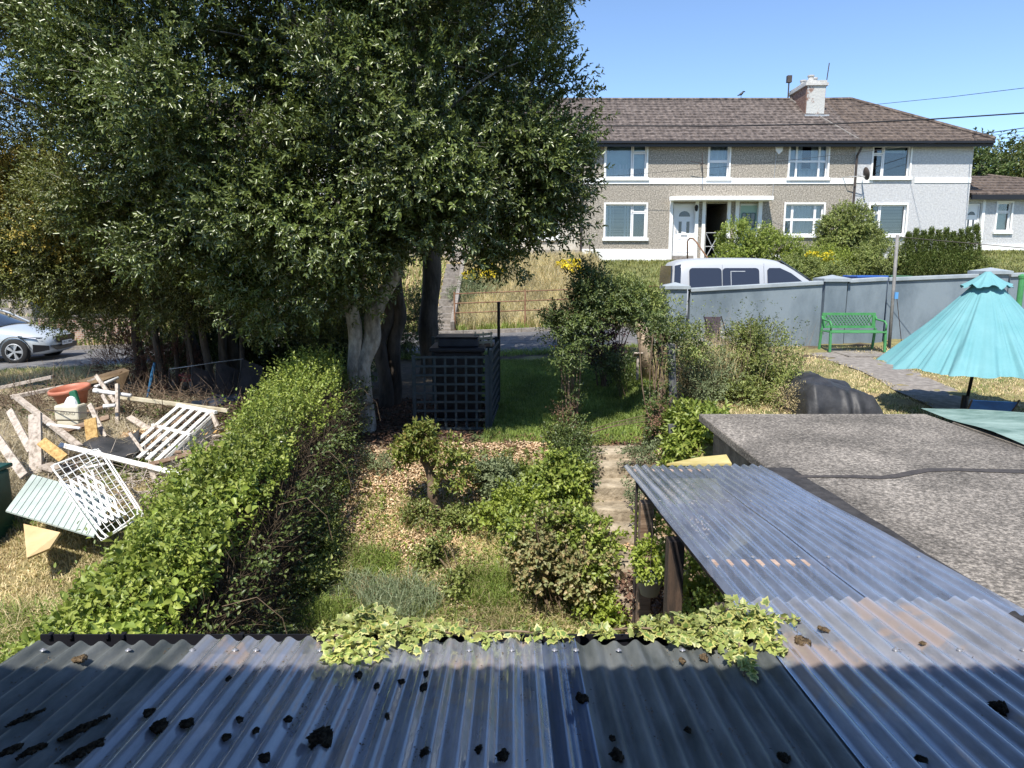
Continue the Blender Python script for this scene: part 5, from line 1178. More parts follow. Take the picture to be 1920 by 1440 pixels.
# bins behind the wall
for px, w_, col, lab in ((1625, .75, M('blue_bin_plastic', (.03, .10, .36), None, rough=.4), 'blue wheelie bin whose lid shows above the wall left of the clothes pole'), (1672, .55, M('green_bin_plastic', (.05, .12, .06), None, rough=.5), 'green wheelie bin whose lid shows above the wall behind the clothes pole')):
    t = P(px, 515, 16.9); b = thing('wheelie_bin', lab, 'bin', (t.x, 16.9, 1.8), 'bins behind the wall')
    zt = P(px, 518, 16.9).z
    MB().add([(t.x + sx * w_ * .38, 16.9 + sy * .28, 1.85) for sx, sy in ((-1, -1), (1, -1), (1, 1), (-1, 1))] + [(t.x + sx * w_ * .5, 16.9 + sy * .34, zt - .04) for sx, sy in ((-1, -1), (1, -1), (1, 1), (-1, 1))], [(0, 3, 2, 1), (4, 5, 6, 7), (0, 1, 5, 4), (1, 2, 6, 5), (2, 3, 7, 6), (3, 0, 4, 7)]).build('body', col, b)
    MB().bb(t.x - w_ * .53, t.x + w_ * .53, 16.52, 17.28, zt - .037, zt + .02).build('lid', col, b, bevel=.02)
t = P(1914, 540, 13.5); g_ = thing('green_post', 'green painted round post at the right edge in front of the wall', 'post', (t.x, 13.5, 1.7)); MB().tube([(t.x, 13.5, 1.6), (t.x, 13.5, P(1914, 520, 13.5).z)], .05, 12).build('post', m_gpaint, g_); MB().lathe((t.x, 13.5, P(1914, 522, 13.5).z), [(.06, 0), (.065, .05), (0, .09)], 12).build('post_cap', m_gpaint, g_)

# ------------------------------------------------------------ trellis bin store
m_trel = M('dark_blue_green_paint', (.022, .034, .040), (.045, .062, .070), 8, .7)
def trellis(a, b, z0, z1, nv, nh, label, posts=True):
    a, b = Vector(a), Vector(b); t = thing('trellis_panel', label, 'trellis', ((a + b) / 2)[:2] + (z0,), 'trellis panels round the bin store')
    m = MB(); d = (b - a).normalized(); nn = Vector((-d.y, d.x, 0)) * .012
    for i in range(nv + 1):
        q = a.lerp(b, i / nv); m.bar((q.x, q.y, z0), (q.x, q.y, z1), .032, .018, d.cross(Vector((0, 0, 1))))
    m.build('upright_laths', m_trel, t); m = MB()
    for j in range(nh + 1):
        z = z0 + .04 + (z1 - z0 - .06) * j / nh; m.bar((a.x - nn.x, a.y - nn.y, z), (b.x - nn.x, b.y - nn.y, z), .018, .032)
    m.build('cross_laths', m_trel, t)
    for q in (a, b): MB().box((q.x, q.y, (z0 + z1) / 2 - .05), (.05, .05, z1 - z0 + .12)).build('post', m_trel, t)
    return t
ta, tb = P(777, 740, 10.0), P(913, 740, 10.0); zt = P(845, 667, 10.0).z; zb0 = P(845, 808, 10.0).z
trellis((ta.x, 10, 0), (tb.x, 10, 0), zb0, zt, 7, 8, 'dark trellis panel facing the camera at the front of the bin store')
trellis((tb.x + .05, 10.05, 0), (tb.x + .13, 11.6, 0), zb0 + .05, zt + .06, 9, 8, 'dark trellis panel running back along the right side of the bin store')
trellis((ta.x + .1, 11.65, 0), (tb.x + .1, 11.65, 0), 1.4, zt + .1, 8, 7, 'dark trellis panel at the rear of the bin store')
cbn = thing('compost_bin', 'black plastic compost bin inside the trellis bin store', 'bin', ((ta.x + tb.x) / 2, 10.8, 1.3))
cxm = (ta.x + tb.x) / 2 + .08
m_bbin = M('black_bin_plastic', (.010, .010, .013), (.02, .02, .024), 4, .5)
MB().add([(cxm + sx * .30, 10.75 + sy * .30, 1.28) for sx, sy in ((-1, -1), (1, -1), (1, 1), (-1, 1))] + [(cxm + sx * .36, 10.75 + sy * .36, zt + .0) for sx, sy in ((-1, -1), (1, -1), (1, 1), (-1, 1))], [(0, 3, 2, 1), (4, 5, 6, 7), (0, 1, 5, 4), (1, 2, 6, 5), (2, 3, 7, 6), (3, 0, 4, 7)]).build('body', m_bbin, cbn, bevel=.02)
MB().bb(cxm - .42, cxm + .40, 10.33, 11.15, zt + .003, zt + .07).build('lid', m_bbin, cbn, bevel=.02)
cr = thing('storage_crate', 'dark stacked plastic box on the lid of the compost bin', 'box', (cxm, 10.7, zt + .07))
MB().bb(cxm - .30, cxm + .30, 10.45, 10.95, zt + .073, zt + .20).build('box_body', M('navy_plastic', (.012, .016, .025), (.03, .035, .05), 4, .4), cr, bevel=.02); MB().bb(cxm - .33, cxm + .30, 10.42, 10.98, zt + .203, zt + .225).build('lid', m_bbin, cr, bevel=.008)
ck = thing('plastic_crate', 'cream slatted plastic crate perched behind the dark box on the compost bin', 'crate', (cxm + .42, 10.9, zt + .05))
for z in (.05, .11, .17): MB().bar((cxm + .22, 10.75, zt + .05 + z), (cxm + .50, 10.8, zt + .07 + z), .02, .035).build('slat', M('cream_plastic', (.40, .38, .28), None), ck)
for x in (.24, .36, .48): MB().bar((cxm + x, 10.77, zt + .05), (cxm + x, 10.78, zt + .27), .02, .02).build('upright', M('cream_plastic', (.40, .38, .28), None), ck)
MB().bb(cxm + .22, cxm + .52, 10.8, 11.1, zt + .04, zt + .08).build('crate_base', m_wood, ck)
gm_ = thing('metal_post', 'thin dark metal post rising behind the right corner of the bin store', 'post', (P(935, 600, 11.8).x, 11.8, 1.4)); MB().tube([(P(935, 600, 11.8).x, 11.8, 1.3), (P(935, 600, 11.8).x, 11.8, P(935, 569, 11.8).z)], .025, 8).build('post', m_blk, gm_); MB().lathe((P(935, 600, 11.8).x, 11.8, P(935, 569, 11.8).z), [(.03, 0), (.03, .02), (0, .03)], 8).build('post_cap', m_blk, gm_)

# dark fence posts + bird table + stump
for (x, y0, y1, Y, w_, lab) in ((1262, 775, 645, 9.6, .10, 'grey black timber fence post right of the climbing arch'), (1266, 852, 795, 8.5, .12, 'short dark fence board beside the bright leafy shrub')):
    a, b = P(x + 4, y0, Y), P(x - 4, y1, Y); t = thing('fence_post', lab, 'post', a, 'dark posts on the right boundary'); MB().bar(a - Vector((0, 0, .3)), b, w_, .05, (0, -1, 0)).build('post', M('grey_black_timber', (.03, .032, .035), (.15, .15, .15), 5, .8, .004, 30, stretch=(6, 6, 1)), t, bevel=.006)
a, b = P(1216, 690, 12.0), P(1200, 598, 12.0); tag(MB().tube([a - Vector((0, 0, .2)), a.lerp(b, .5), b], [.13, .11, .09], 10).build('dead_tree', M('pale_dead_wood', (.26, .19, .13), (.48, .38, .28), 6, .9, .01, 30), smooth=True), 'pale dead tree trunk leaning behind the climbing arch', 'tree')
a = P(1195, 700, 11.4); bt = thing('bird_table', 'small wooden bird table with a tilted square top under the climbing arch', 'bird table', a); MB().bar(a - Vector((0, 0, .1)), P(1196, 668, 11.4), .035, .035).build('post', m_grey, bt); MB().box(P(1196, 665, 11.4), (.14, .16, .02), Matrix.Rotation(-.5, 3, 'X')).build('table_top', m_grey, bt)

# ------------------------------------------------------------ garden steps and far steps
m_stone = M('crumbling_stone', (.20, .16, .11), (.50, .42, .31), 4, .95, .02, 20, c3=(.34, .28, .20))
gs = thing('garden_steps', 'crumbling stone garden steps climbing beside the blue lean-to', 'steps', (1.35, 8, .5))
def slab(x0, x1, y0, y1, zt, t=.12, par=gs):
    n = 10; V = []
    top = [];
    for (x, y) in [(x0, y0), ((x0 + x1) / 2, y0 - .03), (x1, y0 + .02), (x1 + .02, (y0 + y1) / 2), (x1, y1), ((x0 + x1) / 2, y1), (x0, y1), (x0 - .03, (y0 + y1) / 2)]:
        top.append((x + R.normal() * .015, y + R.normal() * .015, zt + R.normal() * .008))
    MB().prism([(a_[0], a_[1], a_[2] - t) for a_ in top], (0, 0, t)).build('step', m_stone, par, bevel=.02)
for i, (yy, zz) in enumerate(((6.75, .10), (7.15, .26), (7.6, .42), (7.95, .58), (8.3, .76), (8.65, .94), (9.0, 1.12))):
    slab(.98 + .03 * math.sin(i * 2), 1.64 + .05 * math.cos(i), yy, yy + .36, float(gz(1.3, yy + .30)) + .05, .26)
for (x0, y0, z0, w_, lab) in ((1.68, 8.6, .95, .2, 'rough stone right of the steps, second from the top'), (1.7, 9.0, 1.1, .22, 'rough stone at the top right corner of the garden steps'), (.92, 8.9, 1.05, .14, 'rough stone at the top left corner of the garden steps'), (.9, 8.4, .85, .14, 'small rough stone left of the garden steps under the dark bush'), (1.72, 7.2, .3, .2, 'rough stone right of the steps, lowest, by the lean-to post'), (1.75, 7.7, .5, .22, 'rough stone right of the steps, second from the bottom')):
    tag(MB().prism([(x0 + w_ * .5 * math.cos(a) * R.uniform(.8, 1.2), y0 + .16 * math.sin(a) * R.uniform(.8, 1.2), z0 - .12) for a in np.linspace(0, 2 * math.pi, 8)[:-1]], (0, 0, .17)).build('edging_stone', m_stone, bevel=.03), lab, 'stone', 'stones edging the garden steps')
fs = thing('concrete_steps', 'flight of concrete steps climbing the bank just right of the dark trunk', 'steps', (-2.3, 25, 2))
x0, x1 = P(818, 550, 24).x, P(852, 550, 24).x
for i in range(12):
    y = 22.3 + i * .5; z = float(gz(-2.3, y + .4)) + .12
    MB().bb(x0, x1, y, y + .55, z - .4, z + .02 * 0).build('step', m_conc, fs)
MB().bar((x1 + .06, 22.3, 1.75), (x1 + .06, 28.4, 3.9), .12, .3).build('side_wall', m_conc, fs)
fs2 = thing('concrete_steps', 'wide concrete steps climbing beyond the silver car beside the yellow stickered bin', 'steps', (-17, 25, 1.5))
for i in range(7):
    y = 23.2 + i * .55; z = 1.35 + i * .27; q0, q1 = P(-60, 560, y).x, P(66, 560, y).x; MB().bb(q0, q1, y, y + .6, z - .3, z).build('step', m_conc, fs2); MB().bb(q0 + .5 + i * .3, q0 + .62 + i * .3, y - .02, y + .1, z, z + .2).build('kerb_block', m_stone, fs2)
fs3 = thing('concrete_steps', 'short flight of pale steps glimpsed under the trees left of the pale trunk', 'steps', (-8, 25, 1.6))
for i in range(7):
    y = 22.6 + i * .5; z = 1.5 + i * .2; MB().bb(P(520, 590, y).x, P(585, 590, y).x, y, y + .55, z - .3, z).build('step', m_conc, fs3)
m_bwk = bpy.data.materials.new('mixed_brickwork'); m_bwk.use_nodes = True
_N, _L = m_bwk.node_tree.nodes, m_bwk.node_tree.links; _br = _N.new('ShaderNodeTexBrick'); _br.inputs['Scale'].default_value = 4.2; _br.inputs['Color1'].default_value = (.30, .14, .10, 1); _br.inputs['Color2'].default_value = (.45, .33, .22, 1); _br.inputs['Mortar'].default_value = (.40, .37, .33, 1); _br.inputs['Mortar Size'].default_value = .03
_tc = _N.new('ShaderNodeTexCoord'); _mp = _N.new('ShaderNodeMapping'); _mp.inputs['Rotation'].default_value = (rad(90), 0, 0); _L.new(_tc.outputs['Object'], _mp.inputs[0]); _L.new(_mp.outputs[0], _br.inputs['Vector']); _L.new(_br.outputs['Color'], _N['Principled BSDF'].inputs['Base Color']); _N['Principled BSDF'].inputs['Roughness'].default_value = .9
bwk = thing('brick_wall', 'low brick retaining wall along the far kerb behind the silver car', 'wall', (-11, 22.6, 1.2))
xw0, xw1 = P(75, 600, 22.6).x, P(300, 600, 22.6).x
MB().bb(xw0, xw1, 22.5, 22.75, .7, 2.05).build('brickwork', m_bwk, bwk); MB().bb(xw0 - .03, xw1 + .03, 22.46, 22.79, 2.053, 2.12).build('coping', m_conc, bwk)
t = P(84, 560, 23.2); zt = P(84, 541, 23.2).z; wb_ = thing('wheelie_bin', 'grey wheelie bin with a yellow sticker beyond the silver car', 'bin', (t.x, 23.2, 1.6))
m_gb = M('charcoal_bin', (.05, .055, .06), None, rough=.5)
MB().add([(t.x + sx * .23, 23.2 + sy * .28, zt - 1.05) for sx, sy in ((-1, -1), (1, -1), (1, 1), (-1, 1))] + [(t.x + sx * .30, 23.2 + sy * .36, zt - .04) for sx, sy in ((-1, -1), (1, -1), (1, 1), (-1, 1))], [(0, 3, 2, 1), (4, 5, 6, 7), (0, 1, 5, 4), (1, 2, 6, 5), (2, 3, 7, 6), (3, 0, 4, 7)]).build('body', m_gb, wb_)
MB().bb(t.x - .34, t.x + .34, 22.78, 23.6, zt - .037, zt + .03).build('lid', M('pale_grey_lid', (.22, .25, .27), None), wb_, bevel=.02)
stk = MB().prism([(t.x - .12, 22.84, zt - .45), (t.x + .16, 22.84, zt - .45), (t.x + .16, 22.81, zt - .14), (t.x - .12, 22.81, zt - .14)], (0, .01, 0)).build('sticker', M('yellow_sticker', (.75, .50, .02), None), wb_)
text('NO\nHOT ASHES', (t.x + .02, 22.80, zt - .29), .055, m_blk, stk, (rad(87), 0, 0))
b2 = thing('wheelie_bin', 'black wheelie bin half hidden behind the yellow stickered one', 'bin', (t.x + .75, 23.6, 1.6)); MB().bb(t.x + .45, t.x + 1.0, 23.4, 23.95, 1.3, zt - .1).build('body', m_blk, b2); MB().bb(t.x + .42, t.x + 1.03, 23.36, 23.98, zt - .097, zt - .04).build('lid', m_blk, b2, bevel=.02)

# rusty roadside fence in front of the dry grass
m_rust = M('rusty_iron', (.14, .07, .04), (.30, .17, .10), 8, .85)
rf = thing('roadside_fence', 'rusty thin rail fence in front of the dry tall grass bank', 'fence', (0, 22.3, 1.7))
q0, q1 = P(852, 570, 22.4).x, P(1250, 570, 22.4).x
for y in (551, 569, 587): MB().tube([(q0, 22.4, P(900, y, 22.4).z), (q1, 22.4, P(900, y, 22.4).z + .25)], .02, 6).build('rail', m_rust, rf)
for i in (0, 2, 5): x = q0 + (q1 - q0) * i / 6; MB().bb(x - .025, x + .025, 22.36, 22.44, 1.4, P(900, 549, 22.4).z + .25 * i / 6 + .03).build('post', m_rust, rf)
# handrails by the houses
def rail(pts, r, lab, mat=m_galv):
    t = thing('handrail', lab, 'handrail', pts[0]); MB().tube(pts, r, 8).build('rail', mat, t, smooth=True)
    MB().tube([pts[-1], (pts[-1].x, pts[-1].y, pts[-1].z - .6)], r, 8).build('post', mat, t); return t
rail([P(1289, 490, 29.6), P(1289, 452, 29.6), P(1293, 447, 29.5), P(1299, 447, 29.3), P(1305, 453, 28.8), P(1328, 486, 27.5)], .03, 'bent pipe handrail in front of the white front door', m_rust)
t = thing('step_railing', 'thin iron step railing left of the pebbledash house by the corner downpipe', 'railing', P(1100, 490, 29.8))
for a, b in (((1093, 449), (1105, 449)), ((1105, 449), (1107, 492)), ((1112, 458), (1116, 492)), ((1105, 449), (1112, 458)), ((1112, 458), (1123, 494)), ((1096, 470), (1106, 472))): MB().tube([P(a[0], a[1], 29.8), P(b[0], b[1], 29.8)], .022, 6).build('bar', m_pipe, t)

# overhead cables (strung from a pole outside the frame)
up_ = thing('utility_pole', 'wooden utility pole at the far right of the road carrying the cables', 'pole', (19.5, 22.6, 2)); MB().tube([(19.5, 22.6, 1.6), (19.5, 22.6, 10.6)], [.15, .11], 12).build('pole', m_dkwood, up_, smooth=True); MB().bb(18.8, 20.2, 22.5, 22.62, 10.0, 10.12).build('crossarm', m_dkwood, up_)
def cable(pts, r, lab):
    v = [P(*p) for p in pts]; tag(MB().tube(v, r, 5).build('overhead_cable', m_blk), lab, 'cable', 'overhead cables')
cable([(300, 215, 24), (700, 232, 24), (1135, 236, 24), (1350, 236.5, 23.7), (1560, 232.5, 23.4), (1740, 224, 23), (1920, 212, 22.6), (2080, 199, 22.3)], .022, 'thickest black overhead cable crossing in front of the tiled roofs')
cable([(1590, 199, 34), (1640, 196, 32), (1780, 182, 28), (1920, 165, 25), (2050, 147, 22.6)], .010, 'uppermost thin cable against the sky at the right')
cable([(1822, 254, 31), (1870, 247, 28), (1920, 240, 25), (2060, 216, 22.6)], .016, 'cable meeting the corner of the hipped roof')
cable([(1846, 264, 31), (1880, 260, 28), (1920, 256, 25), (2050, 241, 22.6)], .008, 'lowest thin cable against the sky at the right edge')
cable([(1138, 331, 30.2), (1300, 318, 30), (1450, 304, 29.6), (1700, 275, 28), (1920, 246, 25)], .007, 'very thin cable slanting across the pebbledash fronts')
# ------------------------------------------------------------ foliage materials
m_bark = M('pale_smooth_bark', (.09, .078, .062), (.50, .46, .40), 4, .85, .02, 22, stretch=(1.3, 1.3, .6), c3=(.27, .245, .21), lo=.34, hi=.62)
m_bark2 = M('dark_bark', (.035, .028, .022), (.12, .095, .075), 7, .9, .015, 26, stretch=(1, 1, .3))
m_twig = M('dry_twigs', (.09, .06, .04), (.25, .18, .12), 5, .9)
m_dtwig = M('shade_dark_dead_twigs', (.05, .035, .022), (.15, .11, .07), 5, .9)  # darker twig copy; the hedge side's shade is put into its colour
m_hol = LEAF('glossy_evergreen_leaves', [(.055, .078, .018), (.095, .128, .028), (.145, .185, .042), (.075, .11, .03), (.20, .235, .065)], .33, .2, .65)
m_hol2 = LEAF('small_evergreen_leaves', [(.065, .08, .018), (.12, .14, .03), (.18, .19, .045), (.09, .11, .026)], .40, .25, .5)
m_gold = LEAF('golden_green_leaves', [(.38, .31, .05), (.55, .41, .08), (.20, .20, .04), (.45, .34, .07)], .5, .3)
m_hedge = LEAF('bright_hedge_leaves', [(.19, .26, .04), (.29, .36, .06), (.40, .45, .11), (.24, .31, .06), (.13, .19, .035)], .42, .35)
m_shrub = LEAF('mid_green_leaves', [(.14, .185, .045), (.22, .27, .07), (.33, .36, .11), (.17, .21, .055)], .45, .3)
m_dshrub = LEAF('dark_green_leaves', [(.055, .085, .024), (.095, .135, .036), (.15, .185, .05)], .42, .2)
m_lime = LEAF('lime_green_leaves', [(.28, .36, .05), (.40, .46, .09), (.22, .30, .05)], .45, .4)
m_limeg = LEAF('yellow_green_leaves', [(.16, .22, .035), (.26, .32, .06), (.34, .36, .09), (.20, .24, .05), (.30, .22, .07)], .45, .35)
m_greyg = LEAF('grey_green_leaves', [(.17, .21, .10), (.25, .29, .15), (.13, .17, .07)], .6, .25)
m_rose = LEAF('bronze_green_leaves', [(.22, .25, .08), (.40, .37, .17), (.46, .34, .17), (.26, .29, .11), (.38, .40, .18)], .45, .3)
m_conif = LEAF('conifer_green', [(.07, .11, .02), (.12, .17, .03), (.17, .20, .045), (.09, .13, .025)], .6, .15)
m_grass = LEAF('green_grass', [(.16, .24, .045), (.24, .33, .065), (.32, .39, .10), (.18, .25, .05)], .55, .3)
m_dgrass = LEAF('dry_grass', [(.62, .50, .27), (.76, .63, .38), (.50, .41, .20), (.36, .34, .14)], .7, .25)
m_bgrass = LEAF('blue_green_grass', [(.19, .25, .12), (.28, .34, .19), (.38, .43, .26)], .5, .3)
m_litter = LEAF('fallen_leaves', [(.60, .41, .24), (.76, .56, .36), (.50, .34, .19), (.82, .66, .46), (.38, .26, .15)], .8, .1)
m_brownl = LEAF('dead_brown_leaves', [(.16, .09, .06), (.24, .13, .08), (.10, .06, .045)], .8, .1)
m_yel = LEAF('yellow_flowers', [(.75, .62, .03), (.85, .72, .05)], .6, .2)
m_plum = LEAF('plum_leaves', [(.05, .012, .015), (.09, .02, .025)], .5, .2)
P = atY
def gzz(p): return np.stack([p[:, 0], p[:, 1], gz(p[:, 0], p[:, 1])], 1)
def trunk(par, pts, rs, mat, name='trunk', wob=.03, n=14):
    pts = [Vector(p) for p in pts]; m = MB(); out = []; ro = []
    N_ = 8
    for i in range(len(pts) - 1):
        for k in range(N_):
            t = k / N_; p = pts[i].lerp(pts[i + 1], t); f = i + t
            out.append(p + Vector((math.sin(f * 5) * wob, math.cos(f * 4) * wob, 0))); ro.append((rs[i] * (1 - t) + rs[i + 1] * t) * (1 + .06 * math.sin(f * 9)))
    out.append(pts[-1]); ro.append(rs[-1]); m.tube(out, ro, n); return m.build(name, mat, par, smooth=True)
def twigs(name, C, D, L, r, mat, par):
    """thin 3-sided twigs"""
    n = len(C); D = nrm(D); A = nrm(np.cross(D, rdir(n))); B = np.cross(D, A); L = np.broadcast_to(L, (n,))[:, None]; r = np.broadcast_to(r, (n,))[:, None]
    bend = rdir(n) * L * .12
    V = []
    for k in range(3):
        a = k * 2.094; V.append(C + (A * math.cos(a) + B * math.sin(a)) * r)
    for k in range(3):
        a = k * 2.094; V.append(C + D * L * .5 + bend + (A * math.cos(a) + B * math.sin(a)) * r * .75)
    V.append(C + D * L)
    V = np.stack(V, 1).reshape(-1, 3); b = np.arange(n)[:, None] * 7
    f = np.concatenate([np.concatenate([b + [k, (k + 1) % 3, (k + 1) % 3 + 3], b + [k, (k + 1) % 3 + 3, k + 3]], 0) for k in range(3)] + [b + [3 + k, 3 + (k + 1) % 3, 6] for k in range(3)], 0)
    return npmesh(name, V, f, mat, par)
def tree(label, blobs, trunks, leafm, barkm, ncl, per, cr, nl, tl, L, W, name='tree', cut=None, group=None, shell=(.72, 1.03), limbs=14, oval=False, up=.25, inner=.15):
    bx = trunks[0][0][0]; t = thing(name, label, 'tree' if 'tree' in name else 'shrub', bx, group)
    for pts, rs in trunks: trunk(t, pts, rs, barkm)
    bl = np.array(blobs); top = Vector(trunks[0][0][-1])
    for i in range(limbs):
        b = bl[i % len(bl)]; d = rdir(1)[0]; q = Vector(b[:3] + d * b[3:] * .75)
        a = Vector(trunks[i % len(trunks)][0][-1]); a0 = a.lerp(Vector(trunks[i % len(trunks)][0][-2]), random.random() * .7); r0 = trunks[i % len(trunks)][1][-1] * .55
        m = MB(); pp = curve_path(a0, q, (R.normal() * .15, R.normal() * .15, .25), 6); m.tube(pp, [r0 * (1 - .85 * k / 6) for k in range(7)], 7); m.build('limb', barkm, t, smooth=True)
    C, D = blobpts(blobs, ncl, per, cr, shell, up, cut,   .2, .58 if name == 'tree' and bl[0, 1] < 20 else 0)
    if inner:
        C2, D2 = blobpts(blobs, int(ncl * inner), per, cr * 1.4, (.3, .7), up, cut); C = np.concatenate([C, C2]); D = np.concatenate([D, D2])
    sprays('crown', C, D, nl, tl, L, W, leafm, t, oval)
    k = R.choice(len(C), min(len(C), 5000), replace=False); twigs('twigs', C[k] - D[k] * .12, D[k], .3, .003, barkm, t)
    return t
# ------------------------------------------------------------ shrubs in front of the houses
def bush(label, blobs, leafm, ncl, per, cr, nl, tl, L, W, name='shrub', group=None, up=.3, stem=True, oval=False, shell=(.7, 1.02), cat='shrub', lump=.12):
    b = blobs[0]; g0_ = float(gz(b[0], b[1])); t = thing(name, label, cat, (b[0], b[1], g0_), group)
    if b[1] < 13.5 and b[1] > 5.5:
        ncl = int(ncl * .62); shell = (.3, 1.22); lump = .38; cr *= 1.25
    C, D = blobpts(blobs, ncl, per, cr, shell, up, lambda c: c[:, 2] > gz(c[:, 0], c[:, 1]) + .02, lump)
    C2, D2 = blobpts(blobs, ncl // 4, per, cr, (.2, .65), up, lambda c: c[:, 2] > gz(c[:, 0], c[:, 1]) + .02)
    C, D = np.concatenate([C, C2]), np.concatenate([D, D2])
    sprays('foliage', C, D, nl, tl, L, W, leafm, t, oval)
    if stem:
        m = MB()
        for i in range(6):
            q = blobs[i % len(blobs)]; e = Vector((q[0] + R.normal() * q[3] * .35, q[1] + R.normal() * q[4] * .3, q[2] + q[5] * R.uniform(.1, .6)))
            a = Vector((b[0] + R.normal() * .05, b[1] + R.normal() * .05, g0_ - .05)); m = MB(); m.tube(curve_path(a, e, (R.normal() * .05, 0, .05), 4), [max(.004, (b[5]) * .035 * (1 - .7 * k / 4)) for k in range(5)], 6); m.build('stem', m_twig, t)
    return t
def pb(px, py, Y, rx, ry, rz): q = P(px, py, Y); return (q.x, Y, q.z, rx, ry, rz)
# ------------------------------------------------------------ big trees
def cutA(c):      # keep the outline of the big tree ragged but clear of the lower right, under-canopy gaps
    d = c - np.array([0, 0, CAMZ]); co, si = math.cos(PITCH), math.sin(PITCH); dep = d[:, 1] * co - d[:, 2] * si; px = 960 + F * d[:, 0] / dep
    return (c[:, 0] < .98 + .12 * np.sin(c[:, 2] * 5)) & (c[:, 2] > np.where(c[:, 0] < -1.7, 2.9, 3.65) + .25 * np.sin(c[:, 0] * 4))
bA, tA = P(688, 835, 10.0), P(672, 560, 10.0)
g0 = float(gz(bA.x, 10.0))
tree('large glossy evergreen tree on twin pale trunks left of the trellis bin store',
     [(-2.9, 9.7, 6.3, 2.3, 2.0, 2.9), (-.86, 9.8, 6.4, 1.78, 1.8, 2.75), (-4.3, 10.2, 5.9, 1.7, 1.7, 2.5), (-2.4, 9.5, 4.5, 1.4, 1.2, 1.0), (-.55, 9.9, 4.7, 1.25, 1.2, 1.0), (.1, 9.9, 5.4, .75, .9, 1.3), (-1.6, 9.6, 8.2, 2.4, 1.8, 1.6), (-2.9, 9.6, 3.75, .8, .6, .8), (-3.6, 9.9, 4.2, 1.2, 1.0, .8), (-2.0, 9.5, 3.6, .5, .5, .5)],
     [([(bA.x - .04, 10, g0 - .2), (bA.x, 10, 2.2), P(700, 600, 10.0), P(742, 500, 10.1), P(760, 420, 10.2), (-1.3, 10.1, 7.0)], [.145, .115, .12, .09, .08, .05]),
      ([(bA.x - .08, 9.95, g0 - .2), P(668, 690, 9.95), P(655, 560, 9.9), P(640, 400, 9.9), (-2.4, 9.8, 7.2)], [.115, .09, .10, .09, .05]),
      ([P(655, 560, 9.9), P(690, 470, 9.95), (-2.0, 9.9, 6.2)], [.11, .10, .06])],
     m_hol, m_bark, 2150, 22, .36, 9, .17, .070, .029, cut=cutA, limbs=20, oval=True)
tree('slim tree with grey trunk between the pale trunked tree and the dark straight trunk',
     [(-1.5, 12.2, 6.8, 1.6, 1.4, 2.2)], [([P(733, 735, 11.6) - Vector((0, 0, .3)), P(742, 640, 11.6), P(748, 560, 11.6), P(735, 440, 11.8), (-1.7, 12, 6.0)], [.13, .11, .11, .09, .05]), ([P(722, 735, 11.4) - Vector((0, 0, .3)), P(716, 640, 11.5), P(735, 560, 11.6)], [.12, .10, .08])],
     m_hol2, m_bark2, 380, 16, .35, 8, .16, .066, .028, limbs=6)
b3 = P(803, 690, 14.2); g3 = float(gz(b3.x, 14.2))
tree('tall tree with a dark straight trunk standing behind the trellis bin store',
     [(-1.3, 14.2, 8.2, 2.2, 1.9, 3.2)], [([(b3.x + .02, 14.2, g3 - .3), P(806, 600, 14.2), P(808, 440, 14.2), (-1.5, 14.2, 9.0)], [.25, .185, .175, .12])],
     m_hol2, m_bark2, 600, 16, .4, 8, .18, .070, .030, limbs=8)
tree('broad small leaved evergreen tree filling the upper left of the picture',
     [(-7.6, 12.0, 7.0, 2.6, 2.0, 3.2), (-5.4, 12.4, 7.6, 2.2, 1.9, 2.8), (-9.6, 12.6, 6.6, 2.4, 2.0, 3.0), (-6.2, 11.7, 4.9, 2.0, 1.5, 1.3), (-8.6, 12.2, 4.6, 2.0, 1.4, 1.2), (-8.2, 14.2, 6.6, 3.0, 1.2, 3.0), (-4.6, 13.6, 6.0, 2.0, 1.2, 2.6), (-11.5, 13.2, 6.6, 2.2, 1.5, 2.8), (-10.5, 12.8, 8.4, 2.2, 1.4, 1.6)],
     [([(-5.0, 12.9, 1.1), (-5.3, 12.8, 3.5), (-6.2, 12.3, 6.5)], [.14, .11, .06]), ([(-5.7, 13.1, 1.1), (-6.2, 12.9, 3.6), (-7.6, 12.3, 6.5)], [.12, .10, .05])],
     m_hol2, m_bark2, 3000, 20, .38, 8, .16, .060, .025, cut=lambda c: c[:, 2] > 3.1 + 1.9 * (c[:, 0] < -7.3) + .35 * np.sin(c[:, 0] * 3 + 1), limbs=14)
tree('golden green leaved tree behind the broad evergreen at the left edge',
     [pb(45, 430, 11.6, 1.1, .8, .65), pb(150, 415, 12.0, .9, .7, .40), pb(-40, 380, 11.8, 1.0, .8, .9), pb(60, 370, 12.4, .8, .7, .5)],
     [([(-11.6, 13.4, 1.0), (-11.5, 13.3, 3.0), (-11.2, 13, 4.6)], [.13, .11, .06])],
     m_gold, m_bark2, 520, 18, .30, 7, .15, .048, .022, cut=lambda c: c[:, 2] > 3.3, limbs=8)
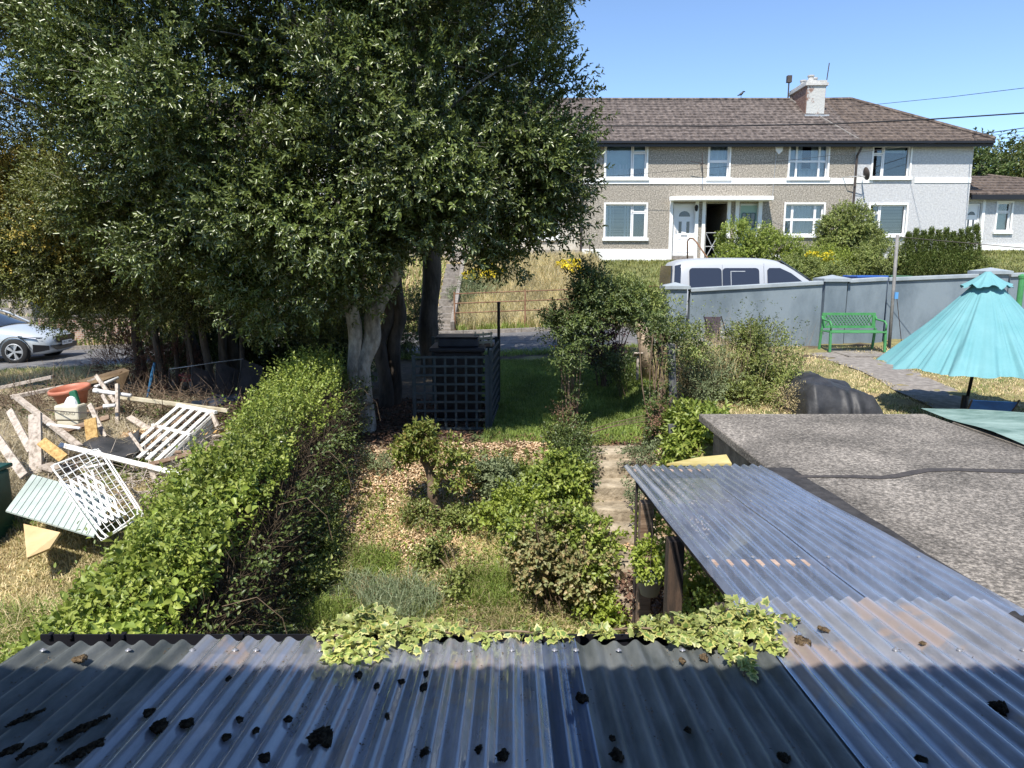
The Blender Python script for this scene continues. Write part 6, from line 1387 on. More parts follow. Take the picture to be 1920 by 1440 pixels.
# multi-stemmed shrub tree under the canopy
mst = []
for i, (px, pbt, px2, r_) in enumerate([(250, 668, 262, .07), (268, 672, 255, .06), (300, 680, 285, .075), (322, 684, 345, .06), (345, 680, 372, .07), (392, 672, 372, .09), (405, 670, 440, .10), (420, 668, 415, .07), (440, 668, 480, .06), (286, 676, 310, .05), (360, 676, 352, .05)]):
    Y = 12.4 + .25 * math.sin(i * 2.3); a, m_, e = P(px, pbt, Y), P((px + px2) / 2, 600, Y), P(px2, 500, Y - .1)
    mst.append(([(a.x, a.y, float(gz(a.x, a.y)) - .1), m_, e, e + Vector((.1, 0, 1.0))], [r_ * .85, r_ * .68, r_ * .55, r_ * .35]))
tree('many stemmed dark shrub tree between the road and the tipped shelving unit',
     [(-6.6, 11.9, 3.9, 1.5, 1.1, 1.0), (-5.0, 11.7, 3.7, 1.5, 1.0, 1.1), (-8.0, 12.3, 3.7, 1.3, 1.1, .75), (-3.7, 11.6, 3.6, 1.2, .9, 1.2), (-3.0, 11.8, 2.6, .5, .5, .8)],
     mst, m_hol2, m_bark2, 900, 18, .30, 8, .15, .056, .024, limbs=22, cut=lambda c: c[:, 2] > 2.6 + .3 * np.sin(c[:, 0] * 2.3))
tree('leafy low branch with yellow blooms in front of the silver car',
     [(-9.0, 14.6, 2.65, .75, .5, .38), (-8.1, 14.5, 2.55, .7, .5, .42), (-7.3, 14.3, 2.9, .7, .5, .5)],
     [([(-7.0, 14.2, 1.2), (-7.1, 14.3, 2.1), (-7.8, 14.4, 2.7)], [.06, .05, .03])], m_shrub, m_bark2, 110, 16, .2, 7, .12, .05, .022, name='shrub', limbs=8)
C, D = blobpts([(-9.25, 14.4, 3.0, .28, .2, .14)], 30, 10, .06); tag(sprays('yellow_blossom', C, D, 5, .04, .035, .03, m_yel, None), 'yellow blossom heads above the low branch in front of the silver car', 'flowers')
tree('dark rounded evergreen seen between the grey trunk and the dark straight trunk',
     [(-2.9, 17.0, 2.5, .8, .6, .95), (-2.4, 16.8, 2.2, .6, .5, .7)], [([(-2.9, 17, 1.3), (-2.9, 17, 2.0), (-2.8, 17, 2.6)], [.08, .06, .03])], m_dshrub, m_bark2, 90, 16, .22, 7, .14, .06, .025, name='shrub', limbs=4)

bush('dense dark undergrowth added to stand for deep shade between the many stems and the pale trunk', [pb(560, 640, 13.6, 1.0, .6, .5), pb(620, 665, 13.4, .7, .6, .4), pb(480, 665, 13.8, .8, .6, .35), pb(640, 620, 13.6, .6, .5, .5), pb(420, 625, 14.2, .7, .5, .45), pb(330, 655, 14.0, .6, .5, .28)], m_dshrub, 420, 16, .25, 7, .15, .07, .03, name='undergrowth')  # dark brush added where the deep shade under the trees should be
# far trees behind the bungalow
for (x, y, z, rx, rz, lab) in ((P(1838, 300, 55).x, 55, 8.9, 1.7, 3.6, 'dark bushy tree beyond the corner of the white house'), (P(1888, 300, 58).x, 58, 9.2, 2.0, 3.6, 'loose crowned tree above the bungalow roof, left of the taller one'), (P(1935, 300, 60).x, 60, 9.6, 2.8, 4.4, 'tallest distant tree at the right edge above the bungalow')):
    tree(lab, [(x, y, z, rx, 2.5, rz), (x + 1.2, y, z - 2.5, rx * .9, 2.5, rz * .6), (x - 1.0, y, z - 3, rx * .8, 2.4, rz * .6)], [([(x, y, 4), (x, y, 8), (x, y, 11)], [.35, .3, .12])], m_dshrub if x < 36 else m_hol2, m_bark2, 260, 12, .7, 6, .5, .30, .16, limbs=6, group='distant trees beyond the bungalow')

bush('large rounded bright green shrub in front of the pebbledash porch', [pb(1400, 455, 25, .95, .8, .80), pb(1448, 480, 25, 1.0, .8, .8), pb(1490, 500, 25, .8, .7, .6), pb(1390, 490, 24.8, .9, .7, .6)], m_hedge, 340, 16, .22, 6, .12, .07, .04)
bush('dark green tall shrub in front of the downpipe and white house', [pb(1585, 430, 27, .95, .7, .85), pb(1612, 455, 27, .7, .6, .7), pb(1560, 460, 27, .75, .6, .5)], m_shrub, 260, 16, .25, 6, .14, .08, .045)
bush('mixed green shrub between the dark tall shrub and the conifer row', [pb(1650, 485, 24.5, .75, .6, .65), pb(1610, 500, 24.5, .6, .5, .4), pb(1675, 505, 24.5, .5, .5, .5)], m_shrub, 170, 14, .2, 6, .12, .06, .035)
bush('low dark hedge growing just beyond the wall behind the white van', [pb(1510, 512, 23, .8, .4, .35), pb(1565, 515, 23, .7, .4, .3), pb(1480, 505, 23.4, .7, .4, .4)], m_shrub, 150, 14, .15, 6, .1, .055, .03)
bush('tuft of wild greenery with yellow flowers between the two big shrubs', [pb(1535, 490, 24.6, .8, .5, .45), pb(1575, 492, 24.6, .6, .4, .35)], m_lime, 80, 12, .2, 5, .2, .08, .02)
C, D = blobpts([pb(1545, 478, 24.2, .35, .2, .12), pb(1560, 492, 24.2, .3, .2, .1), pb(1520, 480, 24.2, .15, .2, .1)], 26, 6, .05); tag(sprays('yellow_flowers', C, D, 4, .04, .05, .05, m_yel, None), 'yellow flower heads in the wild tuft behind the wall', 'flowers')
for i in range(10):
    q = P(1697 + i * 13.8, 520, 24.0); zt = P(1697, [443, 436, 440, 434, 440, 436, 442, 438, 434, 428][i], 24).z
    t = thing('conifer', ['conifer at the left end of the clipped row behind the wall', 'second conifer from the left in the row behind the wall', 'third conifer from the left in the row behind the wall', 'fourth conifer from the left in the row behind the wall', 'fifth conifer from the left in the row behind the wall', 'fifth conifer from the right in the row behind the wall'.replace('fifth', 'fifth'), 'fourth conifer from the right in the row behind the wall', 'third conifer from the right in the row behind the wall', 'second conifer from the right in the row behind the wall', 'tallest conifer, right end of the row by the bungalow door'][i], 'conifer', (q.x, 24, 2.2), 'row of conifers behind the wall')
    n = 900; h = R.uniform(0, 1, n) ** .8; H = zt - 2.1; th = R.uniform(0, 6.283, n); r_ = .26 * (1 - h ** 2.6) * R.uniform(.75, 1.05, n) * (1 + .2 * np.sin(th * 3 + h * 14 + i))
    C = np.stack([q.x + r_ * np.cos(th), 24 + r_ * np.sin(th), 2.1 + H * h], 1); D = np.stack([np.cos(th) * .35, np.sin(th) * .35, np.ones(n)], 1)
    sprays('foliage', C, D, 6, .16, .07, .022, m_conif, t, spread=.5); trunk(t, [(q.x, 24, 1.9), (q.x, 24, 3.0)], [.04, .02], m_bark2, n=6)
bush('leafy plant on the bank at the right near the bungalow lawn', [pb(1835, 505, 24, .5, .4, .25)], m_shrub, 40, 12, .15, 6, .1, .06, .03)
C, D = blobpts([pb(900, 512, 26.2, .5, .3, .12), pb(880, 518, 26, .3, .2, .1), pb(928, 512, 26, .35, .2, .12), pb(915, 493, 27, .25, .2, .15)], 60, 8, .07); tag(sprays('yellow_ragwort', C, D, 4, .05, .06, .06, m_yel, None), 'yellow ragwort heads above the bank just right of the concrete steps', 'flowers')
C, D = blobpts([pb(1065, 495, 27, .5, .3, .12), pb(1080, 508, 26.8, .4, .3, .14), pb(1018, 498, 28, .25, .2, .06)], 60, 8, .07); tag(sprays('yellow_ragwort', C, D, 4, .05, .06, .06, m_yel, None), 'yellow ragwort heads near the downpipe above the dry grass', 'flowers')
bush('green wild plants under the ragwort beside the concrete steps', [pb(900, 540, 25.6, .8, .4, .4), pb(870, 560, 25, .5, .4, .35), pb(945, 488, 28.5, .45, .3, .25)], m_greyg, 90, 12, .2, 6, .16, .08, .025)

# ------------------------------------------------------------ left yard hedge
hz_ = lambda y: np.interp(y, [4.2, 4.8, 6, 8, 9.4, 10.5], [.95, 1.10, 1.38, 1.88, 2.15, 2.05])
hx_ = lambda y: np.interp(y, [4.2, 6, 8.4, 10.5], [-2.80, -2.72, -2.62, -2.70])
hd = thing('overgrown_hedge', 'overgrown bright green hedge with bindweed running from the roof edge towards the pale trunks', 'hedge', (-2.6, 7, .8))
n = 4300; y = R.uniform(4.2, 10.2, n); u = R.uniform(-1.1, .8, n); top = hz_(y) + .08 * np.sin(y * 5) + .06 * np.sin(y * 11 + u * 3) + .07 * np.sin(y * 23 + u * 9); g_ = gz(hx_(y), y)
w_ = .45 + .10 * np.sin(y * 3.1)
x = hx_(y) + u * w_; z = top - (np.abs(u) ** 2.4) * .36 + R.normal(size=n) * .09
side = R.uniform(0, 1, n) < .45; x = np.where(side, hx_(y) - w_ * R.uniform(.85, 1.1, n), x); z = np.where(side, g_ + (top - g_) * R.uniform(.0, .85, n), z)
C = np.stack([x, y, z], 1); D = np.stack([np.where(side, -.8, u * .7), -.25 + R.normal(size=n) * .3, np.where(side, .4, .9)], 1)
sprays('small_leaves', C, D, 12, .22, .040, .023, m_hedge, hd, True, rnd=.5)
n = 800; y = R.uniform(4.2, 7.2, n); u = R.uniform(-1, .6, n); C = np.stack([hx_(y) + u * .5, y, hz_(y) + .05 - np.abs(u) ** 3 * .35 + R.normal(size=n) * .05], 1)
sprays('bindweed_leaves', C, np.stack([u * .8, R.normal(size=n) * .4 - .3, np.ones(n) * .5], 1), 5, .20, .078, .055, m_hedge, hd, True, rnd=.5)
n = 620; y = R.uniform(4.3, 10.2, n); h = R.uniform(.1, .95, n); g_ = gz(hx_(y) + .5, y); C = np.stack([hx_(y) + .50 + R.normal(size=n) * .05, y, g_ + (hz_(y) - g_) * h], 1)
sprays('shaded_side_leaves', C, np.stack([np.ones(n) * .7, R.normal(size=n) * .4, np.ones(n) * .2], 1), 6, .16, .045, .026, m_dshrub, hd, True)  # dark leaf colour stands in for shade on the hedge's right side
n = 150; y = R.uniform(4.4, 10, n); C = np.stack([hx_(y) + R.uniform(-.5, .4, n), y, hz_(y)], 1); sprays('stray_shoots', C, rdir(n) * .6 + [0, 0, 1], 11, .42, .04, .022, m_hedge, hd, True)
n = 15000; y = R.uniform(4.2, 10.2, n); h = R.uniform(0, .95, n); xx = hx_(y) + R.uniform(-.35, .50, n); g_ = gz(xx, y)
C = np.stack([xx, y, g_ + (hz_(y) - .15 - g_) * h], 1); D = R.normal(size=(n, 3)) * [.6, .6, .5] + [.1, 0, .5]
twigs('dead_stems', C, D, R.uniform(.15, .5, n), .0032, m_dtwig, hd)
for i in range(26):
    y = 4.4 + i * .22; xx = -2.55 + R.normal() * .15; MB().tube(curve_path((xx, y, float(gz(xx, y)) - .05), (xx + R.normal() * .12, y + R.normal() * .1, float(hz_(y)) - .15), (R.normal() * .06, 0, 0), 5), .012, 5).build('stem', m_twig, hd)
for i in range(4):
    y = 4.9 + i * 1.3 + R.uniform(-.3, .3); a = Vector((-2.2, y, float(hz_(y)) - .1)); pts = [a, a + Vector((.25, .05, .05)), a + Vector((.42, .1, -.15)), a + Vector((.46, .12, -.4))]
    MB().tube(pts, .0035, 5).build('trailing_stem', m_twig, hd)
for (px, py, Y, lab) in ((528, 834, 7.4, 'white bindweed trumpet flower on the side of the hedge'),):
    q = P(px, py, Y); t = thing('bindweed_flower', lab, 'flower', q); MB().lathe(q, [(.004, -.05), (.012, -.02), (.035, .0), (.04, .003), (.030, .002)], 14, rot=Matrix.Rotation(rad(70), 3, 'X')).build('petals', m_upvc, t, smooth=True); MB().tube([q + Vector((0, .05, 0)), q + Vector((-.03, .15, -.03))], .003, 5).build('stalk', m_lime, t)

# ------------------------------------------------------------ our garden bed
def scatter(n, x0, x1, y0, y1, f=None):
    p = np.stack([R.uniform(x0, x1, n), R.uniform(y0, y1, n), np.zeros(n)], 1)
    if f is not None: p = p[f(p[:, 0], p[:, 1])]
    return gzz(p)
p = scatter(30000, -2.1, .9, 6.0, 9.5, lambda x, y: (nz(x, y, 1.1, 1.3) + .35 + .6 * (y > 7.4) - .5 * (x > -.3) + .15 * R.normal(size=len(x))) > 0)
p[:, 2] += R.uniform(.0, .03, len(p)); D = rdir(len(p)); D[:, 2] *= .35
lf = leafcloud('leaf_litter', p, D, np.array([0, 0, 1.]) + rdir(len(p)) * .6, .05 * R.uniform(.6, 1.3, len(p)), .022, m_litter, None, True); tag(lf, kind='stuff')
p = scatter(9000, -3.0, 1.9, 9.2, 12, lambda x, y: (x < -.4) | (y < 9.8)); p[:, 2] += .01; D = rdir(len(p)); D[:, 2] *= .3
tag(leafcloud('leaf_litter', p, D, np.array([0, 0, 1.]) + rdir(len(p)) * .6, .06, .03, m_brownl, None, True), kind='stuff')
p = scatter(5000, 1.0, 2.1, 5.5, 9.3); p[:, 2] += .015; D = rdir(len(p)); D[:, 2] *= .3
tag(leafcloud('path_litter', p, D, np.array([0, 0, 1.]) + rdir(len(p)) * .6, .04, .02, m_litter, None, True), kind='stuff')
p = scatter(40000, -2.3, 1.0, 5.6, 8.3, lambda x, y: (nz(x, y, 2.7, 4.1) + .35 * R.normal(size=len(x)) - .5 * (y > 7.2) * (x < -.4)) > -.15)
tag(blades('straw_grass', p, .13, .008, 1.6, m_dgrass), kind='stuff')
p = scatter(30000, -2.4, 1.0, 5.6, 8.9, lambda x, y: (nz(x, y, 1.9, 7.1) + .3 * R.normal(size=len(x)) + .7 * (x > -.3) - 1.0 * (y > 7.6) * (x < -.3) + .5 * (x < -1.7)) > .3)
tag(blades('green_grass', p, .14, .009, 1.0, m_grass), kind='stuff')
p = scatter(4200, -1.9, 1.0, 5.9, 9.2, lambda x, y: nz(x, y, 1.5, 6) + .3 * R.normal(size=len(x)) + .3 * (x > -.2) - .5 * ((x < -.3) & (y > 7.5)) > 0)
bush_w = sprays('low_weeds', p, rdir(len(p)) * .8 + [0, 0, .8], 7, .10, .036, .022, m_shrub, None, True, rnd=.5); tag(bush_w, kind='stuff')
p = scatter(1500, -1.9, 1.0, 5.9, 8.6); tag(sprays('lime_weeds', p, rdir(len(p)) * .8 + [0, 0, .8], 6, .09, .034, .022, m_hedge, None, True, rnd=.5), kind='stuff')
def tuft(px, py, Y, rad_, H, n, mat, label, lean=.9):
    q = P(px, py, Y); a = R.uniform(0, 6.28, n); r_ = rad_ * R.uniform(0, 1, n) ** .6; p = gzz(np.stack([q.x + r_ * np.cos(a), q.y + r_ * np.sin(a) * .7, 0 * a], 1))
    return tag(blades('grass_tuft', p, H, .010, lean, mat), label, 'grass tuft')
tuft(750, 1130, 6.75, .40, .30, 900, m_bgrass, 'large blue green tuft of long grass near the roof edge ivy')
tuft(665, 1090, 7.0, .26, .2, 380, m_bgrass, 'smaller blue green grass tuft left of the large one', 1.1)
tuft(700, 1010, 7.3, .25, .16, 500, m_grass, 'short green grass tuft above the two blue green ones')
tuft(930, 1060, 6.95, .35, .22, 800, m_grass, 'green grass tuft left of the bronze leaved rose bush')
tuft(620, 1150, 6.6, .3, .25, 600, m_grass, 'green grass tuft at the hedge foot nearest the roof')
# pruned shrub on a stout forked trunk
t = thing('pruned_shrub', 'short pruned tree with forked trunk and leafy pompoms in the middle of the bed', 'shrub', (P(815, 965, 8.0).x, 8.0, .65)); bx = P(815, 965, 8.0); zg = float(gz(bx.x, 8.0))
trunk(t, [(bx.x + .06, 8, zg - .1), P(812, 920, 8.0), P(800, 870, 8.0), P(785, 835, 8.0)], [.075, .055, .045, .02], m_twig, wob=.012)
trunk(t, [P(815, 905, 8.0), P(838, 880, 8.0), P(862, 845, 8.0)], [.045, .035, .015], m_twig, 'branch', wob=.008); trunk(t, [P(806, 880, 8.0), P(822, 850, 7.95), P(820, 830, 7.95)], [.03, .025, .015], m_twig, 'branch', wob=.008)
C, D = blobpts([pb(783, 835, 8.0, .17, .14, .12), pb(758, 848, 8.0, .10, .1, .09), pb(832, 852, 7.95, .14, .12, .11), pb(866, 872, 8, .12, .1, .13), pb(795, 815, 8, .10, .1, .08), pb(815, 885, 7.95, .06, .06, .1)], 75, 6, .07, (.2, 1.35), .3, None, .4)
sprays('foliage', C, D, 7, .10, .060, .026, m_limeg, t, True, rnd=.5)
bush('low bright green weeds round the foot of the pruned tree', [pb(850, 970, 7.9, .2, .2, .05), pb(790, 960, 7.9, .12, .15, .04), pb(905, 975, 7.9, .15, .2, .06)], m_shrub, 50, 8, .08, 6, .08, .045, .026, oval=True)
bush('golden green leafy plant right of the pruned tree', [pb(955, 948, 7.8, .30, .24, .17), pb(1000, 955, 7.8, .22, .2, .15)], m_lime, 90, 10, .08, 6, .09, .05, .034, oval=True)
bush('bright green leafy bush with lobed leaves beside the garden steps', [pb(1050, 882, 8.3, .24, .22, .18), pb(1015, 905, 8.1, .2, .2, .12), pb(1075, 905, 8.2, .16, .2, .12)], m_hedge, 100, 10, .09, 6, .1, .055, .038, oval=True)
bush('blue green plants between the pruned tree and the lobed leaf bush', [pb(940, 900, 8.4, .35, .3, .16), pb(985, 925, 8.1, .3, .3, .13), pb(900, 885, 8.6, .2, .2, .12)], m_greyg, 110, 10, .09, 6, .09, .045, .028, oval=True)
bush('dark green bush hanging over the left side of the garden steps', [pb(1075, 850, 9.0, .28, .3, .3), pb(1090, 885, 8.6, .18, .25, .25), pb(1060, 825, 9.4, .3, .3, .25)], m_dshrub, 130, 12, .1, 6, .1, .04, .022)
bush('grey green catmint like plant at the top left of the mulch', [pb(700, 872, 8.9, .24, .2, .14), pb(715, 880, 8.8, .15, .15, .1)], m_greyg, 60, 10, .07, 6, .1, .035, .014)
bush('small fern like green plant at the foot of the hedge', [pb(636, 912, 8.4, .08, .08, .14)], m_lime, 16, 8, .03, 6, .08, .04, .018)
bush('green weeds growing at the top edge of the bed by the pale trunk', [pb(745, 850, 9.3, .3, .2, .14), pb(640, 880, 9.1, .2, .2, .1)], m_dshrub, 60, 10, .08, 6, .08, .04, .02)
bush('green nettle patch beside the bed near the hedge foot', [pb(600, 1020, 7.5, .18, .3, .07), pb(580, 1090, 7.0, .2, .3, .08), pb(610, 980, 7.8, .15, .2, .05)], m_shrub, 90, 10, .08, 6, .1, .05, .026, oval=True)
bush('weeds with small round leaves in the middle of the bed', [pb(860, 1090, 7.0, .12, .2, .04), pb(830, 1020, 7.3, .1, .1, .04), pb(805, 1035, 7.3, .05, .05, .12)], m_shrub, 30, 8, .07, 6, .08, .045, .03, oval=True)
# rose bush
rb = thing('rose_bush', 'bronze and green leaved rose bush with bare lower stems near the roof edge', 'shrub', (.45, 6.75, .1))
C, D = blobpts([pb(1040, 1015, 6.8, .34, .28, .18), pb(1005, 1055, 6.7, .24, .24, .18), pb(1075, 1060, 6.7, .26, .24, .2), pb(1040, 1000, 7.0, .24, .22, .16), pb(1100, 1110, 6.7, .12, .16, .16)], 150, 8, .09, (.45, 1.05))
sprays('foliage', C, D, 7, .10, .045, .032, m_rose, rb, True)
C2, D2 = blobpts([pb(1010, 985, 6.9, .42, .3, .16), pb(1095, 1040, 6.8, .22, .3, .2)], 50, 8, .09); sprays('green_foliage', C2, D2, 6, .1, .05, .035, m_hedge, rb, True)
for i in range(22):
    a = Vector((.45 + R.normal() * .12, 6.7 + R.normal() * .08, .05)); e = Vector((.42 + R.normal() * .3, 6.75 + R.normal() * .15, .75 + R.uniform(0, .4)))
    MB().tube(curve_path(a, e, (R.normal() * .04, 0, 0), 5), .006, 5).build('stem', m_twig, rb)
bush('leaf topped suckers growing right of the rose bush stems', [pb(1115, 1010, 7.2, .22, .2, .16), pb(1090, 985, 7.4, .25, .2, .14)], m_hedge, 60, 8, .08, 6, .1, .05, .034, oval=True)
bush('pale variegated ground ivy spilling between the rose bush and the path', [pb(1125, 1120, 6.7, .14, .25, .12), pb(1140, 1160, 6.5, .16, .2, .14), pb(1110, 1090, 6.9, .1, .2, .1)], m_lime, 90, 8, .06, 5, .06, .04, .032, oval=True)
bush('variegated leafy plant climbing under the lean-to between its posts', [pb(1225, 1000, 5.6, .12, .3, .28), pb(1290, 1070, 5.3, .16, .3, .22), pb(1320, 1130, 5.0, .16, .3, .2)], m_lime, 110, 8, .07, 5, .07, .035, .028, oval=True)
bush('tufted yellow leaved plant in the grey hanging pot', [(1.02, 4.95, 1.46, .09, .09, .12)], m_lime, 26, 6, .03, 5, .06, .035, .022, stem=False, oval=True, cat='plant')
bush('brown leaved dry plants on the ground under the lean-to', [pb(1310, 1160, 5.2, .3, .4, .2), pb(1220, 1130, 5.6, .2, .4, .2)], m_brownl, 80, 8, .08, 5, .08, .04, .025, oval=True)
bush('grey green weeds at the right of the garden steps by the lean-to corner', [pb(1215, 850, 8.6, .22, .2, .1), pb(1180, 855, 8.6, .12, .2, .08), pb(1190, 930, 7.6, .07, .3, .12)], m_greyg, 60, 8, .06, 6, .06, .03, .018)
bush('vivid large leaved shrub growing against the edge of the flat concrete roof', [pb(1290, 790, 8.75, .24, .25, .15), pb(1320, 815, 8.5, .28, .25, .22), pb(1290, 845, 8.4, .25, .2, .2), pb(1340, 800, 8.6, .16, .2, .1)], m_hedge, 150, 9, .09, 6, .12, .085, .036, oval=True)
# ------------------------------------------------------------ climbing arch
ar = thing('climbing_arch', 'garden arch smothered in dark leaved climber with bare stem bundles as legs', 'climber', (1.4, 10.0, 1.25))
lx, rx_ = P(1072, 750, 10).x, P(1236, 760, 9.7).x
for i in range(16):
    a = Vector((lx + R.normal() * .05, 10 + R.normal() * .05, 1.2)); e = Vector((lx + R.normal() * .09, 10 + R.normal() * .08, 2.5)); MB().tube(curve_path(a, e, (R.normal() * .04, R.normal() * .03, 0), 6), .009, 5).build('stem', m_twig, ar)
    a = Vector((rx_ + R.normal() * .06, 9.6 + R.normal() * .06, 1.15)); e = Vector((rx_ + R.normal() * .1 - .03, 9.7 + R.normal() * .08, 2.7)); MB().tube(curve_path(a, e, (R.normal() * .06, R.normal() * .03, 0), 6), .009, 5).build('stem', m_twig, ar)
C, D = blobpts([pb(1080, 605, 10, .24, .22, .32), pb(1112, 560, 10.1, .24, .22, .24), pb(1105, 520, 10.2, .10, .12, .14), pb(1145, 575, 10.2, .22, .2, .18), pb(1065, 655, 9.9, .18, .2, .14), pb(1185, 570, 10.1, .18, .2, .14), pb(1222, 590, 9.9, .15, .2, .16), pb(1040, 605, 9.9, .12, .14, .12), pb(1243, 640, 9.7, .10, .14, .2)], 190, 9, .12, (.4, 1.2), .25, None, .35)
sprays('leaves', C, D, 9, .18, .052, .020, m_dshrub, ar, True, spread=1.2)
C, D = blobpts([pb(1150, 550, 10.3, .32, .25, .13), pb(1200, 565, 10.2, .22, .25, .13), pb(1110, 535, 10.2, .2, .25, .10)], 50, 8, .1, (.4, 1.2)); sprays('sunlit_leaves', C, D, 9, .18, .055, .020, m_shrub, ar, True, spread=1.2)  # lighter leaf material puts sun into the colour of the upper growth
C, D = blobpts([(lx, 10, 1.9, .10, .1, .6), (rx_, 9.65, 1.8, .14, .12, .6)], 60, 6, .06); sprays('leg_leaves', C, D, 5, .1, .05, .02, m_dshrub, ar)
bush('plum red leaved shrub standing in the shade under the arch', [pb(1130, 650, 13, .30, .3, .55), pb(1120, 610, 13, .25, .2, .3)], m_plum, 60, 10, .12, 6, .12, .06, .035)
bush('low dark fern clump left of the bird table', [pb(1170, 685, 11.9, .25, .25, .16), pb(1150, 680, 12.1, .2, .2, .12)], m_dshrub, 50, 8, .08, 7, .18, .05, .02)
bush('overhanging bright green shrub by the roadside above the arch', [pb(1165, 555, 14.5, .5, .5, .28), pb(1205, 580, 14.2, .35, .4, .3)], m_shrub, 110, 12, .16, 7, .16, .06, .022)
bush('dry brown shrub beside the leg of the arch', [pb(1058, 800, 9.7, .16, .2, .25), pb(1240, 790, 9.1, .14, .2, .3)], m_brownl, 60, 8, .08, 5, .1, .03, .012)
bush('dark ivy clump at the foot of the right leg of the arch', [pb(1235, 790, 9.2, .15, .2, .28)], m_dshrub, 50, 8, .06, 5, .08, .04, .03)
# ------------------------------------------------------------ shrubs right of the arch
bush('leafy mid green bush beside the black covered mower', [pb(1430, 670, 10.6, .38, .35, .40), pb(1400, 640, 10.8, .30, .3, .28), pb(1465, 720, 10.3, .34, .3, .26), pb(1395, 740, 10.2, .32, .3, .22)], m_shrub, 260, 12, .11, 6, .12, .045, .022)
bush('yellowish green bush between the fence post and the mid green bush', [pb(1320, 730, 10.4, .38, .35, .26), pb(1290, 690, 10.7, .3, .3, .28), pb(1345, 690, 10.8, .3, .3, .24)], m_greyg, 200, 10, .12, 6, .12, .045, .014)
bush('climbing rose leaves tangled round the grey black fence post', [pb(1265, 620, 9.9, .18, .2, .3), pb(1300, 640, 10.2, .2, .2, .2)], m_shrub, 80, 8, .09, 6, .12, .04, .022)
dw = thing('dry_weeds', 'tall dead straw coloured weed stems in front of the dark folding chair', 'weeds', (3.1, 11.2, 1.6))
n = 1500; p = scatter(n, 2.4, 3.9, 10.4, 12.4); twigs('stems', p, rdir(n) * [.45, .45, 0] + [0, 0, 1.0], R.uniform(.3, 1.05, n), .003, m_dgrass, dw)
C = p[:500] + np.array([0, 0, 1.]) * R.uniform(.3, .95, 500)[:, None] + R.normal(size=(500, 3)) * .08; sprays('seed_heads', C, rdir(500) + [0, 0, .5], 6, .1, .02, .010, m_dgrass, dw)
n = 160; p = scatter(n, 2.5, 4.3, 10.3, 12); twigs('tall_stems', p, rdir(n) * [.35, .3, 0] + [.1, 0, 1.0], R.uniform(.9, 1.35, n), .004, m_twig, dw)
C = p + np.array([0, 0, 1.15]) + R.normal(size=(n, 3)) * [.15, .1, .15]; sprays('dark_seed_pods', C, rdir(n) + [0, 0, .3], 4, .06, .03, .016, m_dshrub, dw)
bush('bare twiggy clump at the front corner of the covered mower', [pb(1475, 745, 9.6, .18, .15, .12)], m_dgrass, 30, 8, .06, 4, .12, .04, .006)
# ------------------------------------------------------------ grasses of the setting
p = scatter(52000, -.75, 2.5, 9.5, 15.8, lambda x, y: ~((np.abs(x + .9) < .5) & (y < 11.7))); tag(blades('lawn_grass', p, .075, .010, .8, m_grass), kind='stuff')
p = scatter(60000, 2.5, 11, 8.1, 15.7, lambda x, y: (np.abs(x - np.interp(y, [8.2, 10, 12, 13, 15], [6.3, 6.5, 6.75, 6.85, 6.75])) > .42) & (nz(x, y, 1.9, 9) + .4 * R.normal(size=len(x)) > -.2)); tag(blades('dry_lawn_grass', p, .05, .012, 1.2, m_dgrass), kind='stuff')
p = scatter(26000, 2.5, 11, 8.1, 15.7, lambda x, y: (np.abs(x - np.interp(y, [8.2, 10, 12, 13, 15], [6.3, 6.5, 6.75, 6.85, 6.75])) > .55) & (nz(x, y, 1.9, 9) + .35 * R.normal(size=len(x)) > .35)); tag(blades('green_lawn_grass', p, .045, .012, 1.0, m_grass), kind='stuff')
p = scatter(26000, -1.75, 3.4, 22.4, 29.2); tag(blades('tall_dry_grass', p, .55, .022, .5, LEAF('golden_dry_grass', [(.66, .55, .31), (.78, .68, .42), (.50, .42, .22), (.40, .38, .16)], .7, .4)), kind='stuff')
p = scatter(9000, -1.7, 3.2, 22.3, 24.6, lambda x, y: nz(x, y, 1.5, 3) > -.2); tag(blades('bank_green_grass', p, .32, .022, .7, m_grass), kind='stuff')
p = scatter(34000, 2.6, 22, 22.3, 30.6, lambda x, y: nz(x, y, 1.4, 3) + .4 * R.normal(size=len(x)) > -.6); tag(blades('bank_grass', p, .14, .03, .9, LEAF('sunburnt_green_grass', [(.14, .17, .045), (.22, .23, .06), (.30, .28, .10)], .7, .25)), kind='stuff')
p = scatter(14000, -22, -2.6, 22.3, 30, ); tag(blades('left_bank_grass', p, .4, .035, .7, m_dgrass), kind='stuff')
p = scatter(9000, -22, -2.6, 22.3, 30, ); tag(blades('left_bank_green_grass', p, .4, .04, .7, m_grass), kind='stuff')
p = scatter(42000, -8.5, -2.9, 4.2, 7.0, lambda x, y: ~((x < -3.5) & (x > -5.6) & (y > 5.5)) & ((nz(x, y, 1.7, 5) + .4 * R.normal(size=len(x))) > -.55)); tag(blades('yard_grass', p, .22, .010, 1.1, m_grass), kind='stuff')
p = scatter(36000, -8.5, -2.9, 4.2, 7.4, lambda x, y: ~((x < -3.5) & (x > -5.6) & (y > 5.5)) & ((nz(x, y, 1.7, 8) + .4 * R.normal(size=len(x))) > -.5)); tag(blades('yard_straw', p, .24, .009, 1.5, m_dgrass), kind='stuff')
p = scatter(52000, -9.5, -4.6, 7.0, 12.5, lambda x, y: x < -5.0 + .5 * np.sin(y * 3)); tag(blades('bleached_straw', p, .34, .009, 1.3, LEAF('bleached_straw_colour', [(.50, .42, .28), (.62, .54, .38), (.36, .30, .19)], .8, .2)), kind='stuff')
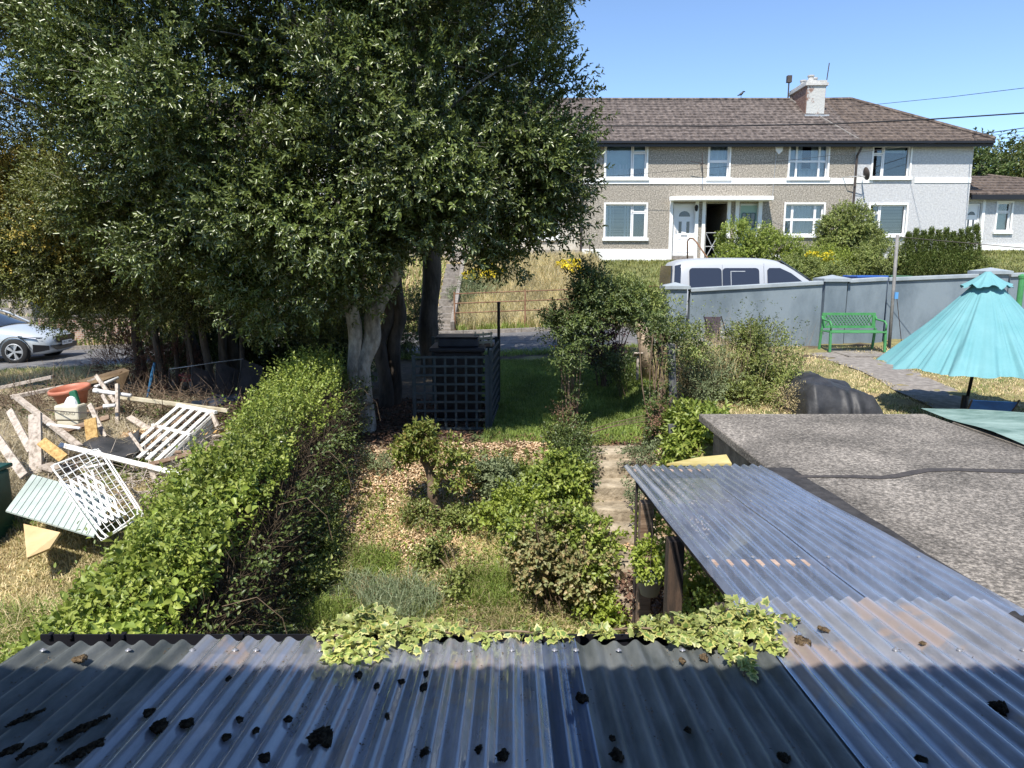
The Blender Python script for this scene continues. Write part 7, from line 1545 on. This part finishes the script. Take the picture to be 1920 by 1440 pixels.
p = scatter(14000, -9.5, -3.0, 6.6, 9.6, lambda x, y: nz(x, y, 1.4, 2) > -.1); tag(blades('heap_weeds', p, .12, .009, 1.2, m_grass), kind='stuff')
p = scatter(16000, -5.7, -3.3, 5.4, 7.6); tag(blades('short_yard_grass', p, .055, .010, 1.2, m_dgrass), kind='stuff')
p = scatter(12000, -14, -3, 14.8, 17.0); tag(blades('verge_grass', p, .16, .012, 1.2, m_dgrass), kind='stuff')
p = scatter(9000, -15, 3, 16.4, 17.05); tag(blades('verge_weeds', p, .12, .012, 1.2, m_grass), kind='stuff')
for (px, py, Y, rx1, h_, lab) in ((262, 782, 8.9, .42, .22, 'heap of dry brown leaves behind the black rubber mat'), (430, 720, 11.0, .9, .25, 'dark leaf heap under the trees right of the shelving unit')):
    q = P(px, py, Y); n = 2600; a = R.uniform(0, 6.28, n); r_ = np.sqrt(R.uniform(0, 1, n)); x = q.x + rx1 * r_ * np.cos(a); y = q.y + rx1 * r_ * np.sin(a); z = gz(x, y) + h_ * (1 - r_ ** 2) * R.uniform(.5, 1, n)
    tag(leafcloud('leaf_heap', np.stack([x, y, z], 1), rdir(n), np.array([0, 0, 1.]) + rdir(n) * .8, .085, .05, m_litter if px < 300 else m_brownl, None, True), lab, 'leaf heap')
br = thing('brushwood_pile', 'tangle of cut twigs and dead branches behind and under the debris', 'brushwood', (-5.2, 9.4, 1.3))
n = 2600; p = scatter(n, -8.2, -3.2, 9.8, 12.6); n = len(p); p[:, 2] += R.uniform(0, .3, n); D = rdir(n); D[:, 2] = np.abs(D[:, 2]) * .45; twigs('twigs', p, D, R.uniform(.2, .9, n), .006, m_twig, br)
n = 2600; p = scatter(n, -7.4, -3.3, 7.0, 9.8); p[:, 2] += R.uniform(-.02, .06, n); D = rdir(n); D[:, 2] = np.abs(D[:, 2]) * .3; twigs('laths', p, D, R.uniform(.15, .6, n), .007, m_grey, br)
n = 3500; p = scatter(n, -9.0, -3.0, 9.5, 13.5); p[:, 2] += R.uniform(0, .3, n); tag(leafcloud('bramble_leaves', p, rdir(n), np.array([0, 0, 1.]) + rdir(n) * .8, .06, .035, m_dshrub, None, True), kind='stuff')
rbk = thing('dead_conifer', 'reddish brown dead bush by the road edge at the foot of the stems', 'shrub', (-6.6, 12.8, 1.2)); n = 900
C, D = blobpts([pb(265, 665, 12.6, .55, .4, .45), pb(235, 690, 12.6, .45, .4, .25), pb(320, 690, 12.4, .5, .4, .3)], 80, 12, .15); twigs('twigs', C, D, .3, .004, M('red_brown_twigs', (.09, .035, .025), (.17, .07, .05), 5, .9), rbk); sprays('dead_leaves', C, D, 5, .2, .04, .012, m_brownl, rbk)

# ------------------------------------------------------------ variegated ivy on the roof edge
def ivy(name, label, pts, nleaf, par=None, seeds=1):
    t = thing(name, label, 'ivy', pts[0][:3], 'variegated ivy on the roof edge')
    shape = [(0, 0), (.26, -.14), (.50, .04), (.38, .24), (.46, .48), (.25, .56), (0, .95), (-.25, .56), (-.46, .48), (-.38, .24), (-.50, .04), (-.26, -.14)]
    sh = np.array(shape); inner = (sh - [0, .28]) * .62 + [0, .28]
    Pn, Dn, Nn, Ln = [], [], [], []
    px0 = seeds
    for (x, y, z, rx1, ry1, rz1, n) in pts:
        n = int(n * 1.5); m0 = max(3, n // 8); c0 = rdir(m0) * R.uniform(.2, 1.15, (m0, 1)) * [rx1 * 1.15, ry1 * 1.1, rz1 * .8]; c0[:, 2] = np.abs(c0[:, 2]); ix = R.integers(0, m0, n); d = rdir(n); d[:, 2] = np.abs(d[:, 2]); Pn.append(np.array([x, y, z]) + c0[ix] + d * [.022, .022, .014]); Dn.append(d * [1, 1, .3] + R.normal(size=(n, 3)) * .5 + [0, -.5, -.2]); Nn.append(d * [.8, .8, 1] + [0, -.2, .6] + R.normal(size=(n, 3)) * .55); Ln.append(R.uniform(.014, .040, n))
    Pn, Dn, Nn, Ln = np.concatenate(Pn), nrm(np.concatenate(Dn)), nrm(np.concatenate(Nn)), np.concatenate(Ln)
    S = nrm(np.cross(Dn, Nn)); Nn = np.cross(S, Dn)
    for shp, off, mat, nm in ((sh, 0, m_ivyc, 'leaf_margins'), (inner, .0012, m_ivyg, 'leaf_centres')):
        k = len(shp); cen = np.array([[0, .3]]); sp_ = np.concatenate([shp, cen]); droop = -(np.abs(sp_[:, 0]) * .25 + np.maximum(sp_[:, 1] - .5, 0) * .25)
        V = Pn[:, None, :] + S[:, None, :] * (sp_[None, :, 0:1] * Ln[:, None, None]) + Dn[:, None, :] * (sp_[None, :, 1:2] * Ln[:, None, None]) + Nn[:, None, :] * (droop[None, :, None] * Ln[:, None, None] + off)
        b = np.arange(len(Pn))[:, None] * (k + 1)
        f = np.concatenate([b + [i, (i + 1) % k, k] for i in range(k)], 0); npmesh(nm, V.reshape(-1, 3), f, mat, t)
    return t
m_ivyc = LEAF('cream_ivy_margin', [(.50, .48, .14), (.58, .55, .20), (.30, .38, .10), (.62, .60, .26), (.22, .30, .08)], .42, .25)
m_ivyg = LEAF('green_ivy_centre', [(.10, .18, .04), (.24, .33, .08), (.38, .42, .12), (.14, .22, .07), (.45, .45, .15)], .42, .2)
def ip(px, py, rx1, ry1, rz1, n, lift=.02): q = sp(px, py); return (q.x, q.y, q.z + lift, rx1, ry1, rz1, n)
def st(par, pts, r=.004):
    MB().tube(pts, r, 6).build('stem', m_twig, par, smooth=True)
i1 = ivy('variegated_ivy', 'cream edged ivy clump sprawling over the left middle of the roof edge', [ip(640, 1190, .07, .08, .05, 120), ip(690, 1185, .09, .10, .07, 170), ip(740, 1195, .09, .08, .05, 120), ip(650, 1222, .06, .05, .03, 60), ip(690, 1235, .04, .05, .03, 40), ip(800, 1195, .08, .07, .03, 55), ip(860, 1195, .08, .06, .03, 38), ip(625, 1245, .035, .03, .02, 24), ip(905, 1200, .08, .05, .02, 18), ip(970, 1200, .10, .04, .02, 24), ip(1035, 1200, .05, .04, .02, 20), ip(770, 1222, .03, .03, .02, 12)], 0)
for (a, b) in (((620, 1200), (700, 1235)), ((700, 1190), (860, 1200)), ((860, 1200), (1040, 1202))):
    p0, p1 = sp(*a), sp(*b); st(i1, curve_path(p0 + Vector((0, 0, .02)), p1 + Vector((0, 0, .02)), (0, 0, .02), 6))
i2 = ivy('variegated_ivy', 'cream edged ivy heaped at the lean-to corner with a strand trailing down the dark sheet', [ip(1130, 1192, .07, .05, .02, 32), ip(1200, 1190, .10, .06, .03, 70), ip(1270, 1190, .10, .07, .05, 130), ip(1340, 1188, .10, .08, .06, 150), ip(1395, 1180, .08, .09, .11, 170), ip(1430, 1195, .06, .08, .06, 110), ip(1370, 1215, .07, .06, .03, 80), ip(1340, 1225, .05, .05, .02, 40), ip(1385, 1245, .035, .035, .02, 30), ip(1395, 1268, .025, .03, .02, 18), ip(1450, 1225, .04, .04, .02, 26), ip(1290, 1212, .06, .04, .03, 40), ip(1475, 1175, .04, .02, .02, 10)], 0)
for (a, b) in (((1110, 1195), (1300, 1195)), ((1300, 1195), (1400, 1190)), ((1380, 1200), (1395, 1275)), ((1400, 1180), (1500, 1172))):
    p0, p1 = sp(*a), sp(*b); st(i2, curve_path(p0 + Vector((0, 0, .02)), p1 + Vector((0, 0, .015)), (0, 0, .02), 6))
